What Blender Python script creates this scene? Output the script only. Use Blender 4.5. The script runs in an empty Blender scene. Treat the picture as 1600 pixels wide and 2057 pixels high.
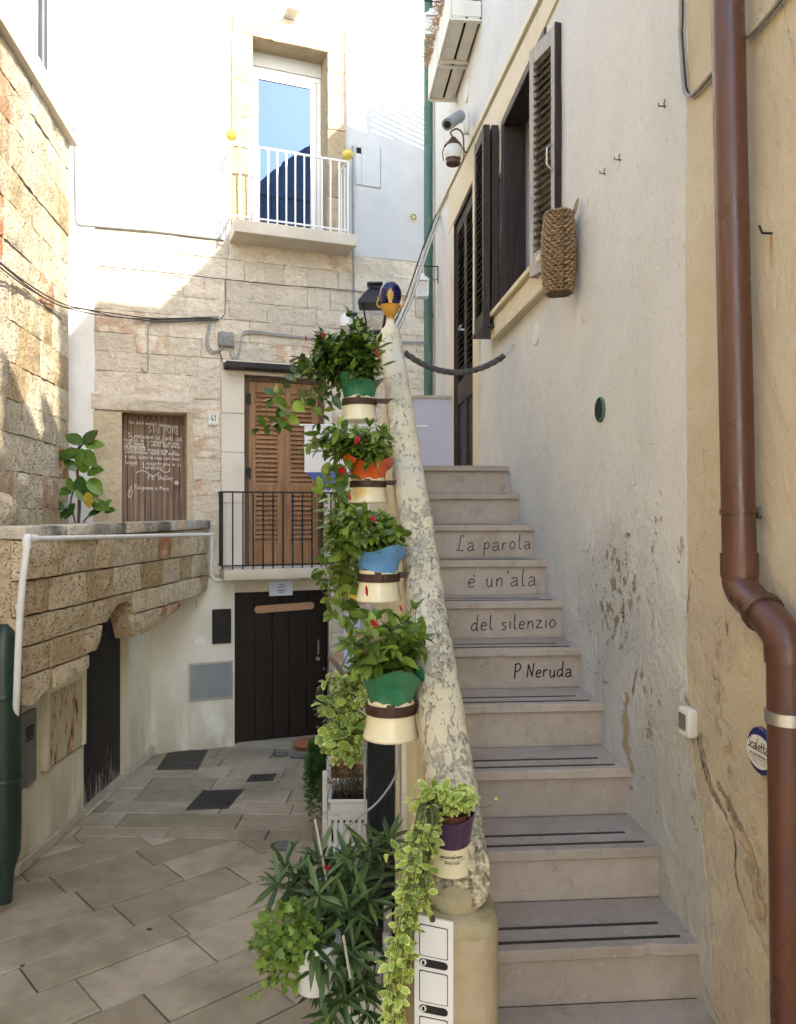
import bpy, bmesh, math, random
from mathutils import Vector, Matrix, noise
R_ = random.Random(7)
sc = bpy.context.scene
COL = sc.collection
# ------------------------------------------------------------------ camera
E = 2.6                                   # eye height above the alley paving
cam_d = bpy.data.cameras.new('camera'); cam = bpy.data.objects.new('camera', cam_d); COL.objects.link(cam)
cam.location = (0, 0, E); cam.rotation_euler = (math.radians(90), 0, 0)
cam_d.sensor_fit = 'HORIZONTAL'; cam_d.sensor_width = 36; cam_d.lens = 36
cam_d.clip_start = 0.02; cam_d.clip_end = 500
sc.camera = cam
# ------------------------------------------------------------------ sky, sun, exposure
SUN_TO = Vector((-0.215, 0.293, -0.218)).normalized()      # the way the light travels
wd = bpy.data.worlds.new('World'); sc.world = wd; wd.use_nodes = True
wn = wd.node_tree; bg = wn.nodes['Background']
sky = wn.nodes.new('ShaderNodeTexSky'); sky.sky_type = 'NISHITA'; sky.sun_disc = False
sky.sun_elevation = math.asin(-SUN_TO.z); sky.sun_rotation = math.atan2(-SUN_TO.x, -SUN_TO.y)
sky.air_density = 1.0; sky.dust_density = 0.8; sky.ozone_density = 1.0
wn.links.new(sky.outputs[0], bg.inputs[0]); bg.inputs[1].default_value = 0.15
sun_d = bpy.data.lights.new('sun', 'SUN'); sun_d.energy = 2.1; sun_d.angle = math.radians(0.5); sun_d.color = (1, .94, .84)
sun = bpy.data.objects.new('sun', sun_d); COL.objects.link(sun); sun.location = (6, -8, 14)
sun.rotation_euler = SUN_TO.to_track_quat('-Z', 'Y').to_euler()
vs = sc.view_settings
vs.view_transform = 'Standard'; vs.look = 'None'; vs.exposure = 2.40; vs.gamma = 1
vs.use_white_balance = True; vs.white_balance_temperature = 7450; vs.white_balance_tint = 10      # camera balanced for open shade
sc.cycles.use_adaptive_sampling = True; sc.cycles.adaptive_threshold = .03; sc.cycles.adaptive_min_samples = 8; sc.cycles.use_denoising = True
sc.cycles.max_bounces = 5; sc.cycles.diffuse_bounces = 4; sc.cycles.glossy_bounces = 2; sc.cycles.transmission_bounces = 2

# ------------------------------------------------------------------ frames: a wall plane with x along it, y into it, z up
class Frame:
    def __init__(s, ox, oy, dx, dy):
        l = math.hypot(dx, dy); s.o = (ox, oy); s.x = (dx / l, dy / l); s.y = (-dy / l, dx / l)
        s.M = Matrix(((s.x[0], s.y[0], 0, ox), (s.x[1], s.y[1], 0, oy), (0, 0, 1, 0), (0, 0, 0, 1)))
    def pt(s, px, py, off=0.0):           # where a sight line meets the wall (off = metres in front of it)
        r = ((px - 800) / 1600, 1.0)
        t = (s.o[0] * s.y[0] + s.o[1] * s.y[1] - off) / (r[0] * s.y[0] + r[1] * s.y[1])
        q = (t * r[0] - s.o[0], t * r[1] - s.o[1])
        return q[0] * s.x[0] + q[1] * s.x[1], E + (1028 - py) / 1600 * t
    def X(s, px, off=0.0): return s.pt(px, 0, off)[0]
    def Z(s, px, py, off=0.0): return s.pt(px, py, off)[1]
    def w(s, x, y, z): return s.M @ Vector((x, y, z))
def P(px, py, Y): return Vector(((px - 800) / 1600 * Y, Y, E + (1028 - py) / 1600 * Y))
F = Frame(0, 9.56, .9345, .356)           # the house across the end of the alley
RW = Frame(1.12, 0, .09375, -1)           # wall of the house beside the stairs
LW = Frame(-2.29, 0, -.125, 1)            # tall tufa wall
LP = Frame(-2.97, 0, .1, 1)               # terrace parapet
LL = Frame(-2.8847, 0, .0278, 1)          # plastered wall under the terrace
ST = Frame(.229, 0, .067, -1)             # outer face of the stairs
WX = lambda Y: 1.12 - .09375 * Y          # stair house wall
SX = lambda Y: .229 - .067 * Y            # stair outer face

# ------------------------------------------------------------------ mesh building
class MB:
    def __init__(s, fr=None): s.v = []; s.f = []; s.m = []; s.fr = fr
    def vt(s, x, y, z):
        s.v.append(s.fr.M @ Vector((x, y, z)) if s.fr else Vector((x, y, z))); return len(s.v) - 1
    def face(s, ids, m=0): s.f.append(tuple(ids)); s.m.append(m)
    def box(s, x0, x1, y0, y1, z0, z1, m=0):
        i = [s.vt(x, y, z) for z in (z0, z1) for y in (y0, y1) for x in (x0, x1)]
        for q in ((0, 2, 3, 1), (4, 5, 7, 6), (0, 1, 5, 4), (2, 6, 7, 3), (0, 4, 6, 2), (1, 3, 7, 5)): s.face([i[k] for k in q], m)
        return s
    def prism(s, out, y0, y1, m=0):       # outline (x,z) counter-clockwise seen from the front (-y)
        n = len(out); a = [s.vt(x, y0, z) for x, z in out]; b = [s.vt(x, y1, z) for x, z in out]
        s.face(a, m); s.face(b[::-1], m)
        for k in range(n): s.face((a[k], b[k], b[(k + 1) % n], a[(k + 1) % n]), m)
        return s
    def slab(s, out, z0, z1, m=0):        # outline (x,y) counter-clockwise from above
        n = len(out); a = [s.vt(x, y, z1) for x, y in out]; b = [s.vt(x, y, z0) for x, y in out]
        s.face(a, m); s.face(b[::-1], m)
        for k in range(n): s.face((a[k], b[k], b[(k + 1) % n], a[(k + 1) % n]), m)
        return s
    def tube(s, pts, r, n=8, m=0, caps=True):
        pts = [Vector(p) for p in pts]; N = len(pts); rr = r if isinstance(r, (list, tuple)) else [r] * N
        t0 = (pts[1] - pts[0]).normalized(); a = t0.orthogonal().normalized(); rings = []
        for i, p in enumerate(pts):
            t = (pts[min(i + 1, N - 1)] - pts[max(i - 1, 0)])
            t = t.normalized() if t.length > 1e-9 else t0
            a = (a - t * a.dot(t)); a = a.normalized() if a.length > 1e-6 else t.orthogonal().normalized()
            b = t.cross(a)
            rings.append([s.vt(*(p + (a * math.cos(2 * math.pi * k / n) + b * math.sin(2 * math.pi * k / n)) * rr[i])) for k in range(n)])
        for A, B in zip(rings, rings[1:]):
            for k in range(n): s.face((A[k], A[(k + 1) % n], B[(k + 1) % n], B[k]), m)
        if caps: s.face(rings[0][::-1], m); s.face(rings[-1], m)
        return s
    def lathe(s, c, prof, n=24, m=0, rad=None, mf=None, close=True):   # prof (r,z); rad(theta,r,z)->(r,z)
        rings = []
        for r, z in prof:
            ring = []
            for k in range(n):
                th = 2 * math.pi * k / n; q, w = rad(th, r, z) if rad else (r, z)
                ring.append(s.vt(c[0] + q * math.cos(th), c[1] + q * math.sin(th), c[2] + w))
            rings.append(ring)
        for i, (A, B) in enumerate(zip(rings, rings[1:])):
            for k in range(n): s.face((A[k], A[(k + 1) % n], B[(k + 1) % n], B[k]), mf(i) if mf else m)
        if close: s.face(rings[0][::-1], mf(0) if mf else m); s.face(rings[-1], mf(len(prof) - 2) if mf else m)
        return s
    def ribbon(s, pts, y, w, m=0, tp=None):       # flat stroke on a wall plane; pts (x,z)
        pts = [Vector(p) for p in pts]; N = len(pts); L = []
        for i, p in enumerate(pts):
            t = pts[min(i + 1, N - 1)] - pts[max(i - 1, 0)]
            t = t.normalized() if t.length > 1e-9 else Vector((1, 0)); q = Vector((-t.y, t.x)) * (w * (tp(i / max(1, N - 1)) if tp else 1) / 2)
            L.append((s.vt(p.x + q.x, y, p.y + q.y), s.vt(p.x - q.x, y, p.y - q.y)))
        for (a, b), (c, d) in zip(L, L[1:]): s.face((a, b, d, c), m)
        return s
    def mesh(s, name, mats, smooth=False, bevel=0, seg=1, angle=40):
        me = bpy.data.meshes.new(name); me.from_pydata([tuple(v) for v in s.v], [], s.f)
        for x in (mats if isinstance(mats, (list, tuple)) else [mats]): me.materials.append(x)
        me.polygons.foreach_set('material_index', s.m)
        if bevel:
            bm = bmesh.new(); bm.from_mesh(me)
            ed = [e for e in bm.edges if len(e.link_faces) == 2 and e.calc_face_angle(0) > .5]
            bmesh.ops.bevel(bm, geom=ed, offset=bevel, segments=seg, profile=.5, affect='EDGES', clamp_overlap=True)
            bm.to_mesh(me); bm.free()
        if smooth or bevel:
            me.polygons.foreach_set('use_smooth', [True] * len(me.polygons)); me.set_sharp_from_angle(angle=math.radians(angle))
        me.update(); return me
    def build(s, name, mats, parent=None, **k):
        lab = {q: k.pop(q) for q in ('label', 'cat', 'group', 'kind') if q in k}
        return put(name, s.mesh(name, mats, **k), parent, **lab)
WLOC = {}
def tag(o, label=None, cat=None, group=None, kind=None):
    if label: o['label'] = label
    if cat: o['category'] = cat
    if group: o['group'] = group
    if kind: o['kind'] = kind
    return o
def put(name, me, parent=None, mtx=None, label=None, cat=None, group=None, kind=None):
    o = bpy.data.objects.new(name, me); COL.objects.link(o)
    if mtx is not None: o.matrix_basis = mtx
    if parent is not None:
        o.parent = parent
        l = WLOC.get(parent.name)
        if l is not None: o.matrix_parent_inverse = l
    if mtx is not None:
        WLOC[o.name] = mtx.inverted_safe()
    return tag(o, label, cat, group, kind)
def thing(name, label, cat, loc=(0, 0, 0), group=None, kind=None):
    o = bpy.data.objects.new(name, None); COL.objects.link(o); o.empty_display_size = .1
    o.location = loc; WLOC[o.name] = Matrix.Translation(-Vector(loc))
    return tag(o, label, cat, group, kind)
def T(x, y, z): return Matrix.Translation((x, y, z))
def S(x, y, z): return Matrix.Diagonal((x, y, z, 1))
def smooth_pts(pts, k=6):                 # Catmull-Rom through the points (any dimension)
    pts = [Vector(p) for p in pts]
    if len(pts) < 3: return pts
    out = []
    for i in range(len(pts) - 1):
        a, b, c, d = pts[max(i - 1, 0)], pts[i], pts[i + 1], pts[min(i + 2, len(pts) - 1)]
        for j in range(k):
            t = j / k
            out.append(.5 * (2 * b + (c - a) * t + (2 * a - 5 * b + 4 * c - d) * t * t + (3 * b - a - 3 * c + d) * t ** 3))
    out.append(pts[-1]); return out
def wall_grid(fr, x0, x1, z0, z1, holes=(), step=.12, amp=.004, freq=1.6, y=0.0, seed=0.0, edge=None):
    """a plaster sheet with openings, slightly uneven like a trowelled wall"""
    b = MB(fr)
    def cuts(a, c, ex):
        q = sorted(set([a, c] + [e for e in ex if a < e < c])); out = []
        for u, v in zip(q, q[1:]):
            n = max(1, round((v - u) / step)); out += [u + (v - u) * k / n for k in range(n)]
        return out + [c]
    xs = cuts(x0, x1, [h[0] for h in holes] + [h[1] for h in holes]); zs = cuts(z0, z1, [h[2] for h in holes] + [h[3] for h in holes])
    idx = {}
    def vid(i, j):
        if (i, j) not in idx:
            x, z = xs[i], zs[j]; p = fr.w(x, 0, z)
            d = amp * (noise.noise(p * freq + Vector((seed, 0, 0))) + .5 * noise.noise(p * freq * 3.1))
            if edge: x, z = edge(x, z)
            idx[i, j] = b.vt(x, y + d, z)
        return idx[i, j]
    for i in range(len(xs) - 1):
        for j in range(len(zs) - 1):
            cx, cz = (xs[i] + xs[i + 1]) / 2, (zs[j] + zs[j + 1]) / 2
            if any(h[0] < cx < h[1] and h[2] < cz < h[3] for h in holes): continue
            b.face((vid(i, j), vid(i + 1, j), vid(i + 1, j + 1), vid(i, j + 1)))
    return b
# ------------------------------------------------------------------ materials (all procedural, in world space)
class NT:
    def __init__(s, name):
        s.m = bpy.data.materials.new(name); s.m.use_nodes = True; s.t = s.m.node_tree
        s.b = s.t.nodes['Principled BSDF']; s.pos = s.t.nodes.new('ShaderNodeNewGeometry').outputs['Position']
        s.rand = None; s.nrm = None
    def n(s, k, **kw):
        q = s.t.nodes.new('ShaderNode' + k)
        for a, v in kw.items(): setattr(q, a, v)
        return q
    def l(s, a, b): s.t.links.new(a, b)
    def set(s, sock, v):
        if hasattr(v, 'is_linked') or isinstance(v, bpy.types.NodeSocket): s.l(v, sock)
        else: sock.default_value = v
    def map(s, sc, loc=(0, 0, 0), rot=(0, 0, 0)):
        q = s.n('Mapping'); s.l(s.pos, q.inputs[0]); q.inputs['Scale'].default_value = sc; q.inputs['Location'].default_value = loc
        q.inputs['Rotation'].default_value = rot; return q.outputs[0]
    def noise(s, scale, detail=4, vec=None, rough=.55, dist=0, cap=3.5):
        q = s.n('TexNoise'); s.l(vec or s.pos, q.inputs['Vector']); q.inputs['Scale'].default_value = scale
        q.inputs['Detail'].default_value = min(detail, cap); q.inputs['Roughness'].default_value = rough; q.inputs['Distortion'].default_value = dist
        return q.outputs['Fac']
    def voro(s, scale, vec=None, feature='F1'):
        q = s.n('TexVoronoi', feature=feature); s.l(vec or s.pos, q.inputs['Vector']); q.inputs['Scale'].default_value = scale
        return q.outputs['Distance']
    def ramp(s, fac, a, b, c0=(0, 0, 0, 1), c1=(1, 1, 1, 1)):
        q = s.n('ValToRGB'); s.l(fac, q.inputs[0]); e = q.color_ramp.elements
        e[0].position = a; e[1].position = b; e[0].color = c0; e[1].color = c1; return q.outputs[0]
    def step(s, v, a, b):                 # 0 below a, 1 above b (a>b flips)
        q = s.n('MapRange', interpolation_type='SMOOTHSTEP'); s.set(q.inputs[0], v)
        q.inputs[1].default_value = a; q.inputs[2].default_value = b; return q.outputs[0]
    def lin(s, v, a, b, c, d):
        q = s.n('MapRange'); s.set(q.inputs[0], v)
        for i, k in enumerate((a, b, c, d)): q.inputs[i + 1].default_value = k
        return q.outputs[0]
    def math(s, op, a, b=0.0):
        q = s.n('Math', operation=op); s.set(q.inputs[0], a); s.set(q.inputs[1], b); return q.outputs[0]
    def mix(s, f, a, b, mode='MIX'):
        q = s.n('MixRGB', blend_type=mode); s.set(q.inputs[0], f)
        for i, v in ((1, a), (2, b)):
            if isinstance(v, (tuple, list)): q.inputs[i].default_value = (*v[:3], 1)
            else: s.l(v, q.inputs[i])
        return q.outputs[0]
    def xyz(s):
        q = s.n('SeparateXYZ'); s.l(s.pos, q.inputs[0]); return q.outputs
    def orand(s):
        if s.rand is None: s.rand = s.n('ObjectInfo').outputs['Random']
        return s.rand
    def near(s, p, r0, r1):               # 1 within r0 of p, 0 beyond r1
        q = s.n('VectorMath', operation='DISTANCE'); s.l(s.pos, q.inputs[0]); q.inputs[1].default_value = p
        return s.step(q.outputs['Value'], r1, r0)
    def vary(s, col, amt, scale=6, detail=5):
        f = s.noise(scale, detail); g = s.ramp(f, .25, .75, (1 - amt,) * 3 + (1,), (1 + amt,) * 3 + (1,))
        return s.mix(1, col, g, 'MULTIPLY')
    def randv(s, col, amt):
        q = s.lin(s.orand(), 0, 1, 1 - amt, 1 + amt); c = s.n('CombineColor')
        for i in range(3): s.l(q, c.inputs[i])
        return s.mix(1, col, c.outputs[0], 'MULTIPLY')
    def bump(s, h, strength=.4, dist=.01):
        q = s.n('Bump'); s.l(h, q.inputs['Height']); q.inputs['Strength'].default_value = 1; q.inputs['Distance'].default_value = dist * strength
        if s.nrm is not None: s.l(s.nrm, q.inputs['Normal'])
        s.nrm = q.outputs[0]; return s.nrm
    def done(s, col, rough=.7, metal=0, spec=.4, transl=0):
        b = s.b
        if isinstance(col, (tuple, list)): b.inputs['Base Color'].default_value = (*col[:3], 1)
        else: s.l(col, b.inputs['Base Color'])
        s.set(b.inputs['Roughness'], rough); b.inputs['Metallic'].default_value = metal; b.inputs['Specular IOR Level'].default_value = spec
        if s.nrm is not None: s.l(s.nrm, b.inputs['Normal'])
        if transl:
            tr = s.n('BsdfTranslucent'); mx = s.n('MixShader'); mx.inputs[0].default_value = transl
            s.l(b.inputs['Base Color'].links[0].from_socket, tr.inputs[0]) if b.inputs['Base Color'].is_linked else None
            s.l(b.outputs[0], mx.inputs[1]); s.l(tr.outputs[0], mx.inputs[2])
            s.l(mx.outputs[0], s.t.nodes['Material Output'].inputs[0])
        return s.m
def simple(name, col, rough=.6, var=.12, vs=9, bump=0, bs=60, metal=0, spec=.4, rnd=0, dirt=None):
    t = NT(name); c = t.vary(col, var, vs) if var else col
    if dirt: c = t.mix(t.step(t.noise(dirt[1], 6), dirt[2], dirt[3]), c, dirt[0])
    if rnd: c = t.randv(c, rnd)
    if bump: t.bump(t.noise(bs, 5), 1, bump)
    return t.done(c, rough, metal, spec)
def plaster(name, col, col2, rel=.003, blot=1.3, stain=None):
    t = NT(name); c = t.vary(col, .06, 5); c = t.mix(t.step(t.noise(blot, 6), .42, .68), c, col2)
    if stain:
        z = t.xyz()[2]; f = t.math('MULTIPLY', t.lin(z, stain[1], stain[2], 1, 0), t.step(t.noise(4, 8, t.map((1, 1, .35))), .38, .62)); c = t.mix(f, c, stain[0])
    t.bump(t.noise(3.2, 4), 1, rel * 3); t.bump(t.noise(26, 6, rough=.65), 1, rel); t.bump(t.noise(120, 3), 1, rel * .35)
    return t.done(c, .85, 0, .25)
def tufa(name, base, red=.12):
    t = NT(name); r = t.orand()
    c = t.mix(t.step(t.noise(2.1, 4), .35, .7), base, (base[0] * 1.18, base[1] * 1.22, base[2] * 1.4))
    c = t.mix(t.math('MULTIPLY', t.step(r, 1 - red, 1 - red * .5), t.step(t.noise(5, 4), .3, .6)), c, (.40, .19, .10))
    c = t.mix(t.math('MULTIPLY', t.step(r, .30, .0), .7), c, (base[0] * .88, base[1] * .72, base[2] * .55))
    c = t.vary(c, .22, 14, 8)
    p = t.noise(46, 3, t.map((1, 1, 1.5)), .6); q = t.voro(30, t.map((1, 1, 1.6)))
    pit = t.math('MULTIPLY', t.step(p, .52, .62), t.step(q, .55, .25)); pit2 = t.step(t.noise(95, 2), .60, .68)
    c = t.mix(t.math('MULTIPLY', pit, .55), c, (base[0] * .28, base[1] * .24, base[2] * .22)); c = t.mix(t.math('MULTIPLY', pit2, .5), c, (base[0] * .4, base[1] * .36, base[2] * .33))
    t.bump(t.noise(9, 6), 1, .02); t.bump(t.math('SUBTRACT', 0.0, pit), 1, .018); t.bump(t.math('SUBTRACT', t.noise(60, 5), pit2), 1, .006)
    return t.done(t.randv(c, .1), .95, 0, .1)
def limestone(name, base, alt, rnd=.12, rough=.85, rel=1.0):
    t = NT(name); c = t.mix(t.step(t.noise(2.4, 5), .38, .66), base, alt)
    c = t.mix(t.math('MULTIPLY', t.step(t.orand(), .80, .98), t.step(t.noise(7, 5), .42, .6)), c, (.50, .36, .26))
    c = t.vary(c, .13, 18, 7); c = t.mix(t.step(t.noise(70, 3), .67, .74), c, (.30, .25, .20))
    t.bump(t.noise(8, 5, t.map((1, 1, 1.5)), .62), 1, .036 * rel); t.bump(t.noise(34, 6, t.map((1, 1, 1.7)), .65), 1, .010 * rel)
    return t.done(t.randv(c, rnd), rough, 0, .2)
def wood(name, col, dark, rough=.6, sc=(28, 28, 1.6), rnd=.1, wear=None):
    t = NT(name); v = t.map(sc); g = t.noise(1.6, 7, v, .6, .6)
    c = t.mix(t.step(g, .36, .66), dark, col)
    if wear: c = t.mix(t.step(t.math('ADD', t.noise(3.0, 7, t.map((7, 7, .9)), .7), wear[1] if isinstance(wear[1], float) else 0), wear[2], wear[3]), c, wear[0])
    t.bump(g, 1, .003)
    return t.done(t.randv(c, rnd), rough, 0, .3)
def glaze(name, col, rough=.10, var=.16): return simple(name, col, rough, var, 12, 0, 60, 0, .5)

def stair_wall_mat():
    """white limewash over old plaster; ochre paint on the next house; bare rough patch low down"""
    t = NT('stair_house_plaster'); X, Y, Z = t.xyz()
    white = t.vary((.66, .655, .625), .06, 4); white = t.mix(t.step(t.noise(1.1, 6), .40, .66), white, (.70, .69, .65))
    white = t.mix(t.math('MULTIPLY', t.step(t.noise(1.7, 6, t.map((1, 1, .4))), .52, .68), .6), white, (.60, .62, .60))
    ochre = t.vary((.60, .52, .37), .09, 4); ochre = t.mix(t.step(t.noise(1.4, 6), .45, .7), ochre, (.65, .585, .455))
    worn = t.math('MULTIPLY', t.step(t.math('ADD', Z, t.lin(t.noise(3, 5), 0, 1, -.5, .5)), 2.75, 2.1), t.step(t.noise(5, 6), .40, .55))
    ochre = t.mix(t.math('MULTIPLY', worn, .8), ochre, (.58, .49, .38))
    edge = t.math('ADD', t.lin(Z, .9, 2.2, 2.22, 2.455), t.lin(t.noise(7, 6), 0, 1, -.05, .05))
    lowmix = t.step(Z, 2.3, 1.6)
    tight = t.math('ADD', t.lin(t.noise(18, 4), 0, 1, -.008, .008), 2.452)
    eb = t.n('Mix', data_type='FLOAT'); t.l(lowmix, eb.inputs[0]); t.l(tight, eb.inputs[2]); t.l(edge, eb.inputs[3])
    f = t.math('SUBTRACT', eb.outputs[0], Y); f = t.step(f, -.006, .006)
    # bare patch of rough render beside the middle steps
    dmg = t.math('MULTIPLY', t.near((.82, 3.05, 2.25), .15, .62), t.step(t.noise(3.2, 5), .36, .56))
    white = t.mix(t.math('MULTIPLY', dmg, .85), white, (.72, .71, .675))
    low = t.math('MULTIPLY', t.step(t.math('ADD', Z, t.lin(t.noise(2.5, 5), 0, 1, -.35, .35)), 2.15, 1.75), t.step(Y, 3.0, 2.7))
    white = t.mix(t.math('MULTIPLY', low, .8), white, t.vary((.56, .54, .47), .08, 5))
    warm = t.math('MULTIPLY', t.step(Z, 1.75, .9), t.step(t.noise(1.9, 6, t.map((1, 1, .5))), .42, .6))
    white = t.mix(t.math('MULTIPLY', warm, .5), white, (.57, .51, .40))
    # flaked-off chips
    ch = t.math('MULTIPLY', t.math('MULTIPLY', t.near((.85, 2.85, 2.1), .3, .95), t.step(t.noise(11, 6, rough=.7), .63, .66)), 1.0)
    white = t.mix(ch, white, (.42, .36, .28))
    c = t.mix(f, white, ochre)
    c = t.mix(t.math('MULTIPLY', t.step(t.noise(34, 7, t.map((1, 1, .7)), .75, .3, 6), .585, .66), .38), c, (.40, .36, .29)); c = t.mix(t.math('MULTIPLY', t.step(t.noise(3.0, 6, t.map((1, 1, .22)), .65, 0, 6), .55, .72), .16), c, (.52, .47, .38))  # fine dark specks paint crevice shade into the plaster colour
    fine = t.noise(52, 5, None, .72, .4, 5); t.bump(t.noise(2.2, 4), 1, .012)
    t.bump(t.noise(19, 6, t.map((1, 1, .8), rot=(.5, 0, 0)), .68, .4, 5), 1, .009); t.bump(t.noise(150, 3), 1, .0012)
    t.bump(t.math('MULTIPLY', fine, t.math('ADD', t.math('MULTIPLY', dmg, 1.0), t.math('MULTIPLY', worn, .5))), 1, .017)
    t.bump(t.math('SUBTRACT', 0.0, ch), 1, .006); t.bump(t.math('SUBTRACT', 0.0, f), 1, .004)
    return t.done(c, .9, 0, .2)
def coping_mat():
    t = NT('peeling_coping'); v = t.map((1, .42, .42))
    c = t.vary((.61, .54, .375), .1, 7); c = t.mix(t.step(t.noise(2.5, 5), .45, .65), c, (.61, .56, .44))
    a = t.math('ADD', t.math('MULTIPLY', t.noise(46, 9, v, .76, .3, 7), .62), t.math('MULTIPLY', t.noise(8, 5, v, .6), .38)); gr = t.step(a, .535, .56); ed = t.math('MULTIPLY', t.step(a, .51, .535), t.step(a, .585, .55))
    z = t.xyz()[2]; zz = t.lin(z, 1.6, 3.6, .05, -.035); a2 = t.math('ADD', a, zz); gr = t.step(a2, .552, .572)
    ed = t.math('MULTIPLY', t.step(a2, .527, .552), t.step(a2, .60, .572))
    c = t.mix(t.math('MULTIPLY', gr, .6), c, t.vary((.42, .39, .34), .2, 20)); c = t.mix(t.math('MULTIPLY', t.math('MULTIPLY', ed, t.step(t.noise(30, 4), .5, .62)), .4), c, (.17, .135, .09))
    k = t.step(t.noise(40, 7, t.map((1, .3, .3)), .78, 0, 7), .565, .62); c = t.mix(t.math('MULTIPLY', k, .8), c, (.15, .12, .085))
    moss = t.math('MULTIPLY', t.step(z, 1.93, 1.7), t.step(t.noise(60, 5, None, .7, 0, 6), .36, .6)); c = t.mix(t.math('MULTIPLY', moss, .8), c, (.14, .115, .06))
    t.bump(t.math('SUBTRACT', 0.0, gr), 1, .004); t.bump(t.noise(30, 6, v), 1, .004); t.bump(t.noise(5, 4), 1, .01)
    return t.done(c, .85, 0, .25)
def paver_mat():
    t = NT('paving_stone'); r = t.orand()
    c = t.mix(r, (.32, .262, .185), (.49, .42, .32)); c = t.mix(t.math('MULTIPLY', t.step(t.noise(1.3, 6), .4, .65), .7), c, (.27, .225, .155))
    c = t.mix(t.math('MULTIPLY', t.step(t.noise(5, 6, None, .7, 0, 6), .55, .68), .3), c, (.22, .18, .125)); c = t.mix(t.math('MULTIPLY', t.step(t.noise(8, 6, None, .7, 0, 6), .62, .72), .5), c, (.50, .45, .37))
    c = t.vary(c, .14, 9, 8); c = t.mix(t.step(t.noise(120, 2), .68, .74), c, (.2, .17, .13))
    wet = t.step(t.noise(1.3, 5), .56, .66)
    c = t.mix(t.math('MULTIPLY', wet, .25), c, (.19, .15, .10))
    t.bump(t.noise(14, 5), 1, .003); t.bump(t.noise(90, 4), 1, .0012)
    return t.done(c, t.lin(t.noise(4, 5), .3, .7, .42, .68), 0, .35)
def stepstone_mat():
    t = NT('step_stone'); c = t.mix(t.step(t.noise(1.8, 5), .35, .7), (.43, .355, .295), (.375, .308, .252)); c = t.randv(c, .10)
    c = t.vary(c, .08, 22, 7); v = t.noise(26, 7, rough=.75); c = t.mix(t.math('MULTIPLY', t.step(v, .63, .70), .6), c, (.25, .19, .165))
    c = t.mix(t.math('MULTIPLY', t.step(t.noise(3.4, 7), .55, .72), .55), c, (.28, .225, .165)); c = t.mix(t.math('MULTIPLY', t.step(t.noise(9, 7, t.map((1, 1, .5)), .72, 0, 7), .57, .68), .55), c, (.27, .205, .165))
    c = t.mix(t.math('MULTIPLY', t.step(t.noise(48, 6, None, .75, 0, 5), .60, .68), .6), c, (.56, .48, .42))
    t.bump(t.noise(22, 5), 1, .002); t.bump(t.noise(60, 4), 1, .0012)
    return t.done(c, t.lin(t.noise(6, 5), .3, .7, .5, .75), 0, .3)
def rust_mat():
    t = NT('rusty_cream_paint'); c = t.vary((.52, .46, .33), .1, 6)
    a = t.noise(6, 8, t.map((2.4, 2.4, .8)), .72, 0, 7); c = t.mix(t.step(a, .50, .57), c, (.40, .19, .06)); c = t.mix(t.step(a, .58, .64), c, (.10, .04, .02))
    t.bump(a, 1, .004); return t.done(c, .8, 0, .3)
def streak_door_mat():
    t = NT('worn_black_door'); z = t.xyz()[2]
    a = t.math('ADD', t.noise(5, 7, t.map((9, 9, .8)), .7), t.lin(z, 0, .55, .14, -.16)); c = t.mix(t.step(a, .58, .66), (.016, .011, .009), (.30, .27, .22))
    t.bump(t.noise(3, 5, t.map((20, 20, 1))), 1, .003); return t.done(c, .65, 0, .3)
def pipe_paint():
    t = NT('brown_painted_downpipe'); c = t.vary((.10, .037, .023), .16, 5); c = t.mix(t.step(t.noise(5, 6, t.map((3, 3, .25)), .65, 0, 6), .5, .7), c, (.070, .027, .018))
    ch = t.step(t.noise(42, 5, t.map((1, 1, .5)), .7, 0, 5), .70, .73); c = t.mix(t.math('MULTIPLY', ch, .8), c, (.42, .36, .31)); c = t.mix(t.math('MULTIPLY', t.step(t.noise(14, 6, t.map((1, 1, .2)), .7, 0, 6), .60, .72), .45), c, (.17, .11, .085))
    t.bump(t.noise(6, 3), 1, .004); t.bump(t.math('SUBTRACT', 0.0, ch), 1, .001)
    return t.done(c, t.lin(t.noise(7, 5), .3, .7, .22, .48), 0, .6)
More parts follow.
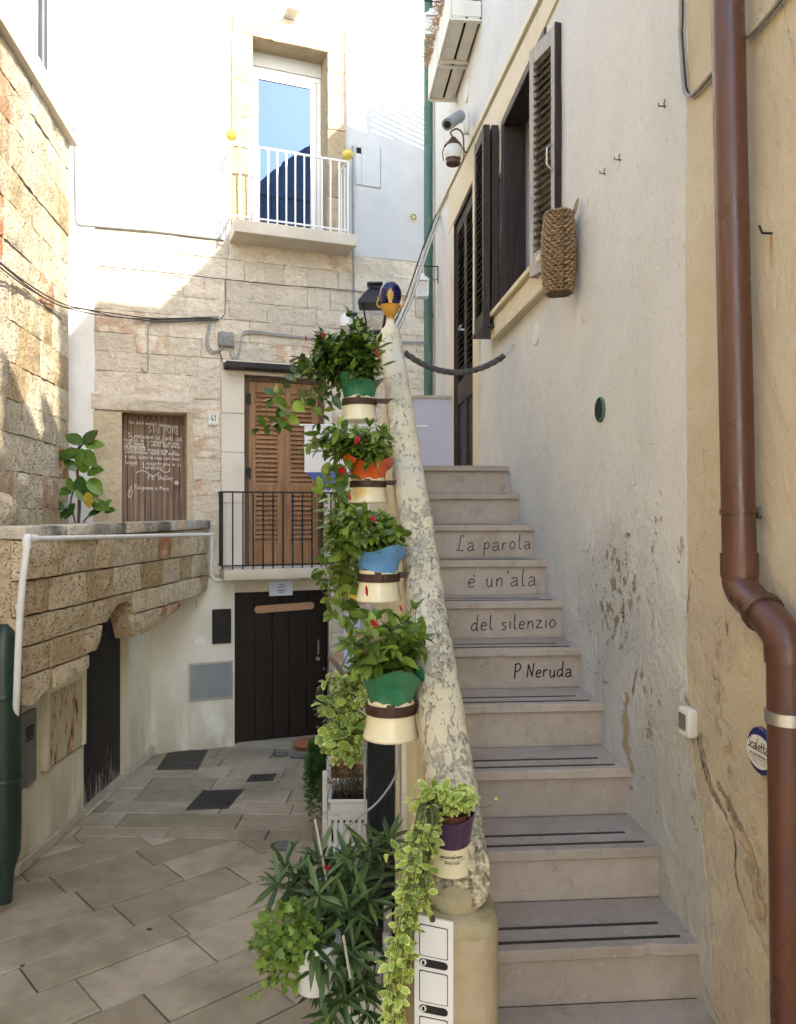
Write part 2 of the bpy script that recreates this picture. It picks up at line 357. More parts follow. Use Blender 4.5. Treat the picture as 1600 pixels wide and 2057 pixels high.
M = dict(
    stairwall=stair_wall_mat(), coping=coping_mat(), paver=paver_mat(), step=stepstone_mat(), rust=rust_mat(), streakdoor=streak_door_mat(),
    facade=plaster('white_limewash', (.56, .57, .58), (.53, .54, .55), .0012), strip=plaster('white_strip_plaster', (.74, .745, .73), (.70, .71, .70), .003),
    lower=plaster('low_white_plaster', (.72, .71, .65), (.65, .635, .55), .003, 1.2, ((.46, .42, .32), 0, .9)),
    cellar=plaster('cellar_plaster', (.68, .64, .52), (.62, .57, .44), .004, 1.5, ((.42, .37, .26), 0, .8)),
    lav=plaster('lavender_plaster', (.52, .52, .62), (.56, .555, .64), .005), yellow=plaster('cream_yellow_plaster', (.68, .60, .43), (.72, .65, .50), .003),
    creamface=plaster('cream_stair_face', (.72, .655, .47), (.76, .71, .58), .003, 2.0, ((.50, .43, .30), .3, 2.2)),
    pillar=plaster('ochre_pillar_plaster', (.38, .295, .19), (.48, .40, .28), .006, 4.0, ((.30, .235, .15), .4, 2.2)), pillartop=plaster('mossy_pillar_top', (.40, .35, .22), (.25, .22, .12), .006, 9),
    smoothjamb=plaster('smooth_cream_stone', (.68, .63, .55), (.72, .68, .62), .0012), tufa=tufa('tufa', (.55, .475, .34), .09), tufa2=tufa('grey_tufa', (.53, .435, .29), .05),
    surround=limestone('yellow_dressed_limestone', (.42, .35, .24), (.37, .295, .19), .1, .8, .6), lime=limestone('rough_limestone', (.66, .59, .49), (.60, .535, .445)), limesm=limestone('dressed_limestone', (.56, .48, .35), (.50, .41, .27), .08, .8, .5),
    mortar=simple('pale_mortar', (.64, .58, .485), .95, .15, 12, .006, 50), mortar2=simple('tufa_mortar', (.42, .34, .22), .95, .25, 12, .01, 40), joint=simple('paving_joint', (.20, .165, .12), .95, .25, 14, .003, 60),
    capstone=limestone('weathered_capstone', (.50, .47, .41), (.16, .145, .12), .2), lip=plaster('balcony_stone', (.62, .56, .47), (.56, .50, .41), .0015, 3),
    darkwood=wood('dark_stained_wood', (.050, .036, .030), (.028, .021, .018), .55), shutterin=wood('greyed_shutter_wood', (.44, .41, .38), (.33, .30, .275), .6),
    slatgrey=wood('greyed_slat', (.15, .125, .11), (.09, .075, .065), .5), brownwood=wood('chestnut_wood', (.39, .215, .115), (.27, .14, .07), .5), brownframe=wood('dark_chestnut', (.14, .08, .05), (.08, .045, .03), .55),
    greywood=wood('weathered_plank', (.30, .215, .165), (.20, .135, .10), .75, (26, 26, 1.2), .13), blackdoor=wood('black_brown_door', (.020, .012, .009), (.011, .007, .006), .5), pinewood=wood('pine_sign', (.58, .34, .22), (.48, .27, .16), .6, (5, 5, 50)),
    stick=wood('dry_stick', (.22, .17, .13), (.13, .1, .08), .8), white=simple('white_paint', (.78, .78, .77), .45, .04), whiteplastic=simple('white_plastic', (.80, .80, .80), .35, .03),
    offwhite=simple('aged_white_plastic', (.72, .70, .64), .45, .06), whitewood=simple('white_painted_wood', (.72, .71, .68), .6, .08, 6, .001, 40, dirt=((.45, .42, .36), 8, .62, .74)),
    crate=simple('cream_painted_crate', (.70, .68, .61), .65, .1, 5, .001, 30), black=simple('black_iron', (.012, .012, .013), .5, .2), blackplastic=simple('black_plastic', (.02, .02, .022), .4, .1),
    paint=simple('black_lettering', (.018, .012, .012), .6, 0), chalk=simple('chalk', (.72, .70, .66), .95, .1, 60), steel=simple('galvanised_steel', (.55, .56, .57), .38, .08, 20, metal=1),
    copper=pipe_paint(), greenpipe=simple('green_downpipe', (.060, .135, .105), .45, .12, 4, dirt=((.14, .2, .17), 5, .6, .75)),
    greeniron=simple('dark_green_iron', (.012, .030, .024), .4, .3, 6, .002, 30, spec=.5), pvc=simple('white_pvc', (.74, .75, .76), .35, .05), conduit=simple('grey_conduit', (.25, .28, .30), .5, .12),
    beige=simple('beige_trunking', (.68, .63, .50), .6, .06), cable=simple('black_cable', (.035, .035, .035), .6, .2), greycable=simple('grey_cable', (.33, .33, .32), .6, .15), palecable=simple('pale_cable', (.50, .48, .42), .6, .1),
    boxgrey=simple('grey_speckled_box', (.23, .23, .22), .7, .3, 40, .002, 90), meter=simple('zinc_panel', (.30, .36, .40), .35, .15, 3, .001, 6, metal=.5), dullmetal=simple('dull_grey_metal', (.20, .20, .18), .5, .2, 5, metal=.3),
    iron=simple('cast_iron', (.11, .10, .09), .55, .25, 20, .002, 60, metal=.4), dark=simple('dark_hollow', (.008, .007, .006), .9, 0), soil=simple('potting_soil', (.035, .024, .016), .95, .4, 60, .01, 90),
    cream=simple('cream_glaze', (.78, .71, .50), .25, .06, 6, dirt=((.70, .50, .18), 5, .62, .78), spec=.5), glgreen=glaze('green_glaze', (.030, .185, .095)), glorange=glaze('orange_glaze', (.62, .10, .022)), glblue=glaze('blue_glaze', (.11, .30, .58)),
    glpurple=glaze('purple_glaze', (.075, .04, .085)), glnavy=glaze('navy_glaze', (.010, .012, .075), .06), glochre=glaze('ochre_glaze', (.62, .33, .06), .25), gold=simple('yellow_gold_glaze', (.62, .46, .09), .25, .1, spec=.6),
    strap=simple('rusty_brown_strap', (.055, .026, .018), .55, .25, 20), terra=simple('terracotta', (.36, .13, .06), .8, .12), darkterra=simple('dark_terracotta', (.13, .045, .025), .75, .15),
    rope=simple('grey_rope', (.085, .078, .085), .95, .3, 40, .004, 120), wicker=simple('wicker', (.25, .165, .09), .5, .55, 60), wickerd=simple('dark_wicker', (.10, .06, .03), .8, .3, 30),
    dried=simple('dried_plant', (.42, .24, .13), .9, .3, 30), tile=simple('white_tile', (.80, .79, .74), .2, .03), navy=simple('navy_print', (.015, .025, .16), .35, 0), redprint=simple('faint_red_print', (.55, .30, .30), .5, 0), pink=simple('pink_print', (.75, .16, .28), .5, 0),
    tealink=simple('blue_number', (.06, .16, .22), .4, 0), bluepaper=simple('pale_blue_paper', (.62, .68, .86), .7, .04), cloth=simple('white_cloth', (.76, .77, .82), .8, .04), bluecloth=simple('blue_cloth', (.075, .12, .40), .8, .05), inkblue=simple('blue_grey_ink', (.16, .2, .36), .7, 0),
    barstone=simple('terracotta_vent', (.68, .62, .42), .7, .12), milk=simple('frosted_glass', (.66, .66, .64), .35, .04), amber=simple('aged_glass', (.55, .47, .36), .15, .1, spec=.6), bronze=simple('aged_copper', (.12, .07, .05), .5, .25, 20, metal=.4),
    ball=simple('yellowed', (.62, .50, .06), .5, .2, 8), graphite=simple('graphite_pipe', (.05, .055, .07), .45, .1), slatdark=simple('charcoal_panel', (.028, .034, .042), .55, .2, 6), palegreen=simple('green_vent', (.06, .15, .11), .6, .2),
    crack=simple('shaded_crack_hollow', (.06, .045, .03), .95, .3, 50), render=simple('bare_render', (.34, .285, .205), .95, .45, 60, .012, 90), patch=simple('repair_mortar', (.56, .49, .36), .95, .10, 8, .006, 60), bare=simple('old_ochre_render', (.46, .36, .23), .95, .15, 14, .004, 60), ledge=simple('ledge_plaster', (.45, .41, .33), .9, .2, 8, .004, 40),  # crack: dark colour carries the shade inside cracks and the hatch gap
)
def glass_mat():
    t = NT('window_glass'); t.bump(t.noise(2.2, 2), 1, .003); return t.done((.036, .066, .135), .015, 1.0, .5)
M['glass'] = glass_mat()
def leafmat(name, a, b, rough=.4, tr=.25, rnd=.28, dirt=None):
    t = NT(name); c = t.mix(t.orand(), a, b); c = t.vary(c, .15, 30)
    return t.done(t.randv(c, rnd), rough, 0, .45, tr)
M.update(lf_mand=leafmat('mandevilla_leaf', (.075, .155, .022), (.22, .32, .05), .26, .32), lf_old=leafmat('oleander_leaf', (.045, .10, .032), (.11, .19, .055), .34, .2),
    lf_ivy=leafmat('ivy_leaf', (.10, .20, .03), (.22, .33, .06), .45), lf_rub=leafmat('rubber_leaf', (.04, .11, .02), (.12, .22, .03), .22), lf_var=leafmat('variegated_green', (.16, .29, .045), (.31, .43, .085), .4),
    lf_edge=leafmat('cream_leaf_edge', (.55, .62, .17), (.66, .68, .26), .45), lf_fern=leafmat('fern_green', (.045, .13, .022), (.09, .20, .03), .6), lf_yel=leafmat('yellow_leaf', (.60, .42, .03), (.65, .5, .06), .5),
    lf_grey=leafmat('grey_herb', (.14, .19, .11), (.26, .29, .2), .7), lf_vine=leafmat('vine_leaf', (.09, .18, .025), (.24, .35, .06), .3, .32), flower=leafmat('red_flower', (.55, .012, .03), (.45, .01, .02), .5, .2, .1), stem=simple('green_stem', (.10, .12, .04), .7, .2), bark=simple('brown_stem', (.10, .07, .05), .85, .3, 30), dry=leafmat('dry_sprig', (.16, .13, .06), (.24, .2, .1), .8, .1))
# crop rows of stroke lettering: each letter is a few pen strokes
GL = {
 'a': (.5, [[(.07,.42),(.2,.52),(.37,.47),(.4,.3),(.41,.08),(.48,.0)], [(.4,.29),(.2,.27),(.05,.14),(.13,.0),(.28,.02),(.4,.15)]]),
 'b': (.48, [[(.07,1),(.06,0)], [(.06,.3),(.24,.5),(.4,.3),(.3,.02),(.06,.05)]]), 'c': (.44, [[(.38,.42),(.22,.5),(.06,.33),(.07,.1),(.2,0),(.38,.07)]]),
 'd': (.52, [[(.4,.36),(.24,.47),(.07,.3),(.07,.06),(.22,0),(.4,.2)], [(.42,1),(.4,.4),(.41,.0),(.47,.02)]]), 'e': (.46, [[(.06,.25),(.36,.3),(.34,.45),(.2,.5),(.06,.33),(.07,.08),(.22,0),(.4,.08)]]),
 'f': (.4, [[(.38,.9),(.25,1),(.18,.8),(.17,0)], [(.02,.5),(.33,.5)]]), 'g': (.48, [[(.4,.4),(.22,.5),(.06,.3),(.12,.05),(.3,.05),(.4,.25)], [(.41,.5),(.41,-.2),(.25,-.38),(.07,-.28)]]),
 'h': (.46, [[(.06,1),(.06,0)], [(.06,.3),(.22,.5),(.37,.4),(.38,0)]]), 'i': (.22, [[(.1,.5),(.1,.08),(.16,0)], [(.1,.7),(.115,.74)]]),
 'l': (.28, [[(.1,1),(.07,.5),(.08,.12),(.16,0),(.27,.03)]]), 'm': (.68, [[(.06,.5),(.06,0)], [(.06,.3),(.2,.5),(.32,.4),(.33,0)], [(.33,.3),(.46,.5),(.59,.4),(.6,0)]]),
 'n': (.46, [[(.06,.5),(.06,0)], [(.06,.3),(.22,.5),(.37,.4),(.38,.08),(.44,0)]]), 'o': (.46, [[(.22,.5),(.06,.36),(.06,.12),(.2,0),(.37,.1),(.39,.34),(.25,.5),(.2,.5)]]),
 'p': (.46, [[(.07,.52),(.05,-.42)], [(.06,.38),(.24,.52),(.4,.36),(.3,.1),(.06,.12)]]), 'q': (.46, [[(.4,.4),(.22,.5),(.06,.3),(.12,.05),(.3,.05),(.4,.25)], [(.41,.5),(.41,-.4)]]),
 'r': (.38, [[(.06,.5),(.06,0)], [(.06,.3),(.18,.48),(.34,.46)]]), 's': (.42, [[(.36,.45),(.2,.52),(.08,.41),(.2,.28),(.34,.15),(.22,0),(.05,.05)]]),
 't': (.38, [[(.16,.85),(.15,.1),(.26,0),(.36,.06)], [(.02,.5),(.34,.5)]]), 'u': (.48, [[(.02,.42),(.08,.5),(.08,.12),(.2,0),(.36,.14),(.38,.5)], [(.38,.5),(.4,.05),(.46,0)]]),
 'v': (.42, [[(.04,.5),(.2,0),(.38,.5)]]), 'z': (.48, [[(.05,.48),(.38,.5)], [(.38,.5),(.05,.02)], [(.05,.02),(.46,.04)]]), 'y': (.44, [[(.05,.5),(.2,.1)], [(.38,.5),(.1,-.38)]]),
 'L': (.56, [[(.46,.92),(.36,1.04),(.26,.9),(.22,.5),(.14,.12),(.0,.04)], [(.0,.04),(.2,.06),(.5,.0)]]), 'P': (.5, [[(.08,1),(.05,-.08)], [(.02,.94),(.3,1.02),(.46,.8),(.32,.52),(.08,.46)]]),
 'N': (.6, [[(.08,0),(.14,.9)], [(.14,.9),(.42,.04)], [(.42,.04),(.52,.96)]]), 'Q': (.62, [[(.3,.9),(.08,.65),(.1,.2),(.3,.05),(.5,.25),(.5,.65),(.3,.9)], [(.36,.25),(.58,-.02)]]),
 'S': (.5, [[(.42,.85),(.24,.95),(.08,.75),(.24,.5),(.4,.25),(.22,.02),(.04,.1)]]), 'T': (.5, [[(.02,.9),(.46,.93)], [(.24,.92),(.22,0)]]), 'U': (.52, [[(.06,.9),(.08,.2),(.24,0),(.4,.2),(.42,.9)]]),
 'O': (.58, [[(.28,.92),(.07,.65),(.1,.2),(.28,.02),(.46,.25),(.46,.65),(.28,.92)]]), 'R': (.5, [[(.08,.92),(.06,0)], [(.06,.88),(.3,.92),(.4,.7),(.28,.5),(.08,.46)], [(.2,.46),(.44,0)]]),
 'E': (.46, [[(.4,.92),(.08,.9),(.06,.02),(.4,.0)], [(.07,.47),(.34,.48)]]), 'M': (.66, [[(.05,0),(.1,.9)], [(.1,.9),(.3,.25)], [(.3,.25),(.5,.9)], [(.5,.9),(.56,0)]]), 'B': (.5, [[(.08,.92),(.06,0)], [(.06,.9),(.34,.85),(.3,.55),(.08,.48)], [(.08,.48),(.4,.4),(.36,.05),(.06,.02)]]),
 '4': (.56, [[(.3,.96),(.04,.34)], [(.04,.34),(.5,.36)], [(.38,.62),(.36,0)]]), '1': (.3, [[(.04,.72),(.18,.95)], [(.18,.95),(.17,.02)]]), '5': (.5, [[(.44,.95),(.12,.93)], [(.12,.93),(.1,.55)], [(.1,.55),(.34,.6),(.44,.3),(.28,.02),(.04,.1)]]),
 "'": (.2, [[(.06,1.02),(.12,1.0),(.08,.84)]]), '.': (.22, [[(.06,.03),(.09,.0)]]), ',': (.2, [[(.1,.06),(.05,-.14)]]), '!': (.2, [[(.1,.9),(.09,.25)], [(.09,.04),(.1,.0)]]), '`': (0.0, [[(-.34,.78),(-.22,.66)]]), ' ': (.34, [])}
def write(b, text, x, z, h, y, w, rng=None, jit=.03, adv=1.0, slope=0.0, slant=0.0):
    """strokes of a line of hand lettering onto a builder whose frame is the surface"""
    cx = 0.0
    for ch in text:
        a, st = GL.get(ch, GL['o'])
        dz = rng.uniform(-jit, jit) if rng else 0; k = 1 + (rng.uniform(-jit, jit) if rng else 0)
        for s in st:
            pts = [((cx + (p[0] + p[1] * slant) * k) * h, (p[1] * k + dz) * h) for p in s]
            pts = smooth_pts(pts, 5) if len(pts) > 2 else [Vector(q) for q in pts]
            b.ribbon([(x + q[0], z + q[1] + q[0] * slope) for q in pts], y, w)
        cx += a * adv * k + (.08 if a else 0)
    return cx * h
# ------------------------------------------------------------------ alley paving
def clip(poly, zone):
    out = poly
    for k in range(len(zone)):
        a, b = Vector(zone[k]), Vector(zone[(k + 1) % len(zone)]); inp, out = out, []
        side = lambda p: (b.x - a.x) * (p[1] - a.y) - (b.y - a.y) * (p[0] - a.x)
        for i in range(len(inp)):
            p, q = inp[i], inp[(i + 1) % len(inp)]; sp, sq = side(p), side(q)
            if sp >= 0: out.append(p)
            if (sp < 0) != (sq < 0):
                t = sp / (sp - sq); out.append((p[0] + (q[0] - p[0]) * t, p[1] + (q[1] - p[1]) * t))
        if not out: return []
    return out
g = MB(); g.box(-30, 30, -30, 40, -.4, -.022)
ground = g.build('ground', M['joint'], kind='structure', label='dark jointing bed under the alley paving stones')
alley = thing('alley_pavement', 'worn beige stone paving slabs of the alley floor', 'pavement', (-1.2, 6, 0), kind='structure')
def inset(poly, d):
    n = len(poly); out = []
    for i in range(n):
        p0, p, p1 = Vector(poly[i - 1]), Vector(poly[i]), Vector(poly[(i + 1) % n])
        e0 = (p - p0); e1 = (p1 - p)
        if e0.length < 1e-4 or e1.length < 1e-4: out.append(tuple(p)); continue
        n0 = Vector((-e0.y, e0.x)).normalized(); n1 = Vector((-e1.y, e1.x)).normalized(); den = 1 + n0.dot(n1)
        out.append(tuple(p + (n0 + n1) * (d / max(.3, den))))
    return out
def area(p): return .5 * sum(p[i - 1][0] * p[i][1] - p[i][0] * p[i - 1][1] for i in range(len(p)))
def paver(poly, rng):
    if len(poly) < 3: return
    q = [poly[0]]
    for p in poly[1:]:
        if (Vector(p) - Vector(q[-1])).length > .015: q.append(p)
    if (Vector(q[0]) - Vector(q[-1])).length < .015: q.pop()
    if len(q) < 3 or area(q) < .006: return
    q = inset(q, .0045); b = MB(); h = rng.uniform(-.004, .003); tx, ty = rng.uniform(-.006, .006), rng.uniform(-.006, .006)
    c = (sum(p[0] for p in q) / len(q), sum(p[1] for p in q) / len(q)); zz = lambda p: h + (p[0] - c[0]) * tx + (p[1] - c[1]) * ty
    i2 = inset(q, .006); n = len(q)
    A = [b.vt(p[0], p[1], -.03) for p in q]; B = [b.vt(p[0], p[1], zz(p) - .005) for p in q]; C = [b.vt(p[0], p[1], zz(p)) for p in i2]
    for k in range(n):
        j = (k + 1) % n; b.face((A[k], A[j], B[j], B[k])); b.face((B[k], B[j], C[j], C[k]))
    b.face(C); b.build('paver', M['paver'], alley, smooth=True, angle=25)
def lay(zone, ang, roww, lo, hi, rng, span=8.5):
    ca, sa = math.cos(ang), math.sin(ang); v = -span
    while v < span:
        w = roww * rng.uniform(.88, 1.14); u = -span + rng.uniform(0, 1)
        while u < span:
            l = rng.uniform(lo, hi); quad = [(u, v), (u + l, v), (u + l, v + w), (u, v + w)]
            pl = clip([(x * ca - y * sa - 1.2, x * sa + y * ca + 5) for x, y in quad], zone)
            if pl: paver(pl, rng)
            u += l
        v += w
rg = random.Random(11)
lay([(-2.95, 2.4), (.3, 2.4), (.1, 6.25), (-2.95, 6.42)], math.radians(42), .34, .5, .92, rg)
lay([(-2.95, 6.42), (.1, 6.25), (.1, 9.7), (-2.95, 9.7)], math.radians(-1.5), .30, .5, 1.15, rg)

# ------------------------------------------------------------------ stairs
stair = thing('stone_staircase', 'steep pinkish stone staircase with a peeling sloped parapet and handwritten verse', 'staircase', (.4, 1, 0))
RISE, GO = .1736, .2709; Y0, Z0 = 4.805, E + .279      # nosing of the landing at the wall
DV = Vector((.9972, .0755, 0))                        # along a nosing
def nose(i, off=0.0):                                  # nosing line of tread i: (left point, right point)
    Yr = Y0 - GO * i + off; r = Vector((WX(Yr) + .01, Yr, 0))
    k = (r.x - SX(Yr - .05) - .03) / DV.x; return r - DV * k, r
NS = 16
TH = .034
for i in range(NS):
    z = Z0 - RISE * i
    a, b_ = nose(i); c, d = nose(i, (GO + .02) if i else 2.3)
    t = MB(); fr_e = []
    for k in range(41):
        q = a.lerp(b_, k / 40); nn = noise.noise(Vector((q.x * 9, i * 3.1, 0))); ch = max(0, noise.noise(Vector((q.x * 26, i * 5.7, 4))) - .42) * .045
        fr_e.append((q.x, q.y + .0012 * nn + ch))
    t.slab(fr_e + [tuple(d.xy), tuple(c.xy)], z - TH, z)
    tr = t.build('tread', M['step'], stair, bevel=.0035)
    if i:
        for w0, l0 in ((.045, .055), (.125, .09)):     # two black anti-slip strips let into the tread
            l, r = nose(i, w0); l = l + DV * .10; r = r - DV * l0; n = Vector((-DV.y, DV.x, 0)) * .0058
            g = MB(); pts = [l - n, r - n, r + DV * .006, r + n, l + n, l - DV * .006]
            g.slab([tuple(p.xy) for p in pts], z - .002, z + .0022); g.build('grip_strip', M['blackplastic'], tr)
    a, b_ = nose(i, .022); n = Vector((-DV.y, DV.x, 0)) * .03
    t = MB(); t.slab([tuple(p.xy) for p in (a, b_, b_ + n, a + n)], z - RISE - .002, z - TH + .001)
    t.build('riser', M['step'], stair, bevel=.002)
# solid body behind the risers, and outer face of the stairs
b = MB(); prof = []
for i in range(NS):
    z = Z0 - RISE * i - TH - .004; ya = Y0 - GO * i + .045
    prof.append((ya, z, z - RISE))
for i, (ya, z, zl) in enumerate(prof):
    yb = ya + GO if i else 7.0
    b.slab([(SX(ya) + .02, ya - .045), (WX(ya) + .02, ya + .005), (WX(yb) + .02, yb), (SX(yb) + .02, yb)], -.05, z)
b.build('stair_body', M['creamface'], stair)
CZ = lambda Y: E - .704 + .643 * (Y - 2.077)           # top line of the sloped coping
CXc = lambda Y: .143 - .067 * (Y - 2.077)
fc = MB(ST); ys = [2.06 + (4.98 - 2.06) * k / 28 for k in range(29)]
for y0, y1 in zip(ys, ys[1:]):                         # parapet wall below the coping, as thick as the coping
    s0, s1 = -y0 / ST.x[1] * -1, -y1 / ST.x[1] * -1
    q0, q1 = ST.pt(800 + 1600 * SX(y0) / y0, 1028)[0], ST.pt(800 + 1600 * SX(y1) / y1, 1028)[0]
    fc.prism([(q1, -.02), (q0, -.02), (q0, CZ(y0) - .05), (q1, CZ(y1) - .05)], -.0, .105)
fc.build('parapet_wall', M['creamface'], stair)
lw = MB(ST); e0 = ST.pt(800 + 1600 * SX(4.98) / 4.98, 1028)[0]; e1 = ST.pt(800 + 1600 * SX(7.0) / 7.0, 1028)[0]
lw.box(e1, e0, 0, .1, -.02, Z0 + .05); lw.build('landing_wall', M['creamface'], stair)
cp = MB(); n = 28; rr = .070; L = 150
rings = []
for k in range(L + 1):
    Y = 1.9 + (4.93 - 1.9) * k / L; ring = []
    for j in range(n):
        th = 2 * math.pi * j / n; se = (abs(math.cos(th)) ** 3 + abs(math.sin(th)) ** 3) ** (-1 / 3); wv_ = 1 + .035 * noise.noise(Vector((Y * 2.3, 4, 0))); p = Vector((CXc(Y) + rr * .96 * se * wv_ * math.cos(th), Y, CZ(Y) - .055 + rr * 1.08 * se * math.sin(th)))
        p += Vector((math.cos(th), 0, math.sin(th))) * (.005 * noise.noise(Vector((Y * 5, math.cos(th) * 1.3, math.sin(th) * 1.3))) + .0035 * noise.noise(Vector((Y * 17, math.cos(th) * 3, math.sin(th) * 3))) + .002 * noise.noise(Vector((Y * 45, math.cos(th) * 7, math.sin(th) * 7))))
        ring.append(cp.vt(*p))
    rings.append(ring)
for A, B in zip(rings, rings[1:]):
    for j in range(n): cp.face((A[j], B[j], B[(j + 1) % n], A[(j + 1) % n]))
cp.face(rings[0]); cp.face(rings[-1][::-1])
cp.build('coping', M['coping'], stair, smooth=True, angle=60, label='rounded coping with peeling cream and grey paint')
tip = MB(); c = (CXc(4.9), 4.9, CZ(4.9) - .05)
tip.lathe(c, [(.066, -.12), (.068, .02), (.055, .06), (.034, .085), (.026, .105), (.024, .125)], 16); tip.build('coping_end', M['creamface'], stair, smooth=True)
# pillar at the foot of the parapet
pc = Vector((.128, 1.98)); pb = MB(); prof = []
def octo(cx, cy, r, sq=.62, n=40):
    out = []
    for k in range(n):
        th = 2 * math.pi * k / n + math.radians(4); ct, s_ = math.cos(th), math.sin(th)
        q = (abs(ct) ** 3.4 + abs(s_) ** 3.4) ** (-1 / 3.4); out.append((cx + r * q * ct, cy + r * q * s_))
    return out
rings = []
ZP = E - .985
for r, z in ((.118, -.02), (.118, .6), (.117, ZP - .1), (.117, ZP - .02), (.112, ZP + .004), (.10, ZP + .018), (.07, ZP + .026)):
    rings.append([pb.vt(x + .002 * noise.noise(Vector((x * 9, y * 9, z * 3))), y, z + (.006 * noise.noise(Vector((x * 20, y * 20, z))) if z > ZP - .05 else 0)) for x, y in octo(pc.x, pc.y, r)])
for A, B in zip(rings, rings[1:]):
    for j in range(40): pb.face((A[j], A[(j + 1) % 40], B[(j + 1) % 40], B[j]), 1 if B is rings[-1] or B is rings[-2] or B is rings[-3] else 0)
pb.face(rings[-1], 1); pb.build('pillar', [M['pillar'], M['pillartop']], stair, smooth=True, label='ochre plastered pillar at the foot of the stairs')
ring = MB(); PT = Vector((.138, 1.965, ZP + .02))
ring.lathe(PT, [(.062, -.01), (.074, .012), (.078, .035), (.074, .06), (.062, .074), (.045, .076)], 28, rad=lambda th, r, z: (r * (1 + .03 * math.sin(3 * th + z * 60)), z + .004 * math.sin(2 * th)))
ring.build('pillar_collar', M['pillartop'], stair, smooth=True)
# verse on the risers
rgw = random.Random(3)
for i, txt, pxa, pya, h, wd in ((2, 'La parola', 917, 1106, .080, .0050), (3, 'e` un\'ala', 940, 1180, .082, .0050), (4, 'del silenzio', 946, 1266, .070, .0052), (5, 'P.Neruda', 1033, 1362, .062, .0062)):
    a, b_ = nose(i, .0215); fr = Frame(a.x, a.y, DV.x, DV.y); x, z = fr.pt(pxa, pya)
    xx = 0.0
    for wd_ in txt.split():
        tb = MB(fr); ad_ = {2: 1.13, 3: 1.16, 4: 1.06, 5: .97}[i]; adv_ = write(tb, wd_, x + xx, z + xx * .02, h, -.0008, wd, rgw, .04, ad_, .02, .05)
        tb.build('lettering', M['paint'], stair, label='black handwritten word ' + wd_.replace('e`', 'è') + ' on a riser'); xx += adv_ + (.34 * ad_ + .08) * h
# lavender wall closing the landing
lv = Frame(SX(6.82), 6.82, .9972, .07); b = MB(lv); wx = (WX(6.85) - SX(6.85)) + .02
b.box(.16, wx, 0, .12, Z0 - .5, lv.Z(870, 800)); b.build('landing_end_wall', M['lav'], stair, label='low lavender plastered wall at the end of the landing')
b = MB(lv); b.box(.15, wx, -.012, .135, lv.Z(870, 800), lv.Z(870, 794)); b.build('wall_capping', M['ledge'], stair)

# ------------------------------------------------------------------ block walls
def block_mesh(seed, mat, rough=1.0, nx=5, nz=3):
    rng = random.Random(seed); b = MB(); off = Vector((seed * 3.7, seed * 1.3, 0)); G = []
    for j in range(nz + 1):
        row = []
        for i in range(nx + 1):
            x, z = -.5 + i / nx, -.5 + j / nz; ed = i in (0, nx) or j in (0, nz)
            jx = 0 if i not in (0, nx) else rng.uniform(-.012, .004) * (1 if i else -1) * rough * -1
            d = -(.78 + rng.uniform(0, .25) if ed else 1.0 + rough * .55 * noise.noise(Vector((x * 2.3, z * 1.6, 0)) + off) + rng.uniform(-.16, .16) * rough)
            row.append(b.vt(x + (rng.uniform(-.012, .012) * rough if ed else 0), d, z + (rng.uniform(-.02, .02) * rough if ed else 0)))
        G.append(row)
    for j in range(nz):
        for i in range(nx): b.face((G[j][i], G[j][i + 1], G[j + 1][i + 1], G[j + 1][i]))
    per = [G[0][i] for i in range(nx + 1)] + [G[j][nx] for j in range(1, nz + 1)] + [G[nz][i] for i in range(nx - 1, -1, -1)] + [G[j][0] for j in range(nz - 1, 0, -1)]
    bk = [b.vt(b.v[p].x, 1.2, b.v[p].z) for p in per]; n = len(per)
    for k in range(n): b.face((per[k], bk[k], bk[(k + 1) % n], per[(k + 1) % n]))
    return b.mesh('block', mat, smooth=True, angle=50)
def variants(mat, k, rough, seed=0): return [block_mesh(seed + i, mat, rough) for i in range(k)]
V_lime = variants(M['lime'], 9, 1.0); V_sm = variants(M['limesm'], 5, .35, 40); V_sur = variants(M['surround'], 5, .5, 140); V_tufa = variants(M['tufa'], 9, 1.2, 60); V_tufa2 = variants(M['tufa2'], 9, 1.4, 90); V_cap = variants(M['capstone'], 4, .8, 120)
def block(fr, parent, V, x0, x1, z0, z1, rel, rng, gap=.004, y=0.0, name='stone_block', rot=0.0):
    w, h = x1 - x0 - gap, z1 - z0 - gap
    m = fr.M @ T((x0 + x1) / 2, y, (z0 + z1) / 2) @ Matrix.Rotation(rot, 4, 'Y') @ S(w, rel, h) @ (Matrix.Rotation(math.pi, 4, 'Y') if rng.random() < .5 else Matrix.Identity(4))
    return put(name, rng.choice(V), parent, m)
def fill(fr, parent, V, x0, x1, z0, z1, hh, ww, rel, rng, holes=(), gap=.006, name='stone_block', keep=None, y=0.0):
    edges = sorted(set([z0, z1] + [e for h in holes for e in (h[2], h[3]) if z0 + .02 < e < z1 - .02])); rows = []
    for a, c in zip(edges, edges[1:]):
        n = max(1, round((c - a) / (sum(hh) / 2))); cut = [a] + sorted(a + (c - a) * (k + rng.uniform(-.12, .12)) / n for k in range(1, n)) + [c]; rows += list(zip(cut, cut[1:]))
    for a, c in rows:
        iv = [(x0, x1)]
        for h in holes:
            if h[2] < (a + c) / 2 < h[3]:
                nv = []
                for p, q in iv:
                    if h[1] <= p or h[0] >= q: nv.append((p, q)); continue
                    if h[0] > p: nv.append((p, h[0]))
                    if h[1] < q: nv.append((h[1], q))
                iv = nv
        for p, q in iv:
            if q - p < .03: continue
            n = max(1, round((q - p) / rng.uniform(*ww))); cut = [p]
            for k in range(1, n): cut.append(p + (q - p) * (k + rng.uniform(-.28, .28)) / n)
            cut.append(q)
            for u, v in zip(cut, cut[1:]):
                if keep and not keep((u + v) / 2, (a + c) / 2): continue
                block(fr, parent, V, u, v, a, c, rel * rng.uniform(.75, 1.25), rng, gap, y, name)

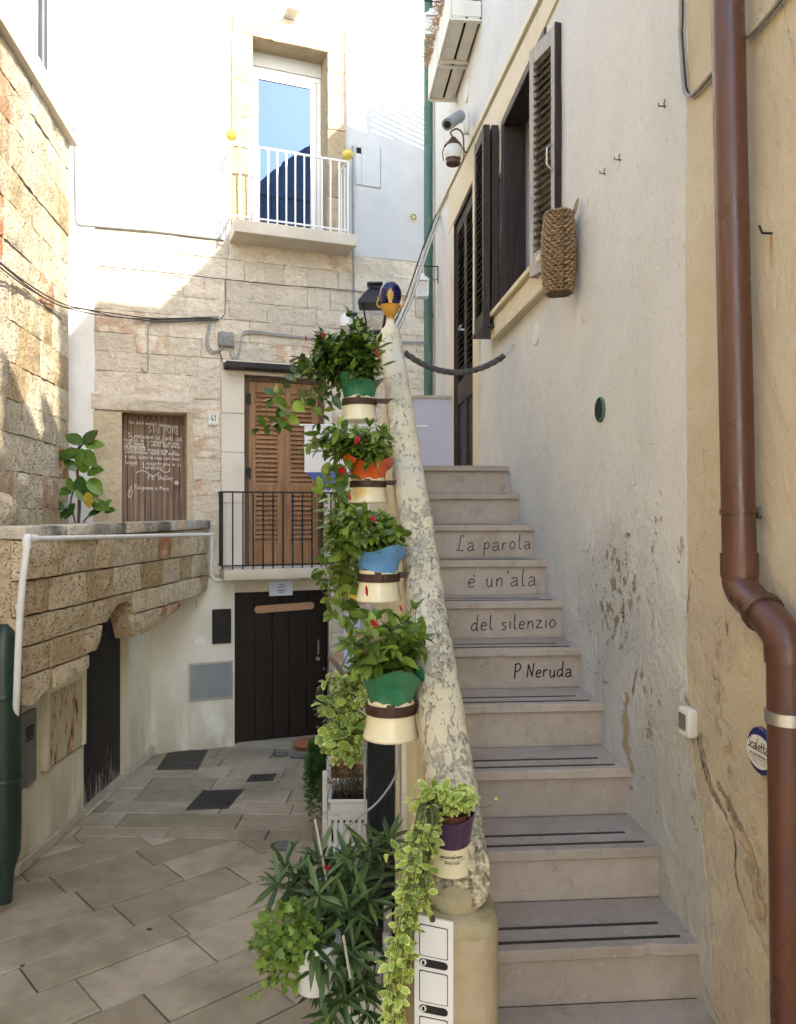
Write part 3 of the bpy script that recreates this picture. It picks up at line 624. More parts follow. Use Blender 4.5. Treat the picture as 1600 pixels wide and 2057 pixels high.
# ------------------------------------------------------------------ house beside the stairs
sh = thing('stair_house', 'tall house with uneven white and ochre plaster wall beside the stairs', 'house', (1.2, 4, 0))
RY = lambda Y: -math.hypot(1, .09375) * Y              # s of a point on the wall at depth Y
dx0, dx1 = RW.X(914), RW.X(953.5); dz1 = RW.Z(934, 405) ; dz0 = Z0
wx0, wx1 = RW.X(1011), RY(3.99); wz0, wz1 = RW.Z(1003, 636) , RW.Z(1010, 246)
wall = wall_grid(RW, RY(8.50), RY(-5), -.05, E + 4.4, [(dx0, dx1, dz0 - .3, dz1), (wx0, wx1, wz0, wz1)], .13, .007)
wall.build('wall', M['stairwall'], sh, smooth=True, angle=180, label='uneven white and ochre plaster wall')
up = MB(RW)                                            # upper storey and roofline, seen only by the sun
up.box(RY(7.95), RY(4.06), .003, .35, E + 4.4, E + 5.55)
up.prism([(RY(4.06), E + 4.4), (RY(1.85), E + 4.4), (RY(1.85), E + 6.15), (RY(2.9), E + 6.28), (RY(4.06), E + 5.55)], .003, .35)
up.box(RY(1.85), RY(-5), .003, .35, E + 4.4, E + 4.62); up.box(RY(8.5), RY(7.95), .003, .3, E + 4.4, E + 5.2)
for y_, h_, w_ in ((1.35, 5.25, .10), (.95, 5.0, .14), (.45, 5.4, .07), (1.62, 5.1, .05)): up.box(RY(y_ + w_), RY(y_), .01, .3, E + 4.6, E + h_)  # unseen uprights added to break the sun on the tufa wall into streaks
up.build('upper_wall', M['facade'], sh)
bk = MB(RW); bk.box(RY(8.5), RY(-5), 4.0, 4.2, -.05, E + 4.4); bk.box(RY(8.455), RY(1.85), .36, 4.0, E + 4.30, E + 5.15); bk.box(RY(1.84), RY(-5), .36, 4.0, E + 4.30, E + 4.6); bk.box(RY(8.5), RY(8.46), .301, 4.0, -.05, E + 5.2); bk.build('far_walls_and_roof', M['facade'], sh)
# reveals
rv = MB(RW); rv.box(wx0 - .06, wx0 - .001, .012, .42, wz0 - .05, wz1 + .05); rv.box(wx1 + .001, wx1 + .06, .012, .42, wz0 - .05, wz1 + .05)
rv.box(wx0 - .06, wx1 + .06, .012, .42, wz1 + .001, wz1 + .06); rv.box(wx0 - .06, wx1 + .06, .014, .42, wz0 - .06, wz0 - .001); rv.build('window_reveal', M['strip'], sh)
wf = MB(RW)
for x in ((wx0, wx0 + .055), (wx1 - .055, wx1)): wf.box(x[0], x[1], -.012, .13, wz0, wz1)
wf.box(wx0, wx1, -.0115, .128, wz1 - .05, wz1 - .001); win = wf.build('window', M['darkwood'], sh, bevel=.004)
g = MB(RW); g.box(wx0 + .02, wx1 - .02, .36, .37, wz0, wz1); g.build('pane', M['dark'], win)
g = MB(RW); g.box((wx0 + wx1) / 2 - .03, (wx0 + wx1) / 2 + .03, .33, .355, wz0, wz1); g.box(wx0, wx0 + .06, .33, .355, wz0, wz1); g.build('window_frame', M['darkwood'], win)
# yellow border round window and door
yb = MB(RW); ztr = lambda x: RW.Z(1090, 0) + (RW.Z(880, 430) - RW.Z(1090, 0)) * (x - RW.X(1090)) / (RW.X(880) - RW.X(1090))
xa, xb = RW.X(968), RY(3.66)
yb.prism([(wx0 - .0, wz1 + .002), (wx1, wz1 + .002), (wx1, wz1 + .004), (xb, wz1 + .004), (xb, ztr(xb) - .03), (RW.X(953), ztr(RW.X(953)) - .03), (RW.X(953), wz1 - .3), (wx0 - .06, wz1 - .3)], -.012, .01)
yb.prism([(RW.X(905), dz1 + .004), (dx1, dz1 + .004), (dx1 + .0, ztr(dx1) - .03), (RW.X(905), ztr(RW.X(905)) - .03)], -.0135, .01)
yb.box(dx1 + .002, RW.X(966), -.0125, .02, Z0 + .002, wz1 - .31); yb.box(RW.X(907), dx0 - .002, -.011, .02, Z0 + .002, dz1 + .001)
yb.build('painted_border', M['yellow'], sh, bevel=.003)
sl = MB(RW); sx0, sx1 = RW.X(1001), RW.X(1112); zt = RW.Z(1001, 634)
sl.box(sx0, sx1, -.075, .05, zt - .035, zt); sl.box(sx0 + .01, sx1, -.05, .02, zt - .165, zt - .0355); sl.build('window_sill', M['yellow'], sh, bevel=.006)
# louvred leaves
slat_me = MB().box(-.5, .5, -.5, .5, -.5, .5).mesh('slat', M['darkwood']); slat_in = MB().box(-.5, .5, -.5, .5, -.5, .5).mesh('slat', M['slatgrey']); slat_br = MB().box(-.5, .5, -.5, .5, -.5, .5).mesh('slat', M['brownwood'])
def leaf(fr, parent, name, x0, x1, z0, z1, y0, th, panels, me, mat, st=.05, pitch=.045, tilt=42, rail=.07, extra=None):
    """one louvred leaf: stiles and rails, with each slat a piece of its own; panels = [(z0,z1,kind)]"""
    b = MB(fr); b.box(x0, x0 + st, y0, y0 + th, z0, z1); b.box(x1 - st, x1, y0, y0 + th, z0, z1)
    zs = sorted([z0] + [v for p in panels for v in p[:2]] + [z1])
    for a, c in zip(zs[0::2], zs[1::2]): b.box(x0 + st, x1 - st, y0 + .001, y0 + th - .001, a, c)
    for a, c, k in panels:
        if k == 'panel': b.box(x0 + st, x1 - st, y0 + .018, y0 + th - .006, a, c)
        elif k == 'slat': b.box(x0 + st, x1 - st, y0 + th - .003, y0 + th - .001, a, c)
    o = b.build(name, mat, parent, bevel=.003)
    for a, c, k in panels:
        if k != 'slat': continue
        n = max(1, round((c - a) / pitch)); p = (c - a) / n
        for i in range(n):
            put('slat', me, o, fr.M @ T((x0 + x1) / 2, y0 + th * .45, a + p * (i + .5)) @ Matrix.Rotation(math.radians(-tilt), 4, 'X') @ S(x1 - x0 - 2 * st, .007, p * 1.12))
    return o
zb = RW.Z(1003, 655); zt_ = RW.Z(1003, 262)
nl = Frame(.7383 - .367 * .225, 3.75 + .225, .3445, -.9388); W_ = .24
for k, off in ((0, 0.0), (1, .052)):
    leaf(nl, sh, 'shutter', 0, W_, E + 1.17, E + 2.30, off, .042, [(E + 1.28, E + 2.22, 'slat')], slat_in, M['shutterin'] if not k else M['darkwood'], .036, .036, 50)
ed = MB(nl); ed.box(W_ + .0005, W_ + .012, -.004, .098, E + 1.165, E + 2.305); ed.build('shutter_edge', M['darkwood'], sh, bevel=.002)
hd = MB(nl); hd.tube([(W_ - .02, -.004, E + 1.62), (W_ - .02, -.03, E + 1.64), (W_ - .02, -.03, E + 1.72), (W_ - .02, -.004, E + 1.74)], .005, 6); hd.tube([(W_ + .0, .05, E + 1.84), (W_ + .03, .05, E + 1.85), (W_ + .03, .05, E + 1.82)], .006, 6); hd.build('shutter_handle', M['steel'], sh, smooth=True)
for k, off in ((0, -.062), (1, -.116)):
    leaf(RW, sh, 'shutter', RY(5.30), RY(5.0), zb, zt_, off, .042, [(zb + .08, zt_ - .08, 'slat')], slat_me, M['darkwood'], .045, .042)
hk = MB(RW); hk.box(RY(5.33), RY(4.985), -.125, -.0, zb - .028, zb - .003); hk.tube([(RY(5.36), 0, zb + .25), (RY(5.36), -.05, zb + .25), (RY(5.36), -.05, zb + .17)], .008, 6); hk.build('shutter_stop', M['black'], sh)
# door: two louvred leaves set back in the wall
dm = (dx0 + dx1) / 2; pn = [(dz0 + .10, dz0 + .62, 'panel'), (dz0 + .80, dz1 - .12, 'slat')]
door = MB(RW); door.box(dx0 - .0, dx0 + .02, -.008, .12, dz0, dz1); door.box(dx1 - .02, dx1, -.008, .12, dz0, dz1); door.box(dx0, dx1, -.0075, .12, dz1 - .025, dz1 - .001); door.box(dx0, dx1, .1, .11, dz0, dz1)
dr = door.build('door', M['darkwood'], sh, bevel=.003)
for a, c in ((dx0 + .021, dm - .002), (dm + .002, dx1 - .021)): leaf(RW, dr, 'door_leaf', a, c, dz0 + .005, dz1 - .027, .012, .045, pn, slat_me, M['darkwood'], .05, .05)
hd = MB(RW); zc = RW.Z(940, 655); hd.tube([(dm + .05, -.004, zc), (dm + .05, -.05, zc), (dm + .14, -.05, zc + .01)], .009, 8); hd.build('door_handle', M['steel'], dr, smooth=True)
# wall discs and trunking
tk = MB(RW)
def trunk(b, a, c, w, d): (lambda A, B: b.prism([(A[0], A[1] - w / 2), (B[0], B[1] - w / 2), (B[0], B[1] + w / 2), (A[0], A[1] + w / 2)][::-1] if A[0] > B[0] else [(A[0], A[1] - w / 2), (B[0], B[1] - w / 2), (B[0], B[1] + w / 2), (A[0], A[1] + w / 2)], -d, .012))(a, c)
trunk(tk, RW.pt(880, 430), RW.pt(1130, -85), .042, .03); tk.build('cable_trunking', M['beige'], sh, bevel=.004)
def disc(fr, px, py, r, th, mat, parent, name, n=28, rim=None, **k):
    x, z = fr.pt(px, py); b = MB(fr); out = [(x + r * math.cos(2 * math.pi * i / n), z + r * math.sin(2 * math.pi * i / n)) for i in range(n)]
    b.prism(out, -th, .01); return b.build(name, mat, parent, bevel=.004 if th > .009 else 0, **k), x, z
disc(RW, 1079, 672, .055, .012, M['strip'], sh, 'blank_cover')
disc(RW, 939, 186, .07, .012, M['strip'], sh, 'blank_cover')
vt, x, z = disc(RW, 1208, 822, .052, .010, M['palegreen'], sh, 'wall_vent', label='small round green wall vent')
g = MB(RW)
for k in range(-5, 6):
    w = math.sqrt(max(0, .042 ** 2 - (k * .0078) ** 2)); g.box(x - w, x + w, -.0125, -.0105, z + k * .0078 - .0022, z + k * .0078 + .0022)
g.build('vent_slots', M['dark'], vt)
# pockmarks, cracks and bare patches in the plaster
rgc = random.Random(21)
def wall_y(fr, x, z, amp=.007, freq=1.6):
    p = fr.w(x, 0, z); return amp * (noise.noise(p * freq) + .5 * noise.noise(p * freq * 3.1))
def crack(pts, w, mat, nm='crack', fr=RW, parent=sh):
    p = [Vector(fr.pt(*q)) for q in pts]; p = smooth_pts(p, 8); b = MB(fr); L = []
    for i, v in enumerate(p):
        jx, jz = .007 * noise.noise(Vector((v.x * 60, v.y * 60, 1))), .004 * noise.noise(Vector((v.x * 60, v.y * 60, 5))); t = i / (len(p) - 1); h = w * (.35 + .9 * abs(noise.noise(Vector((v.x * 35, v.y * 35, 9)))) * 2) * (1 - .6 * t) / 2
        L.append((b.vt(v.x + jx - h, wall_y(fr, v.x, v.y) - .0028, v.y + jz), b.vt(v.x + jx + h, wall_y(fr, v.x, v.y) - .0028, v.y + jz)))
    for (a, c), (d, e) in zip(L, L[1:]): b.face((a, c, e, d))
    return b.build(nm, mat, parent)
def erode(lines, mat, nm='bare_patch', fr=RW, parent=sh, cell=.0035, nz=1.0, lift=.0025, seed=0, dens=None):
    """ragged patch of missing plaster: cells near the given strokes, broken up by noise; lines = [(px, py, radius m), ...]"""
    P2 = [(Vector(fr.pt(a, b_)), r) for a, b_, r in lines]; x0 = min(p.x - 2.2 * r for p, r in P2); x1 = max(p.x + 2.2 * r for p, r in P2); z0 = min(p.y - 2.2 * r for p, r in P2); z1 = max(p.y + 2.2 * r for p, r in P2)
    b = MB(fr); ids = {}; nx, nzc = int((x1 - x0) / cell), int((z1 - z0) / cell)
    def vid(i, j):
        if (i, j) not in ids:
            x, z = x0 + i * cell, z0 + j * cell; ids[i, j] = b.vt(x + .001 * noise.noise(Vector((x * 400, z * 400, 0))), wall_y(fr, x, z) - lift + .0012 * noise.noise(Vector((x * 160, z * 160, 3))), z)
        return ids[i, j]
    for i in range(nx):
        for j in range(nzc):
            q = Vector((x0 + (i + .5) * cell, z0 + (j + .5) * cell)); d = 9
            segs = list(zip(P2, P2[1:])) if len(P2) > 1 else [(P2[0], P2[0])]
            for (a, ra), (c, rc) in segs:
                e = c - a; t = max(0, min(1, (q - a).dot(e) / max(1e-9, e.length_squared))); d = min(d, (q - (a + e * t)).length / (ra + (rc - ra) * t))
            v = Vector((q.x, q.y, seed)); n_ = noise.noise(v * 28) + .7 * noise.noise(v * 75) + .45 * noise.noise(v * 190)
            if d + nz * n_ < (1 if dens is None else dens): b.face((vid(i, j), vid(i + 1, j), vid(i + 1, j + 1), vid(i, j + 1)))
    if b.f: b.build(nm, mat, parent, smooth=True, angle=180)
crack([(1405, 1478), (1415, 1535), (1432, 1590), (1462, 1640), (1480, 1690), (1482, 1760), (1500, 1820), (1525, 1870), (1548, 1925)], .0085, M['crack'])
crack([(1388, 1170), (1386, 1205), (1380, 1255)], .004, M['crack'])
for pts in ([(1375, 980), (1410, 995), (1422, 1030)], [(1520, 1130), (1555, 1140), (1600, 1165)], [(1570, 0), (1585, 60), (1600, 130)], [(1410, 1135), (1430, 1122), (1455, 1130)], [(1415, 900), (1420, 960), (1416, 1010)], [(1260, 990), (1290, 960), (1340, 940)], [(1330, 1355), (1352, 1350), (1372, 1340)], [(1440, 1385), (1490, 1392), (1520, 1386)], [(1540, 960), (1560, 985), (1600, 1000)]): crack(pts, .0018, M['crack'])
erode([(1410, 1475, .006), (1416, 1520, .010), (1424, 1560, .011), (1440, 1600, .007), (1462, 1635, .006)], M['render'], nz=.9, seed=1)
erode([(1448, 1580, .010), (1470, 1620, .014), (1488, 1665, .012)], M['render'], nz=1.3, seed=2)
erode([(1380, 1400, .008), (1386, 1416, .007)], M['render'], nz=.9, seed=3); erode([(1462, 1250, .005), (1464, 1275, .004)], M['render'], nz=.9, seed=4); erode([(1412, 1288, .005)], M['render'], nz=.9, seed=5)
erode([(1280, 1350, .011), (1276, 1366, .007), (1272, 1392, .007)], M['render'], nz=1.0, seed=6); erode([(1262, 1075, .008), (1270, 1072, .004)], M['render'], nz=1.1, seed=7)
erode([(1262, 1400, .012), (1256, 1450, .020), (1258, 1500, .022), (1272, 1545, .014)], M['bare'], nz=1.2, seed=8)
erode([(1500, 1700, .018), (1515, 1760, .025), (1530, 1830, .022)], M['bare'], nz=1.4, seed=9); erode([(1510, 1740, .012), (1518, 1800, .012)], M['render'], nz=1.5, seed=10, dens=.7)
erode([(1235, 1120, .10), (1270, 1180, .13), (1250, 1260, .12), (1215, 1220, .10)], M['render'], nz=1.6, seed=11, dens=-.28); erode([(1445, 1300, .05), (1450, 1420, .06), (1465, 1540, .05)], M['bare'], nz=1.5, seed=12, dens=-.35)
erode([(1320, 1040, .015), (1315, 1110, .02), (1322, 1170, .015)], M['render'], nz=1.5, seed=13, dens=-.1)
# ------------------------------------------------------------------ house across the end of the alley
bh = thing('end_house', 'old stone house closing the alley, white limewash above and rough blocks below', 'house', (-1.5, 9, 0))
def fx(px): return F.X(px)
ZW = 5.62                                              # where limewash meets bare stone
wl, wr = fx(507), fx(655); wzb, wzt = F.Z(520, 452), F.Z(507, 82)
holes = [(fx(505), fx(657), wzb, F.Z(505, 78))]
wall = wall_grid(F, -7.5, 2.2, ZW, 9.6, holes, .3, .004, y=-.012, edge=lambda x, z: (x, z + (.05 * noise.noise(Vector((x * 2.2, 0, 3))) if z < ZW + .01 else 0)))
wall.build('limewashed_wall', M['facade'], bh, smooth=True, angle=180)
bk = MB(F)
core_holes = [(fx(245), fx(375), 0, F.Z(300, 828)), (fx(490), fx(652), F.Z(570, 1136), F.Z(570, 757)), (fx(471), fx(661), 0, F.Z(560, 1186))]
wall_grid(F, -3.9, 2.2, -.05, ZW + .06, core_holes, .35, .002, y=.004).build('mortar_bed', M['mortar'], bh)
bk = MB(F); bk.box(-7.5, 2.2, .55, .75, -.05, 9.6); bk.box(-7.5, 2.2, .02, .55, 9.55, 9.6); bk.build('inner_wall', M['facade'], bh)
# white strip at the left corner
st = wall_grid(F, -3.95, fx(190), 0, ZW + .02, (), .12, .004, y=-.03, edge=lambda x, z: (x + (.025 * noise.noise(Vector((z * 3, 1, 0))) if x > fx(190) - .001 else 0), z)); st.build('plaster_strip', M['strip'], bh, smooth=True, angle=180)
e = MB(F); e.box(fx(190) - .012, fx(190) - .004, -.028, .02, 0, ZW); e.build('plaster_strip_edge', M['strip'], bh)
rgb = random.Random(5)
d41 = (fx(186), fx(386), 0, F.Z(286, 796)); niche = (fx(443), fx(668), 0, F.Z(470, 722)); low = (fx(300), fx(472), 0, F.Z(440, 1160))
fill(F, bh, V_lime, fx(190), .75, 1.2, ZW + .0, (.17, .25), (.24, .48), .017, rgb, [d41, niche, (fx(380), fx(443), 0, 1.9)], .006)
fill(F, bh, V_lime, fx(663), .5, .0, 1.2, (.17, .24), (.22, .4), .025, rgb, [], .01)
fill(F, bh, V_lime, fx(388), fx(443), 1.9, F.Z(400, 1055), (.2, .3), (.2, .3), .02, rgb, [], .008)
# dressed stones round door 41
rgd = random.Random(8)
block(F, bh, V_lime, fx(184), fx(388), F.Z(286, 826), F.Z(286, 794), .05, rgd)
for a, c in ((1120, 920), (920, 826)): block(F, bh, V_sm, fx(187), fx(245), F.Z(216, a), F.Z(216, c), .04, rgd)
for a, c in ((1120, 985), (985, 905), (905, 826)): block(F, bh, V_sm, fx(375), fx(388), F.Z(380, a), F.Z(380, c), .035, rgd)
rv = MB(F); za = F.Z(300, 829)
rv.box(fx(245) - .02, fx(245), .0, .24, 1.2, za); rv.box(fx(375), fx(375) + .02, .0, .24, 1.2, za); rv.box(fx(245) - .02, fx(375) + .02, .0, .24, za, za + .02); rv.build('door_reveal', M['limesm'], bh)
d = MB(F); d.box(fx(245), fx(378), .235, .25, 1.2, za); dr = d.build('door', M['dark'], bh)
n = 11; xa, xb = fx(245), fx(376)
for k in range(n):
    p = MB(F); w = (xb - xa) / n; p.box(xa + w * k + .0025, xa + w * (k + 1) - .0025, .205 + rgd.uniform(0, .006), .234, 1.3, za - .002); p.build('plank', M['greywood'], dr, bevel=.003)
kx, kz = F.pt(354, 970, -.2); b = MB(F); b.tube([(kx, .205, kz), (kx, .17, kz)], .014, 10); b.tube([(kx, .172, kz), (kx, .16, kz), (kx, .14, kz), (kx, .132, kz)], [.012, .027, .025, .008], 12); b.build('knob', M['lip'], dr, smooth=True)
rgt = random.Random(4); cb = MB(F)
for txt, px, py, h, sl_, ad in (("Qui, dov'e` anche il calamaio con", 259, 849, .034, -.065, .80), ('STU PORE', 298, 867, .062, -.03, 1.0), ("'Si mescono le fonti col", 254, 877, .046, -.05, .95), ('rivello  e  i ruscelli si pon', 250, 885, .040, -.05, .95), ('col mare  i venti del cielo', 253, 892, .038, -.045, 1.02), ('nel sempre nitida', 250, 897, .026, -.03, .8), ('con dolce emozione  si', 250, 902, .040, -.05, 1.05), ('confondono; nulla nel mondo', 252, 909, .036, -.03, .98), ('e` solo, tutte le cose con divin', 251, 919, .034, -.03, .98), ("legge  s'incontrano e si", 252, 931, .040, -.03, 1.12), ('fondono!', 287, 941, .044, -.02, 1.08), ('P.B. Shelley', 297, 963, .042, .02, .95), ('Polignano a Mare', 270, 982, .038, -.02, .98)):
    x, z = F.pt(px, py, -.2); write(cb, txt.replace(';', ','), x, z, h * 1.18, .2035, .0055, rgt, .05, ad, sl_)
for pts in ([(273, 949), (285, 945), (295, 948), (308, 956), (320, 948)], [(322, 943), (332, 948), (340, 946), (341, 940)]): cb.ribbon(smooth_pts([F.pt(*q, -.2) for q in pts], 6), .2035, .008)
for pts in ([(258, 999), (262, 980), (266, 975)], [(262, 998), (267, 984), (258, 988)], [(264, 978), (257, 992), (263, 1000)]): cb.ribbon(smooth_pts([F.pt(*q, -.2) for q in pts], 4), .2035, .006)
cb.build('chalk_poem', M['chalk'], dr, label='white chalk poem handwritten over the planks')
# balcony door niche
zc = F.Z(470, 744); zs = F.Z(560, 1137)
def dressed(px0, px1, z0, z1, y0, nm='dressed_stone', m='smoothjamb'):
    b = MB(F); b.box(fx(px0) + .002, fx(px1) - .002, y0, .12, z0 + .002, z1 - .002); b.build(nm, M[m], bh, bevel=.004)
zz = [zs, F.Z(468, 1010), F.Z(468, 908), F.Z(468, 830), zc]
for a, c in zip(zz, zz[1:]): dressed(444, 491, a, c, -.02 + rgd.uniform(-.003, .003)); dressed(652, 668, a, c, -.018)
dressed(491, 652, F.Z(570, 757), F.Z(470, 744) + .0, -.019); dressed(446, 668, F.Z(450, 731) + .01, F.Z(450, 722), -.045, 'lintel')
b = MB(F); b.box(fx(449), fx(660), -.20, -.0, F.Z(450, 741), F.Z(450, 731) + .006); b.build('canopy', M['black'], bh, bevel=.004)
x0, x1 = fx(491.5), fx(651); z1 = F.Z(570, 758.5)
fr_ = MB(F); fr_.box(x0, x0 + .055, .02, .12, zs, z1); fr_.box(x1 - .055, x1, .02, .12, zs, z1); fr_.box(x0, x1, .021, .12, z1 - .05, z1 - .001); fr_.box(x0, x1, .13, .135, zs, z1)
bd = fr_.build('balcony_door', M['brownframe'], bh, bevel=.004)
xm = (x0 + x1) / 2; zm = F.Z(560, 975); ztp = F.Z(540, 787); zl0, zl1 = F.Z(540, 1092), F.Z(540, 995)
for a, c in ((x0 + .056, xm - .002), (xm + .002, x1 - .056)):
    lf = leaf(F, bd, 'door_leaf', a, c, zs + .02, z1 - .052, .045, .045, [(zl0, zl1, 'slat'), (zm, ztp, 'slat')], slat_br, M['brownwood'], .075, .052, 35)
for pz in (F.Z(502, 800), F.Z(502, 950)):
    h = MB(F); h.box(x0 + .02, x0 + .075, .012, .046, pz - .06, pz + .06); h.build('hinge', M['black'], bd, bevel=.004)
# lower balcony
b = MB(F); b.box(fx(441), fx(686), -.34, .02, F.Z(560, 1158), zs - .004); b.build('balcony_slab', M['lip'], bh, bevel=.012, seg=2)
def railing(fr, px0, px1, z0, z1, dep, n, mat, r, parent, name, x0=None, x1=None, rtop=None):
    o = thing_part = None; b = MB(fr); rt = rtop or r
    for nm, za, zb_ in ((name, z1 - rt * 2, z1), ('bottom_rail', z0 + .03, z0 + .03 + rt * 1.6)):
        b = MB(fr); e_ = .0006
        b.slab([(x0 - rt, .0), (x0 - rt, -dep - rt), (x1 + rt, -dep - rt), (x1 + rt, 0), (x1 - rt, 0), (x1 - rt, -dep + rt), (x0 + rt, -dep + rt), (x0 + rt, 0)], za, zb_)
        q = b.build(nm, mat, o or parent); o = o or q
    bar = MB().box(-r, r, -r, r, 0, 1).mesh('bar', mat)
    for k in range(n + 1):
        x = x0 + (x1 - x0) * k / n; put('bar', bar, o, fr.M @ T(x, -dep, z0 - .005) @ S(1, 1, z1 - z0))
    for x in (x0, x1):
        for k in (1, 2): put('bar', bar, o, fr.M @ T(x, -dep + k * dep / 3, z0 + .03) @ S(1, 1, z1 - z0 - .03))
    return o
rl = railing(F, 445, 680, zs, F.Z(450, 986, .3), .30, 12, M['black'], .007, bh, 'railing', F.X(447, .3), F.X(684, .3), .009)
# door 45, plaster and fittings at street level
wall_grid(F, -2.95, fx(471), -.02, F.Z(440, 1160), (), .15, .006, y=-.02).build('low_plaster', M['lower'], bh, smooth=True, angle=180)
b = MB(F); b.box(fx(471), fx(664), -.015, .12, F.Z(560, 1187), F.Z(560, 1159)); b.build('lintel', M['lip'], bh, bevel=.004)
b = MB(F); b.box(fx(471) - .03, fx(471), -.018, .2, -.02, F.Z(560, 1187)); b.build('door_reveal', M['lower'], bh)
x0, x1 = fx(472), fx(661); zd = F.Z(560, 1188)
b = MB(F); b.box(x0, x1, .13, .14, -.02, zd); b.box(x0, x0 + .04, .06, .13, -.02, zd); b.box(x1 - .04, x1, .06, .13, -.02, zd); b.box(x0, x1, .061, .13, zd - .06, zd - .001); d45 = b.build('door', M['blackdoor'], bh, label='black-brown plank door numbered 45')
for k in range(5):
    w = (x1 - x0 - .08) / 5; p = MB(F); p.box(x0 + .04 + w * k + .002, x0 + .04 + w * (k + 1) - .002, .09, .128, .0, zd - .062); p.build('plank', M['blackdoor'], d45, bevel=.003)
hx, hz = F.pt(638, 1300, -.09); b = MB(F); b.tube([(hx, .09, hz + .09), (hx, .05, hz + .08), (hx, .05, hz - .07), (hx, .09, hz - .08)], .009, 8); b.tube([(hx, .09, hz - .13), (hx, .06, hz - .13)], .022, 12); b.build('door_handle', M['steel'], d45, smooth=True)
# upper window with stone surround, balcony and railing
rgu = random.Random(13)
zl = F.Z(470, 70); block(F, bh, V_sur, fx(466), fx(546), zl, F.Z(468, 36), .055, rgu, .004, -.02); block(F, bh, V_sur, fx(546), fx(692), zl, F.Z(600, 55) + .02, .05, rgu, .004, -.02)
for q in ((455, 385), (385, 300), (300, 240), (240, 168), (168, 122), (122, 71)): block(F, bh, V_sur, fx(465), fx(506), F.Z(485, q[0]), min(F.Z(485, q[1]), zl), .045 + rgu.uniform(-.008, .008), rgu, .004, -.02)
for q in ((470, 400), (400, 310), (310, 265), (265, 195), (195, 150), (150, 95)): block(F, bh, V_sur, fx(656), fx(692), F.Z(672, q[0]), min(F.Z(672, q[1]), zl), .045 + rgu.uniform(-.008, .008), rgu, .004, -.02)
x0, x1 = fx(506), fx(656); zt = zl
b = MB(F); b.box(x0 - .02, x0, -.03, .4, wzb, zt); b.box(x1, x1 + .02, -.03, .4, wzb, zt); b.box(x0, x1, -.02, .4, zt - .001, zt + .02); b.build('window_reveal', M['surround'], bh)
b = MB(F); zf = F.Z(540, 133, -.2)
b.box(x0, x1, .22, .4, zf, zt); b.build('roller_blind_box', M['facade'], bh)
b = MB(F); a, c = x0 + .0, x1 - .0
for u, v in ((a, a + .05), (c - .05, c)): b.box(u, v, .24, .30, wzb, zf)
b.box(a, c, .241, .30, zf - .06, zf - .001); b.box(a, c, .241, .30, wzb, wzb + .05)
for u, v in ((a + .055, a + .12), (c - .12, c - .055)): b.box(u, v, .255, .295, wzb + .05, zf - .06)
b.box(a + .055, c - .055, .256, .295, zf - .13, zf - .061); ww = b.build('french_window', M['white'], bh, bevel=.004)
g = MB(F); g.box(a + .12, c - .12, .27, .278, wzb + .05, zf - .13); g.build('pane', M['glass'], ww)
b = MB(F); b.box(fx(460), fx(697), -.40, .3, F.Z(460, 462, .4), F.Z(460, 436, .4)); b.build('balcony_slab', M['lip'], bh, bevel=.008)
zs2 = F.Z(460, 436, .4)
rl = railing(F, 0, 0, zs2, F.Z(463, 284, .37), .37, 13, M['white'], .008, bh, 'railing', F.X(464, .37), F.X(699, .37), .010)
for x in (F.X(464, .37), F.X(699, .37)):
    b = MB(F); zz_ = F.Z(463, 284, .37); b.lathe((x, -.37, zz_), [(.012, 0), (.02, .008), (.012, .014), (.05, .04), (.062, .075), (.05, .105), (.03, .118), (.034, .124), (.012, .122)], 16, rad=lambda th, r, z: (r * (1 + .06 * math.cos(8 * th)), z)); b.build('gold_knob', M['gold'], bh, smooth=True)
# lamp box, vents, meter door on the limewash
b = MB(F); x, z = F.pt(583, 25); b.box(x - .08, x + .06, -.22, -.005, z - .08, z + .14); b.box(x - .065, x + .045, -.21, -.03, z - .085, z - .0805); b.build('floodlight_housing', M['offwhite'], bh, bevel=.006)
for px, py in ((832, 112), (830, 436)):
    v, x, z = disc(F, px, py, .055, .022, M['barstone'], bh, 'round_vent', rim=1)
    g = MB(F)
    for k in range(8):
        th = k * math.pi / 4; g.prism([(x + .018 * math.cos(th - .2), z + .018 * math.sin(th - .2)), (x + .042 * math.cos(th - .2), z + .042 * math.sin(th - .2)), (x + .042 * math.cos(th + .2), z + .042 * math.sin(th + .2)), (x + .018 * math.cos(th + .2), z + .018 * math.sin(th + .2))], -.0235, -.0222)
    g.build('vent_slots', M['dark'], v)
b = MB(F); xa, za_ = F.pt(714, 370); xb, zb_ = F.pt(763, 297); b.box(xa, xb, -.022, -.008, za_, zb_); mp = b.build('meter_door', M['facade'], bh, bevel=.002)
b = MB(F); b.box(xa + .07, xa + .073, -.0235, -.02, za_ + .004, zb_ - .004); b.box(xa - .008, xb + .008, -.0195, -.012, za_ - .008, za_ - .001); b.box(xb + .001, xb + .008, -.0195, -.012, za_ - .001, zb_); b.build('meter_door_gap', M['conduit'], mp)
b = MB(F); x, z = F.pt(720, 302); b.box(x - .03, x + .03, -.024, -.018, z - .04, z + .03); b.build('meter_hole', M['dark'], mp)

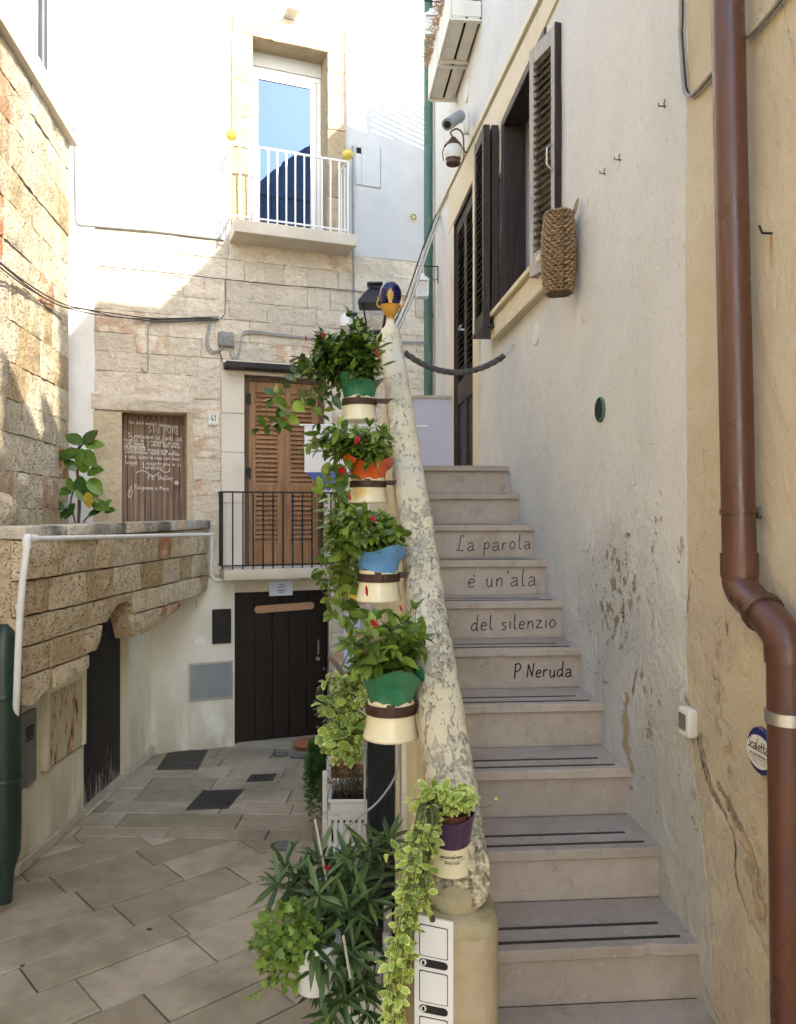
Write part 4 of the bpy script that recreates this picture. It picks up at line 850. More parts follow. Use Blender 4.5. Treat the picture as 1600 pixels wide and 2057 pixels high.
# ------------------------------------------------------------------ tall tufa house on the left
th_ = thing('tufa_house', 'sunlit golden tufa block wall with a white roof ledge', 'house', (-3.2, 6, 0))
lx = LW.X(132); zcop = LW.Z(140, 300)
rgl = random.Random(17)
b = MB(LW); b.box(2.0, lx + .02, .03, .6, -.02, zcop + .05); b.build('wall_core', M['mortar2'], th_)
b = MB(LW); b.box(-6.0, 2.0, .0, .5, -.02, zcop); b.build('near_wall', M['tufa'], th_)
b = MB(LW); b.box(lx - .02, lx + .03, .0, .55, 1.0, zcop); b.build('corner_plaster', M['tufa'], th_)
fill(LW, th_, V_tufa, 4.9, lx, 1.1, zcop, (.25, .34), (.34, .62), .036, rgl, [], .009)
fill(LW, th_, V_tufa2[:4], 2.0, 4.9, 1.1, zcop, (.35, .45), (.7, .9), .04, rgl, [], .014)
b = MB(LW); b.box(2.0, lx + .06, -.10, .5, zcop, zcop + .07); b.build('roof_ledge', M['lip'], th_, bevel=.006)
b = MB(LW); b.prism([(2.0, zcop + .07), (lx + .07, zcop + .07), (lx + .05, zcop + .30), (2.0, zcop + .30)], -.05, .5); b.build('roof_parapet', M['facade'], th_)
pp = MB(); q0, q1 = P(86, 176, 7.9), P(86, -30, 7.9); pp.tube([q0, q1], .045, 12); pp.build('roof_downpipe', M['graphite'], th_, smooth=True)

# ------------------------------------------------------------------ terrace with overhanging tufa vault
te = thing('terrace', 'overhanging tufa terrace with stone-capped parapet above the cellar doors', 'terrace', (-2.6, 7, 0))
rgp = random.Random(23)
px_end = LP.X(413)
zt = LP.Z(230, 1050); zcap = LP.Z(230, 1073)
x_beg = LP.X(36)
# outline of the exposed tufa: lower edge as an arch over the cellar door
edge_pts = [(0, 1420), (60, 1420), (86, 1392), (150, 1352), (178, 1340), (196, 1290), (205, 1258), (222, 1232), (240, 1213), (262, 1210), (266, 1240), (276, 1282), (300, 1262), (345, 1232), (372, 1205), (413, 1185)]
def lower_edge(px):
    for (a, b_), (c, d_) in zip(edge_pts, edge_pts[1:]):
        if a <= px <= c: return b_ + (d_ - b_) * (px - a) / max(1e-6, c - a)
    return 1185
EP = []
for px, py in edge_pts[1:]: EP.append(LP.pt(px, py, .0))
outl = [(x_beg, EP[0][1])] + EP + [(px_end, zcap), (x_beg, zcap)]
b = MB(LP); b.prism(outl, .05, .20); b.build('vault_core', M['tufa2'], te)
rowz = [zcap, LP.Z(230, 1138), LP.Z(230, 1196), LP.Z(170, 1262), LP.Z(110, 1335), LP.Z(70, 1430)]
def clipz(pl):  # convex pieces clipped against the wavy lower edge, column by column
    return pl
for r0, r1 in zip(rowz[1:], rowz):
    x = x_beg
    while x < px_end - .02:
        w = min(rgp.uniform(.26, .55), px_end - x)
        if px_end - x - w < .1: w = px_end - x
        n = 7; out = []; ok = False; bot = []
        for k in range(n + 1):
            xx = x + w * k / n; wpt = LP.w(xx, 0, 0); pxl = 800 + 1600 * wpt.x / wpt.y; ze = E + (1028 - lower_edge(pxl)) / 1600 * wpt.y
            bot.append((xx, max(r0, ze + .004)))
        xw = x; good = [q for q in bot if r1 - q[1] > .05]
        if len(good) >= 3:
            ga, gb = good[0], good[-1]; bot = [(ga[0] + (gb[0] - ga[0]) * k / n, max(r0, E + (1028 - lower_edge((lambda wp_: 800 + 1600 * wp_.x / wp_.y)(LP.w(ga[0] + (gb[0] - ga[0]) * k / n, 0, 0)))) / 1600 * LP.w(ga[0] + (gb[0] - ga[0]) * k / n, 0, 0).y + .004)) for k in range(n + 1)]; xs_, xe_ = ga[0], gb[0]
            bb = MB(LP); rel = rgp.uniform(.015, .04) + (.015 if r0 < LP.Z(150, 1270) else 0); g = .007; nz = 4; G = []
            for j in range(nz + 1):
                row = []
                for k in range(n + 1):
                    xx, z0_ = bot[k]; z0_ = min(z0_, r1 - .04); xx = min(max(xx, xs_ + g), xe_ - g); z = z0_ + g + (r1 - g - z0_ - g) * j / nz; ed = k in (0, n) or j in (0, nz)
                    wp = LP.w(xx, 0, z)
                    dd = (-rel + .006 if ed else -rel) + .018 * noise.noise(wp * 3.3) + (.014 if not ed else .009) * noise.noise(wp * 15)
                    xx += .006 * noise.noise(wp * 21 + Vector((9, 0, 0))); z += .007 * noise.noise(wp * 19 + Vector((0, 7, 0)))
                    row.append(bb.vt(xx, dd, z))
                G.append(row)
            for j in range(nz):
                for k in range(n): bb.face((G[j][k], G[j][k + 1], G[j + 1][k + 1], G[j + 1][k]))
            per = G[0][:] + [G[j][n] for j in range(1, nz + 1)] + G[nz][n - 1::-1] + [G[j][0] for j in range(nz - 1, 0, -1)]
            loc = [LP.M.inverted() @ bb.v[p] for p in per]; bkk = [bb.vt(q.x, .18, q.z) for q in loc]; m_ = len(per)
            for k in range(m_): bb.face((per[k], bkk[k], bkk[(k + 1) % m_], per[(k + 1) % m_]))
            bb.build('stone_block', M['tufa2'], te, smooth=True, angle=32)
        x += w
b = MB(LP); x = x_beg
while x < px_end - .01:
    w = min(rgp.uniform(.4, .8), px_end + .02 - x)
    bb = MB(LP); n = 8
    for k in range(n): pass
    c = MB(LP); c.box(x + .002, x + w - .002, -.06 + rgp.uniform(-.012, .01), .2, zcap + .004, zt + rgp.uniform(-.006, .004)); c.build('capstone', M['capstone'], te, bevel=.014, seg=2)
    x += w
b = MB(); b.slab([tuple(LP.w(x_beg, .28, 0).xy), tuple(LP.w(px_end, .28, 0).xy), tuple(F.w(fx(415), -.02, 0).xy), tuple(F.w(-3.95, -.02, 0).xy), (-3.4, 5.2)], 1.86, 1.93); b.build('terrace_floor', M['lip'], te)
b = MB(LP); b.box(px_end - .02, px_end + .22, .01, .3, zt - .35, zt - .02); b.build('parapet_return', M['lime'], te)
# near end of the vault: big boulder-like stones at the picture's edge
for k, (px, py, w, h) in enumerate(((4, 1035, .26, .30), (2, 1110, .3, .32), (6, 1205, .36, .34), (0, 1300, .4, .36))):
    c_ = P(px - 34, py, 5.5); bb = MB(); me = None
    sp = bmesh.new(); bmesh.ops.create_icosphere(sp, subdivisions=3, radius=1)
    for v in sp.verts:
        d = v.co.normalized(); q = (abs(d.x) ** 4 + abs(d.y) ** 4 + abs(d.z) ** 4) ** -.25
        v.co = Vector((d.x * w * .62, d.y * .22, d.z * h * .53)) * q * (1 + .10 * noise.noise(d * 2.2 + Vector((k * 5, 0, 0)))) + c_
    me = bpy.data.meshes.new('stone_block'); sp.to_mesh(me); sp.free(); me.materials.append(M['tufa2']); me.polygons.foreach_set('use_smooth', [True] * len(me.polygons)); put('stone_block', me, te)
# cellar wall
cx0, cx1 = LL.X(12), LL.X(322)
dx0, dx1 = LL.X(168), LL.X(252); ztop = LL.Z(210, 1190)
wall_grid(LL, 3.0, 8.75, -.02, 2.32, [(dx0, dx1, -.02, ztop)], .14, .009, 1.5).build('cellar_wall', M['cellar'], te, smooth=True, angle=180)
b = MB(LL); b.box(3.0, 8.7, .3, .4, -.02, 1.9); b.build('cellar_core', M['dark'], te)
b = MB(LL); b.box(dx0 - .03, dx0, .0, .12, 0, ztop); b.box(dx1, dx1 + .03, -.03, .12, 0, ztop); b.build('door_reveal', M['cellar'], te)
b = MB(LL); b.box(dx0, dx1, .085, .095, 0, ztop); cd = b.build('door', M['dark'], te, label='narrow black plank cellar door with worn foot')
for k in range(4):
    w = (dx1 - dx0) / 4; p = MB(LL); p.box(dx0 + w * k + .002, dx0 + w * (k + 1) - .002, .05, .083, .03, ztop); p.build('plank', M['streakdoor'], cd, bevel=.003)
b = MB(LL)
b.prism([(LL.X(30), 0), (dx0, 0), (dx0, .07), (LL.X(30), .09)], -.03, .01); b.build('plinth', M['ledge'], te, bevel=.01); b = MB(LL); b.prism([(dx1, 0), (8.6, 0), (8.6, .09), (dx1, .10)], -.035, .01); b.build('plinth', M['ledge'], te, bevel=.01)
b = MB(LL); b.box(dx0 - .02, dx1 + .06, -.05, .08, 0, .028); b.build('door_sill', M['ledge'], te, bevel=.01)
# rusty hatch in its raised plaster frame
hx0, hx1 = LL.X(88), LL.X(158); hz0, hz1 = LL.Z(120, 1522), LL.Z(120, 1378)
b = MB(LL); b.prism([(hx0 - .07, hz0 - .0), (hx0, hz0), (hx0, hz1), (hx1, hz1), (hx1, hz0), (hx1 + .04, hz0), (hx1 + .045, hz1 + .06), (hx0 - .03, hz1 + .07), (hx0 - .07, hz1 + .04)], -.055, .01); b.build('hatch_surround', M['cellar'], te, bevel=.012, seg=2)
b = MB(LL); b.box(hx0 - .006, hx1 + .006, -.026, .012, hz0 - .008, hz1 + .004); b.build('hatch_gap', M['crack'], te)
b = MB(LL); b.box(hx0 + .004, hx1 - .004, -.032, .01, hz0, hz1 - .003); b.build('rusty_hatch', M['rust'], te, bevel=.003, label='square cream metal hatch streaked with rust')
vx0, vx1 = LL.X(22), LL.X(66); vz0, vz1 = LL.Z(45, 1580), LL.Z(45, 1432)
b = MB(LL); b.box(vx0, vx1, -.03, .01, vz0, vz1); vb = b.build('meter_cabinet', M['dullmetal'], te, bevel=.004, label='dull grey metal meter cabinet with a small louvre')
for k in range(5):
    g = MB(LL); zz = vz1 - .12 - k * .022; g.box(vx0 + (vx1 - vx0) * .5, vx0 + (vx1 - vx0) * .86, -.034, -.0305, zz, zz + .009); g.build('louvre_slot', M['dark'], vb)
# ------------------------------------------------------------------ pipes and cables
def G(px, py): Y = E * 1600 / (py - 1028); return (px - 800) / 1600 * Y, Y
def wallpath(fr, pts, off): return [fr.w(*(lambda q: (q[0], -off, q[1]))(fr.pt(px, py, off))) for px, py in pts]
def pipe_thing(name, label, cat, path, r, mat, n=10, sm=5, group=None, parent=None):
    b = MB(); b.tube(smooth_pts(path, sm) if sm else path, r, n); return b.build(name, mat, parent, smooth=True, label=label, cat=cat, group=group)
off = .062
p = wallpath(RW, [(1461, -60), (1486, 1120), (1487, 1165), (1496, 1190), (1520, 1216), (1552, 1250), (1573, 1280), (1579, 1310), (1590, 2200)], off)
p[0] = p[1] + (p[0] - p[1]) * 3.0; p[-1] = p[-2] + (p[-1] - p[-2]) * ((p[-2].z - .01) / (p[-2].z - p[-1].z))
dp = thing('brown_downpipe', 'glossy brown metal downpipe with a dog-leg bend on the ochre wall', 'drainpipe', p[-1])
b = MB(); b.tube(p[:2], .0415, 20); b.build('pipe', M['copper'], dp, smooth=True)
b = MB(); b.tube(smooth_pts(p[1:8], 5), .0435, 20); b.build('elbow', M['copper'], dp, smooth=True)
b = MB(); b.tube(p[7:], .0415, 20); b.build('pipe', M['copper'], dp, smooth=True)
for a, c in (((1484.5, 1022), (1484.8, 1032)), ((1485.5, 1110), (1486.5, 1158)), ((1578, 1296), (1579.5, 1330))):
    b = MB(); b.tube(wallpath(RW, [a, c], off), .0462, 20); b.build('sleeve', M['copper'], dp, smooth=True)
q = wallpath(RW, [(1529, 1225), (1537, 1233)], off); b = MB(); b.tube(q, .050, 18); b.build('clamp', M['bronze'], dp, smooth=True)
b = MB(); b.tube(wallpath(RW, [(1581, 1428), (1581, 1452)], off), .0475, 20); b.build('steel_clamp', M['steel'], dp, smooth=True)
b = MB(); x, z = RW.pt(1528, 1030); b.tube([RW.w(x, -.06, z), RW.w(x, .0, z)], .007, 8); b.tube([RW.w(x, -.012, z), RW.w(x, .0, z)], .016, 12); b.build('wall_bracket', M['dullmetal'], dp, smooth=True)
# green downpipe by the landing
b = MB(); gx = RW.pt(861, 500, .06); b.tube([RW.w(gx[0], -.06, 3.0), RW.w(gx[0], -.06, 9.4)], .045, 14); gp = b.build('pipe', M['greenpipe'], thing('green_downpipe', 'weathered green downpipe at the far corner of the stair house', 'drainpipe', RW.w(gx[0], -.06, 2.9)), smooth=True)
for py in (497, 632):
    z = RW.Z(861, py, .06); b = MB(); b.tube([RW.w(gx[0], -.06, z - .02), RW.w(gx[0], -.06, z + .02)], .049, 14); b.build('pipe_clip', M['greenpipe'], gp.parent, smooth=True)
# white waste pipe along the terrace
p = wallpath(LP, [(425, 1073), (60, 1082)], .15); a = wallpath(LP, [(54, 1086), (49, 1105)], .15)
wp = thing('white_waste_pipe', 'white plastic waste pipe running under the terrace parapet and down the wall', 'pipe', (-2.5, 5.3, 0))
b = MB(); b.tube([p[0], p[1]], .018, 12); b.build('pipe', M['pvc'], wp, smooth=True)
b = MB(); b.tube(smooth_pts([p[1] + (p[0] - p[1]) * .02, p[1], a[0] + Vector((0, 0, .015)), a[0] - Vector((0, 0, .05))], 5), .027, 14); b.build('elbow', M['pvc'], wp, smooth=True)
q = [a[0] - Vector((0, 0, .04)), P(41, 1215, 4.98), P(34, 1380, 5.05), P(30, 1510, 5.3)]; b = MB(); b.tube(smooth_pts(q, 4), .0215, 14); b.build('pipe', M['pvc'], wp, smooth=True)
b = MB(); b.tube([P(30, 1505, 5.3), P(24, 1735, 5.45)], .019, 12); b.build('pipe', M['pvc'], wp, smooth=True)
for px, py in ((40, 1213), (31, 1462), (29, 1495)):
    c = P(px, py, 4.985 if py < 1300 else 5.24 if py < 1480 else 5.29); b = MB(); b.tube([c, c - Vector((0, 0, .03))], .0265, 14); b.build('collar', M['pvc'], wp, smooth=True)
q = wallpath(F, [(426, 1078), (424, 1152), (430, 1163), (441, 1165), (600, 1163)], .05); b = MB(); b.tube([q[0], q[1]], .016, 10); b.tube(smooth_pts(q[1:4], 5), .017, 10); b.tube([q[3], q[4]], .014, 10); b.build('pipe', M['pvc'], wp, smooth=True)
# dark green cast-iron foot pipe
gi = thing('green_iron_standpipe', 'dark green cast-iron downpipe foot with a rounded top at the corner of the cellar wall', 'drainpipe', P(8, 1812, 5.15))
c0 = P(8, 1812, 5.15); h = 1.80; b = MB()
b.lathe((c0.x, c0.y, c0.z - .0), [(.05, 0), (.062, .2), (.10, .32), (.105, .5), (.105, 1.3), (.102, 1.55), (.09, 1.68), (.062, 1.76), (.025, 1.80)], 20); b.build('pipe', M['greeniron'], gi, smooth=True)
for z in (.78, 1.32): b = MB(); b.lathe((c0.x, c0.y, c0.z + z), [(.108, 0), (.112, .008), (.112, .022), (.108, .03)], 20); b.build('band', M['greeniron'], gi, smooth=True)
# white conduit on the limewash, and down to the street lamp
p = wallpath(F, [(152, 255), (155, 440), (158, 449), (170, 451), (300, 462), (450, 480)], .03); b = MB(); b.tube([p[0], p[1]], .022, 10); b.tube(smooth_pts(p[1:4], 4), .022, 10); b.tube(p[3:], .018, 10); b.tube([p[0] + Vector((-.05, 0, .01)), p[0] + Vector((.01, 0, .01))], .02, 8)
b.build('conduit_pipe', M['conduit'], smooth=True, label='pale grey conduit bent round the limewashed wall above the stonework', cat='conduit')
p = wallpath(F, [(709, 292), (711, 650)], .03); b = MB(); b.tube(p, .012, 8); b.build('conduit_pipe', M['conduit'], smooth=True, label='thin vertical conduit below the upper balcony down to the street lamp', cat='conduit')
def cables(name, label, paths, r, mat, jit=.006, n=6, seed=1):
    rng = random.Random(seed); b = MB()
    f0 = paths[0][0] if isinstance(paths[0], tuple) else paths[0]; root = thing(name, label, 'cable', f0[0])
    for i, (pts, rr, mt) in enumerate(paths_norm(paths, r, mat)):
        q = smooth_pts(pts, 6); ph = rng.uniform(0, 6); q = [v + Vector((0, 0, jit * math.sin(k * .35 + ph))) for k, v in enumerate(q)]
        c = MB(); c.tube(q, rr, n); c.build('strand', M[mt], root, smooth=True)
    return root
def paths_norm(paths, r, mat): return [(p, r, mat) if not isinstance(p, tuple) else p for p in paths]
base = [P(-14, 518, 5.70), P(60, 578, 6.55), P(120, 611, 7.35)] + wallpath(F, [(170, 622)], .35) + wallpath(F, [(215, 632)], .18) + wallpath(F, [(260, 637), (330, 641), (440, 640)], .07)
sh3 = lambda pts, d: [v + Vector((0, 0, d)) for v in pts]
cables('overhead_cable', 'bundle of thin dark cables sagging from the tufa wall to the stone house', [base, sh3(base, .018), sh3(base, -.014)], .0062, 'cable', .008)
def fcab(pts, off=.035): return wallpath(F, pts, off)
jb = [fcab([(300, 730), (290, 742), (285, 735)]), ]
k1 = fcab([(440, 641), (330, 645), (302, 648), (297, 665), (297, 735), (292, 746), (284, 738)]); k2 = fcab([(300, 643), (410, 643), (418, 655), (414, 690), (424, 708), (440, 705), (446, 695)])
k3 = [v + Vector((.02, 0, .02)) for v in k2]; k4 = fcab([(462, 695), (464, 715), (474, 722), (482, 700), (486, 675), (500, 668), (560, 674), (640, 682), (700, 688), (860, 690)]); k5 = [v + Vector((0, 0, .02)) for v in k4]; k6 = fcab([(440, 700), (446, 722)])
cables('wall_cable', 'grey cables looping round the junction box on the stone wall', [(k1, .009, 'greycable'), (k2, .010, 'greycable'), (k3, .010, 'greycable'), (k4, .009, 'greycable'), (k5, .009, 'greycable'), (k6, .007, 'cable')], .009, 'greycable', .004)
for pts, lb in (([(192, 533), (340, 548), (450, 560), (560, 572), (640, 577), (780, 590), (845, 597)], 'thin dark wire strung across the stone blocks under the upper balcony'), ([(452, 560), (452, 625), (442, 640)], 'short dark wire hanging down the stone blocks left of the reddish stone')):
    b = MB(); b.tube(smooth_pts(fcab(pts, .05), 4), .0045, 5); b.build('wire', M['cable'], smooth=True, label=lb, cat='wire')
b = MB(F); x, z = F.pt(453, 683); b.box(x - .085, x + .085, -.08, -.0, z - .08, z + .08); b.build('junction_box', M['boxgrey'], bevel=.015, seg=2, label='square grey junction box on the stone wall above the canopy', cat='box')
# cables down from the trunking to the parapet
kk = [P(882, 428, 7.6), P(866, 470, 7.4), P(845, 530, 7.0), P(820, 600, 6.3), P(790, 668, 5.2)]
cables('stair_cable', 'bundle of pale and dark cables dropping from the trunking towards the blue finial', [(kk, .010, 'palecable'), ([v + Vector((.03, 0, .01)) for v in kk], .009, 'palecable'), ([v + Vector((-.025, 0, .0)) for v in kk], .007, 'cable'), ([v + Vector((.012, 0, -.02)) for v in kk], .007, 'cable')], .009, 'palecable', .01, 6, 5)
q = wallpath(RW, [(1364, -900), (1368, -40), (1366, 60), (1372, 150), (1376, 182), (1386, 192), (1400, 180), (1437, 138), (1470, 110)], .016)
cables('wall_cable', 'black and grey cables turning a corner beside the brown downpipe', [(q, .0055, 'greycable'), ([v + Vector((.007, 0, .002)) for v in q], .005, 'cable'), ([v + Vector((.012, 0, -.004)) for v in q], .005, 'palecable')], .005, 'cable', .001, 6, 9)
q = wallpath(RW, [(1488, 82), (1510, 62), (1540, 30), (1570, -10), (1600, -50), (1900, -450)], .02)
cables('wall_cable', 'pale cables rising to the top corner behind the brown downpipe', [(q, .005, 'palecable'), ([v + Vector((.008, 0, .004)) for v in q], .005, 'greycable'), ([v + Vector((.014, 0, .008)) for v in q], .0045, 'cable')], .005, 'palecable', .001, 6, 10)
for px, py, lb in ((1338, 210, 'small bent metal hook high on the white wall near the corner cables'), (1247, 318, 'small bent metal hook on the white wall, middle of three'), (1217, 346, 'small bent metal hook on the white wall, closest to the shutters')):
    x, z = RW.pt(px, py); b = MB(RW); b.tube([(x - .012, -.018, z + .012), (x - .01, -.02, z), (x, -.014, z - .004), (x, .005, z - .004)], .0022, 5); b.tube([(x + .008, -.006, z + .014), (x + .01, -.01, z), (x + .004, -.006, z - .012)], .0022, 5); b.build('wall_hook', M['bronze'], smooth=True, label=lb, cat='hook', group='small hooks in the white wall')
x, z = RW.pt(1555, 468); b = MB(RW); b.tube([(x, .004, z), (x, -.03, z), (x - .006, -.034, z + .02)], .0035, 6); nl_ = b.build('iron_hook', M['black'], smooth=True, label='rusty iron hook with a rust streak on the ochre wall', cat='hook')
b = MB(RW); b.ribbon([(x + .001, z - .008), (x + .002, z - .04), (x, z - .09)], -.0085, .007, tp=lambda t: 1 - .8 * t); b.build('rust_streak', M['glochre'], nl_)

# ------------------------------------------------------------------ fittings on the stair house
x, z = RW.pt(1394, 1450); ic = thing('intercom', 'beige plastic intercom box with a dark window on the peeling wall', 'intercom', RW.w(x, 0, z - .06))
b = MB(RW); b.box(x - .036, x + .036, -.034, .0, z - .043, z + .043); b.build('case', M['offwhite'], ic, bevel=.009, seg=3)
b = MB(RW); b.box(x - .027, x + .020, -.0355, -.033, z - .022, z + .026); b.build('screen', M['dullmetal'], ic, bevel=.001)
b = MB(RW); b.box(x - .022, x + .012, -.0375, -.033, z - .038, z - .030); b.build('call_button', M['offwhite'], ic, bevel=.002)
# round name plate
x, z = RW.pt(1535, 1508); z -= 0; pl = thing('round_nameplate', 'round white and navy ceramic plate lettered Scaletta by the brown pipe', 'sign', RW.w(x, 0, z - .06))
b = MB(RW); n = 40; b.prism([(x + .060 * math.cos(2 * math.pi * k / n), z + .060 * math.sin(2 * math.pi * k / n)) for k in range(n)], -.012, .0); b.build('plate', M['navy'], pl, bevel=.003)
b = MB(RW); b.prism([(x + .0575 * math.cos(2 * math.pi * k / n), z - .003 + .042 * math.sin(2 * math.pi * k / n)) for k in range(n)], -.0135, -.0115); b.build('white_field', M['tile'], pl)
b = MB(RW); write(b, 'Scaletta', x - .052, z + .000, .030, -.0142, .0030, None, 0, .72, 0, .2); b.build('lettering', M['paint'], pl, label='flowing black word Scaletta')
b = MB(RW); write(b, 'uncuoredimare', x - .042, z - .016, .012, -.0142, .0012, None, 0, .95, 0, .15); b.ribbon([(x - .045, z - .021), (x + .045, z - .021)], -.0142, .0012); b.build('lettering', M['paint'], pl)
b = MB(RW); write(b, 'albergo a puglia', x - .03, z - .032, .009, -.0142, .0008, None, 0, .9); b.build('lettering', M['redprint'], pl)
# basket
bx, bz = RW.pt(1123, 590, .085); bk_ = thing('wicker_basket', 'tall brown wicker basket hanging on the wall below the shutter', 'basket', RW.w(bx, -.08, bz))
bh_ = .355
def brad(z): t = z / bh_; return .066 + .014 * math.sin(min(1, t * 1.05) * math.pi) + .002 * t
wv = MB(RW); rows = 27; ns = 17
for r in range(rows):
    z = bh_ * (r + .5) / rows; ro = brad(z); pts = []
    for k in range(ns * 2 + 1):
        th = math.pi * 2 * k / (ns * 2); wob = .0060 * (1 if (k + r) % 2 else -1)
        pts.append((bx + (ro + wob) * math.cos(th), -.085 + (ro + wob) * .85 * math.sin(th), bz + z + .002 * math.sin(th * 5 + r)))
    wv.tube(pts, .0068, 5, caps=False, m=0)
wv.build('weave', M['wicker'], bk_, smooth=True)
lin = MB(RW); lin.lathe((bx, -.085, bz), [(max(.01, brad(bh_ * k / 8) - .004), bh_ * k / 8) for k in range(9)], 20, rad=lambda th, r, z: (r * (1 - .075 * (1 - math.cos(2 * th))), z)); lin.build('inner_stakes', M['wickerd'], bk_, smooth=True)
hk = MB(RW); hk.tube(smooth_pts([(bx + .03, -.03, bz + bh_ - .01), (bx + .042, -.02, bz + bh_ + .03), (bx + .05, -.015, bz + bh_ + .045), (bx + .058, -.02, bz + bh_ + .02), (bx + .055, -.03, bz + bh_ - .02)], 5), .005, 6); hk.build('handle', M['wicker'], bk_, smooth=True)
# rope across the top of the stairs
a = Vector((CXc(4.65) + .07, 4.65, CZ(4.65) - .02)); c = RW.w(*(lambda q: (q[0], -.01, q[1]))(RW.pt(1035, 700))); rp = thing('stair_rope', 'thick grey twisted rope slung across the top of the stairs', 'rope', a)
cl = [a + (c - a) * t + Vector((0, 0, -.80 * t * (1 - t) * (c - a).length)) for t in [k / 60 for k in range(56)]]
for s_ in range(3):
    pts = []
    for k, v in enumerate(cl):
        t = (cl[min(k + 1, len(cl) - 1)] - cl[max(k - 1, 0)]).normalized(); u = t.cross(Vector((0, 1, 0))).normalized(); w = t.cross(u); ang = k * .62 + s_ * 2.094
        pts.append(v + (u * math.cos(ang) + w * math.sin(ang)) * .0085)
    b = MB(); b.tube(pts, .0105, 7); b.build('strand', M['rope'], rp, smooth=True)
b = MB(); b.tube([cl[-1], cl[-1] + (c - cl[-1]) * .5 + Vector((0, 0, -.004)), c], .003, 6); b.tube([c + Vector((.012 * math.cos(k * .63), 0, .012 * math.sin(k * .63) + .012)) for k in range(11)], .003, 5); b.build('hook_ring', M['steel'], rp, smooth=True)
# blue egg finial in its ochre cup
c = Vector((CXc(4.9), 4.9, CZ(4.9) + .075)); fg = thing('egg_finial', 'shiny navy blue ceramic egg in an ochre cup on the end of the parapet', 'ornament', c)
b = MB(); b.lathe(c, [(.026, -.002), (.022, .012), (.034, .028), (.05, .05), (.060, .075), (.066, .084), (.060, .086), (.045, .075)], 24); b.build('cup', M['glochre'], fg, smooth=True)
b = MB(); b.lathe(c, [(.02, .058)] + [(.073 * math.sin(t) * (1 - .12 * (1 - math.cos(math.pi - t)) * .5), .145 - .088 * math.cos(t)) for t in [math.pi * k / 16 for k in range(3, 16)]] + [(.006, .2335)], 28); b.build('egg', M['glnavy'], fg, smooth=True)
lf = MB(); fe = Frame(c.x, c.y - .0, 1, 0)
o_ = [(0, .078), (.012, .09), (.010, .10), (.020, .115), (.014, .118), (.024, .135), (.015, .136), (.020, .152), (.010, .150), (.009, .168), (.003, .162), (0, .180)]
o_ = o_ + [(-x_, z_) for x_, z_ in o_[-2:0:-1]]
lf.fr = fe; ids = [lf.vt(x_, -math.sqrt(max(.0001, .0745 ** 2 - x_ ** 2 - max(0, (z_ - .135)) ** 2 * .5)) - .003, c.z + z_) for x_, z_ in o_]; ids2 = [lf.vt(x_, -math.sqrt(max(.0001, .0745 ** 2 - x_ ** 2 - max(0, (z_ - .135)) ** 2 * .5)) + .012, c.z + z_) for x_, z_ in o_]
cc = lf.vt(0, -.079, c.z + .13)
for k in range(len(ids)): j = (k + 1) % len(ids); lf.face((cc, ids[k], ids[j])); lf.face((ids[k], ids2[k], ids2[j], ids[j]))
lf.build('leaf_ornament', M['glochre'], fg)
for sd in (-1, 1):
    h = MB(); h.tube(smooth_pts([c + Vector((sd * .058, 0, .07)), c + Vector((sd * .078, 0, .082)), c + Vector((sd * .082, 0, .105)), c + Vector((sd * .074, 0, .125)), c + Vector((sd * .080, 0, .14))], 4), .0045, 6); h.build('handle', M['glochre'], fg, smooth=True)
# slatted crates on the wall, with dried plants
for k, (ya, yb) in enumerate(((5.62, 6.17), (6.21, 6.74))):
    s1, s0 = RY(ya), RY(yb); z0 = E + 3.48; cr = thing('wall_crate', ('cream slatted planter crate high on the wall, nearer the window', 'cream slatted planter crate high on the wall, nearer the green pipe')[k], 'crate', RW.w(s0, -.1, z0), group='planter crates on the wall')
    def bd(nm, *q): b = MB(RW); b.box(*q); b.build(nm, M['crate'], cr, bevel=.003)
    bd('bottom_slat', s0, s1, -.10, -.015, z0, z0 + .012); bd('bottom_slat', s0, s1, -.215, -.118, z0 + .001, z0 + .013)
    for x in (s0 - .001, s1 - .03): bd('cleat', x, x + .031, -.222, -.002, z0 - .016, z0 - .001)
    b = MB(RW); n = 12; top = [(s0 + (s1 - s0) * i / n, z0 + .30 + .03 * math.cos(i / n * 4 * math.pi)) for i in range(n + 1)]; b.prism([(s0, z0 - .01), (s1, z0 - .01)] + top[::-1], -.234, -.218); b.build('front_board', M['crate'], cr, bevel=.002)
    for x in (s0, s1 - .012):
        for j in range(2): bd('end_board', x, x + .012, -.216, -.004, z0 + .014 + j * .125, z0 + .130 + j * .125)
    b = MB(RW); b.box(s0 + .014, s1 - .014, -.21, -.02, z0 + .02, z0 + .25); b.build('soil', M['soil'], cr)
    rng = random.Random(k + 50); b = MB()
    for i in range(150):
        a = RW.w(rng.uniform(s0, s1), -rng.uniform(.16, .25), z0 + .26); d = Vector((rng.uniform(-1, .4), rng.uniform(-.5, .5), rng.uniform(-.6, .9))) * .10
        b.tube([a, a + d * .5 + Vector((0, 0, .02)), a + d], .0035, 3)
    b.build('dried_plant', M['dried'], cr, kind='stuff')
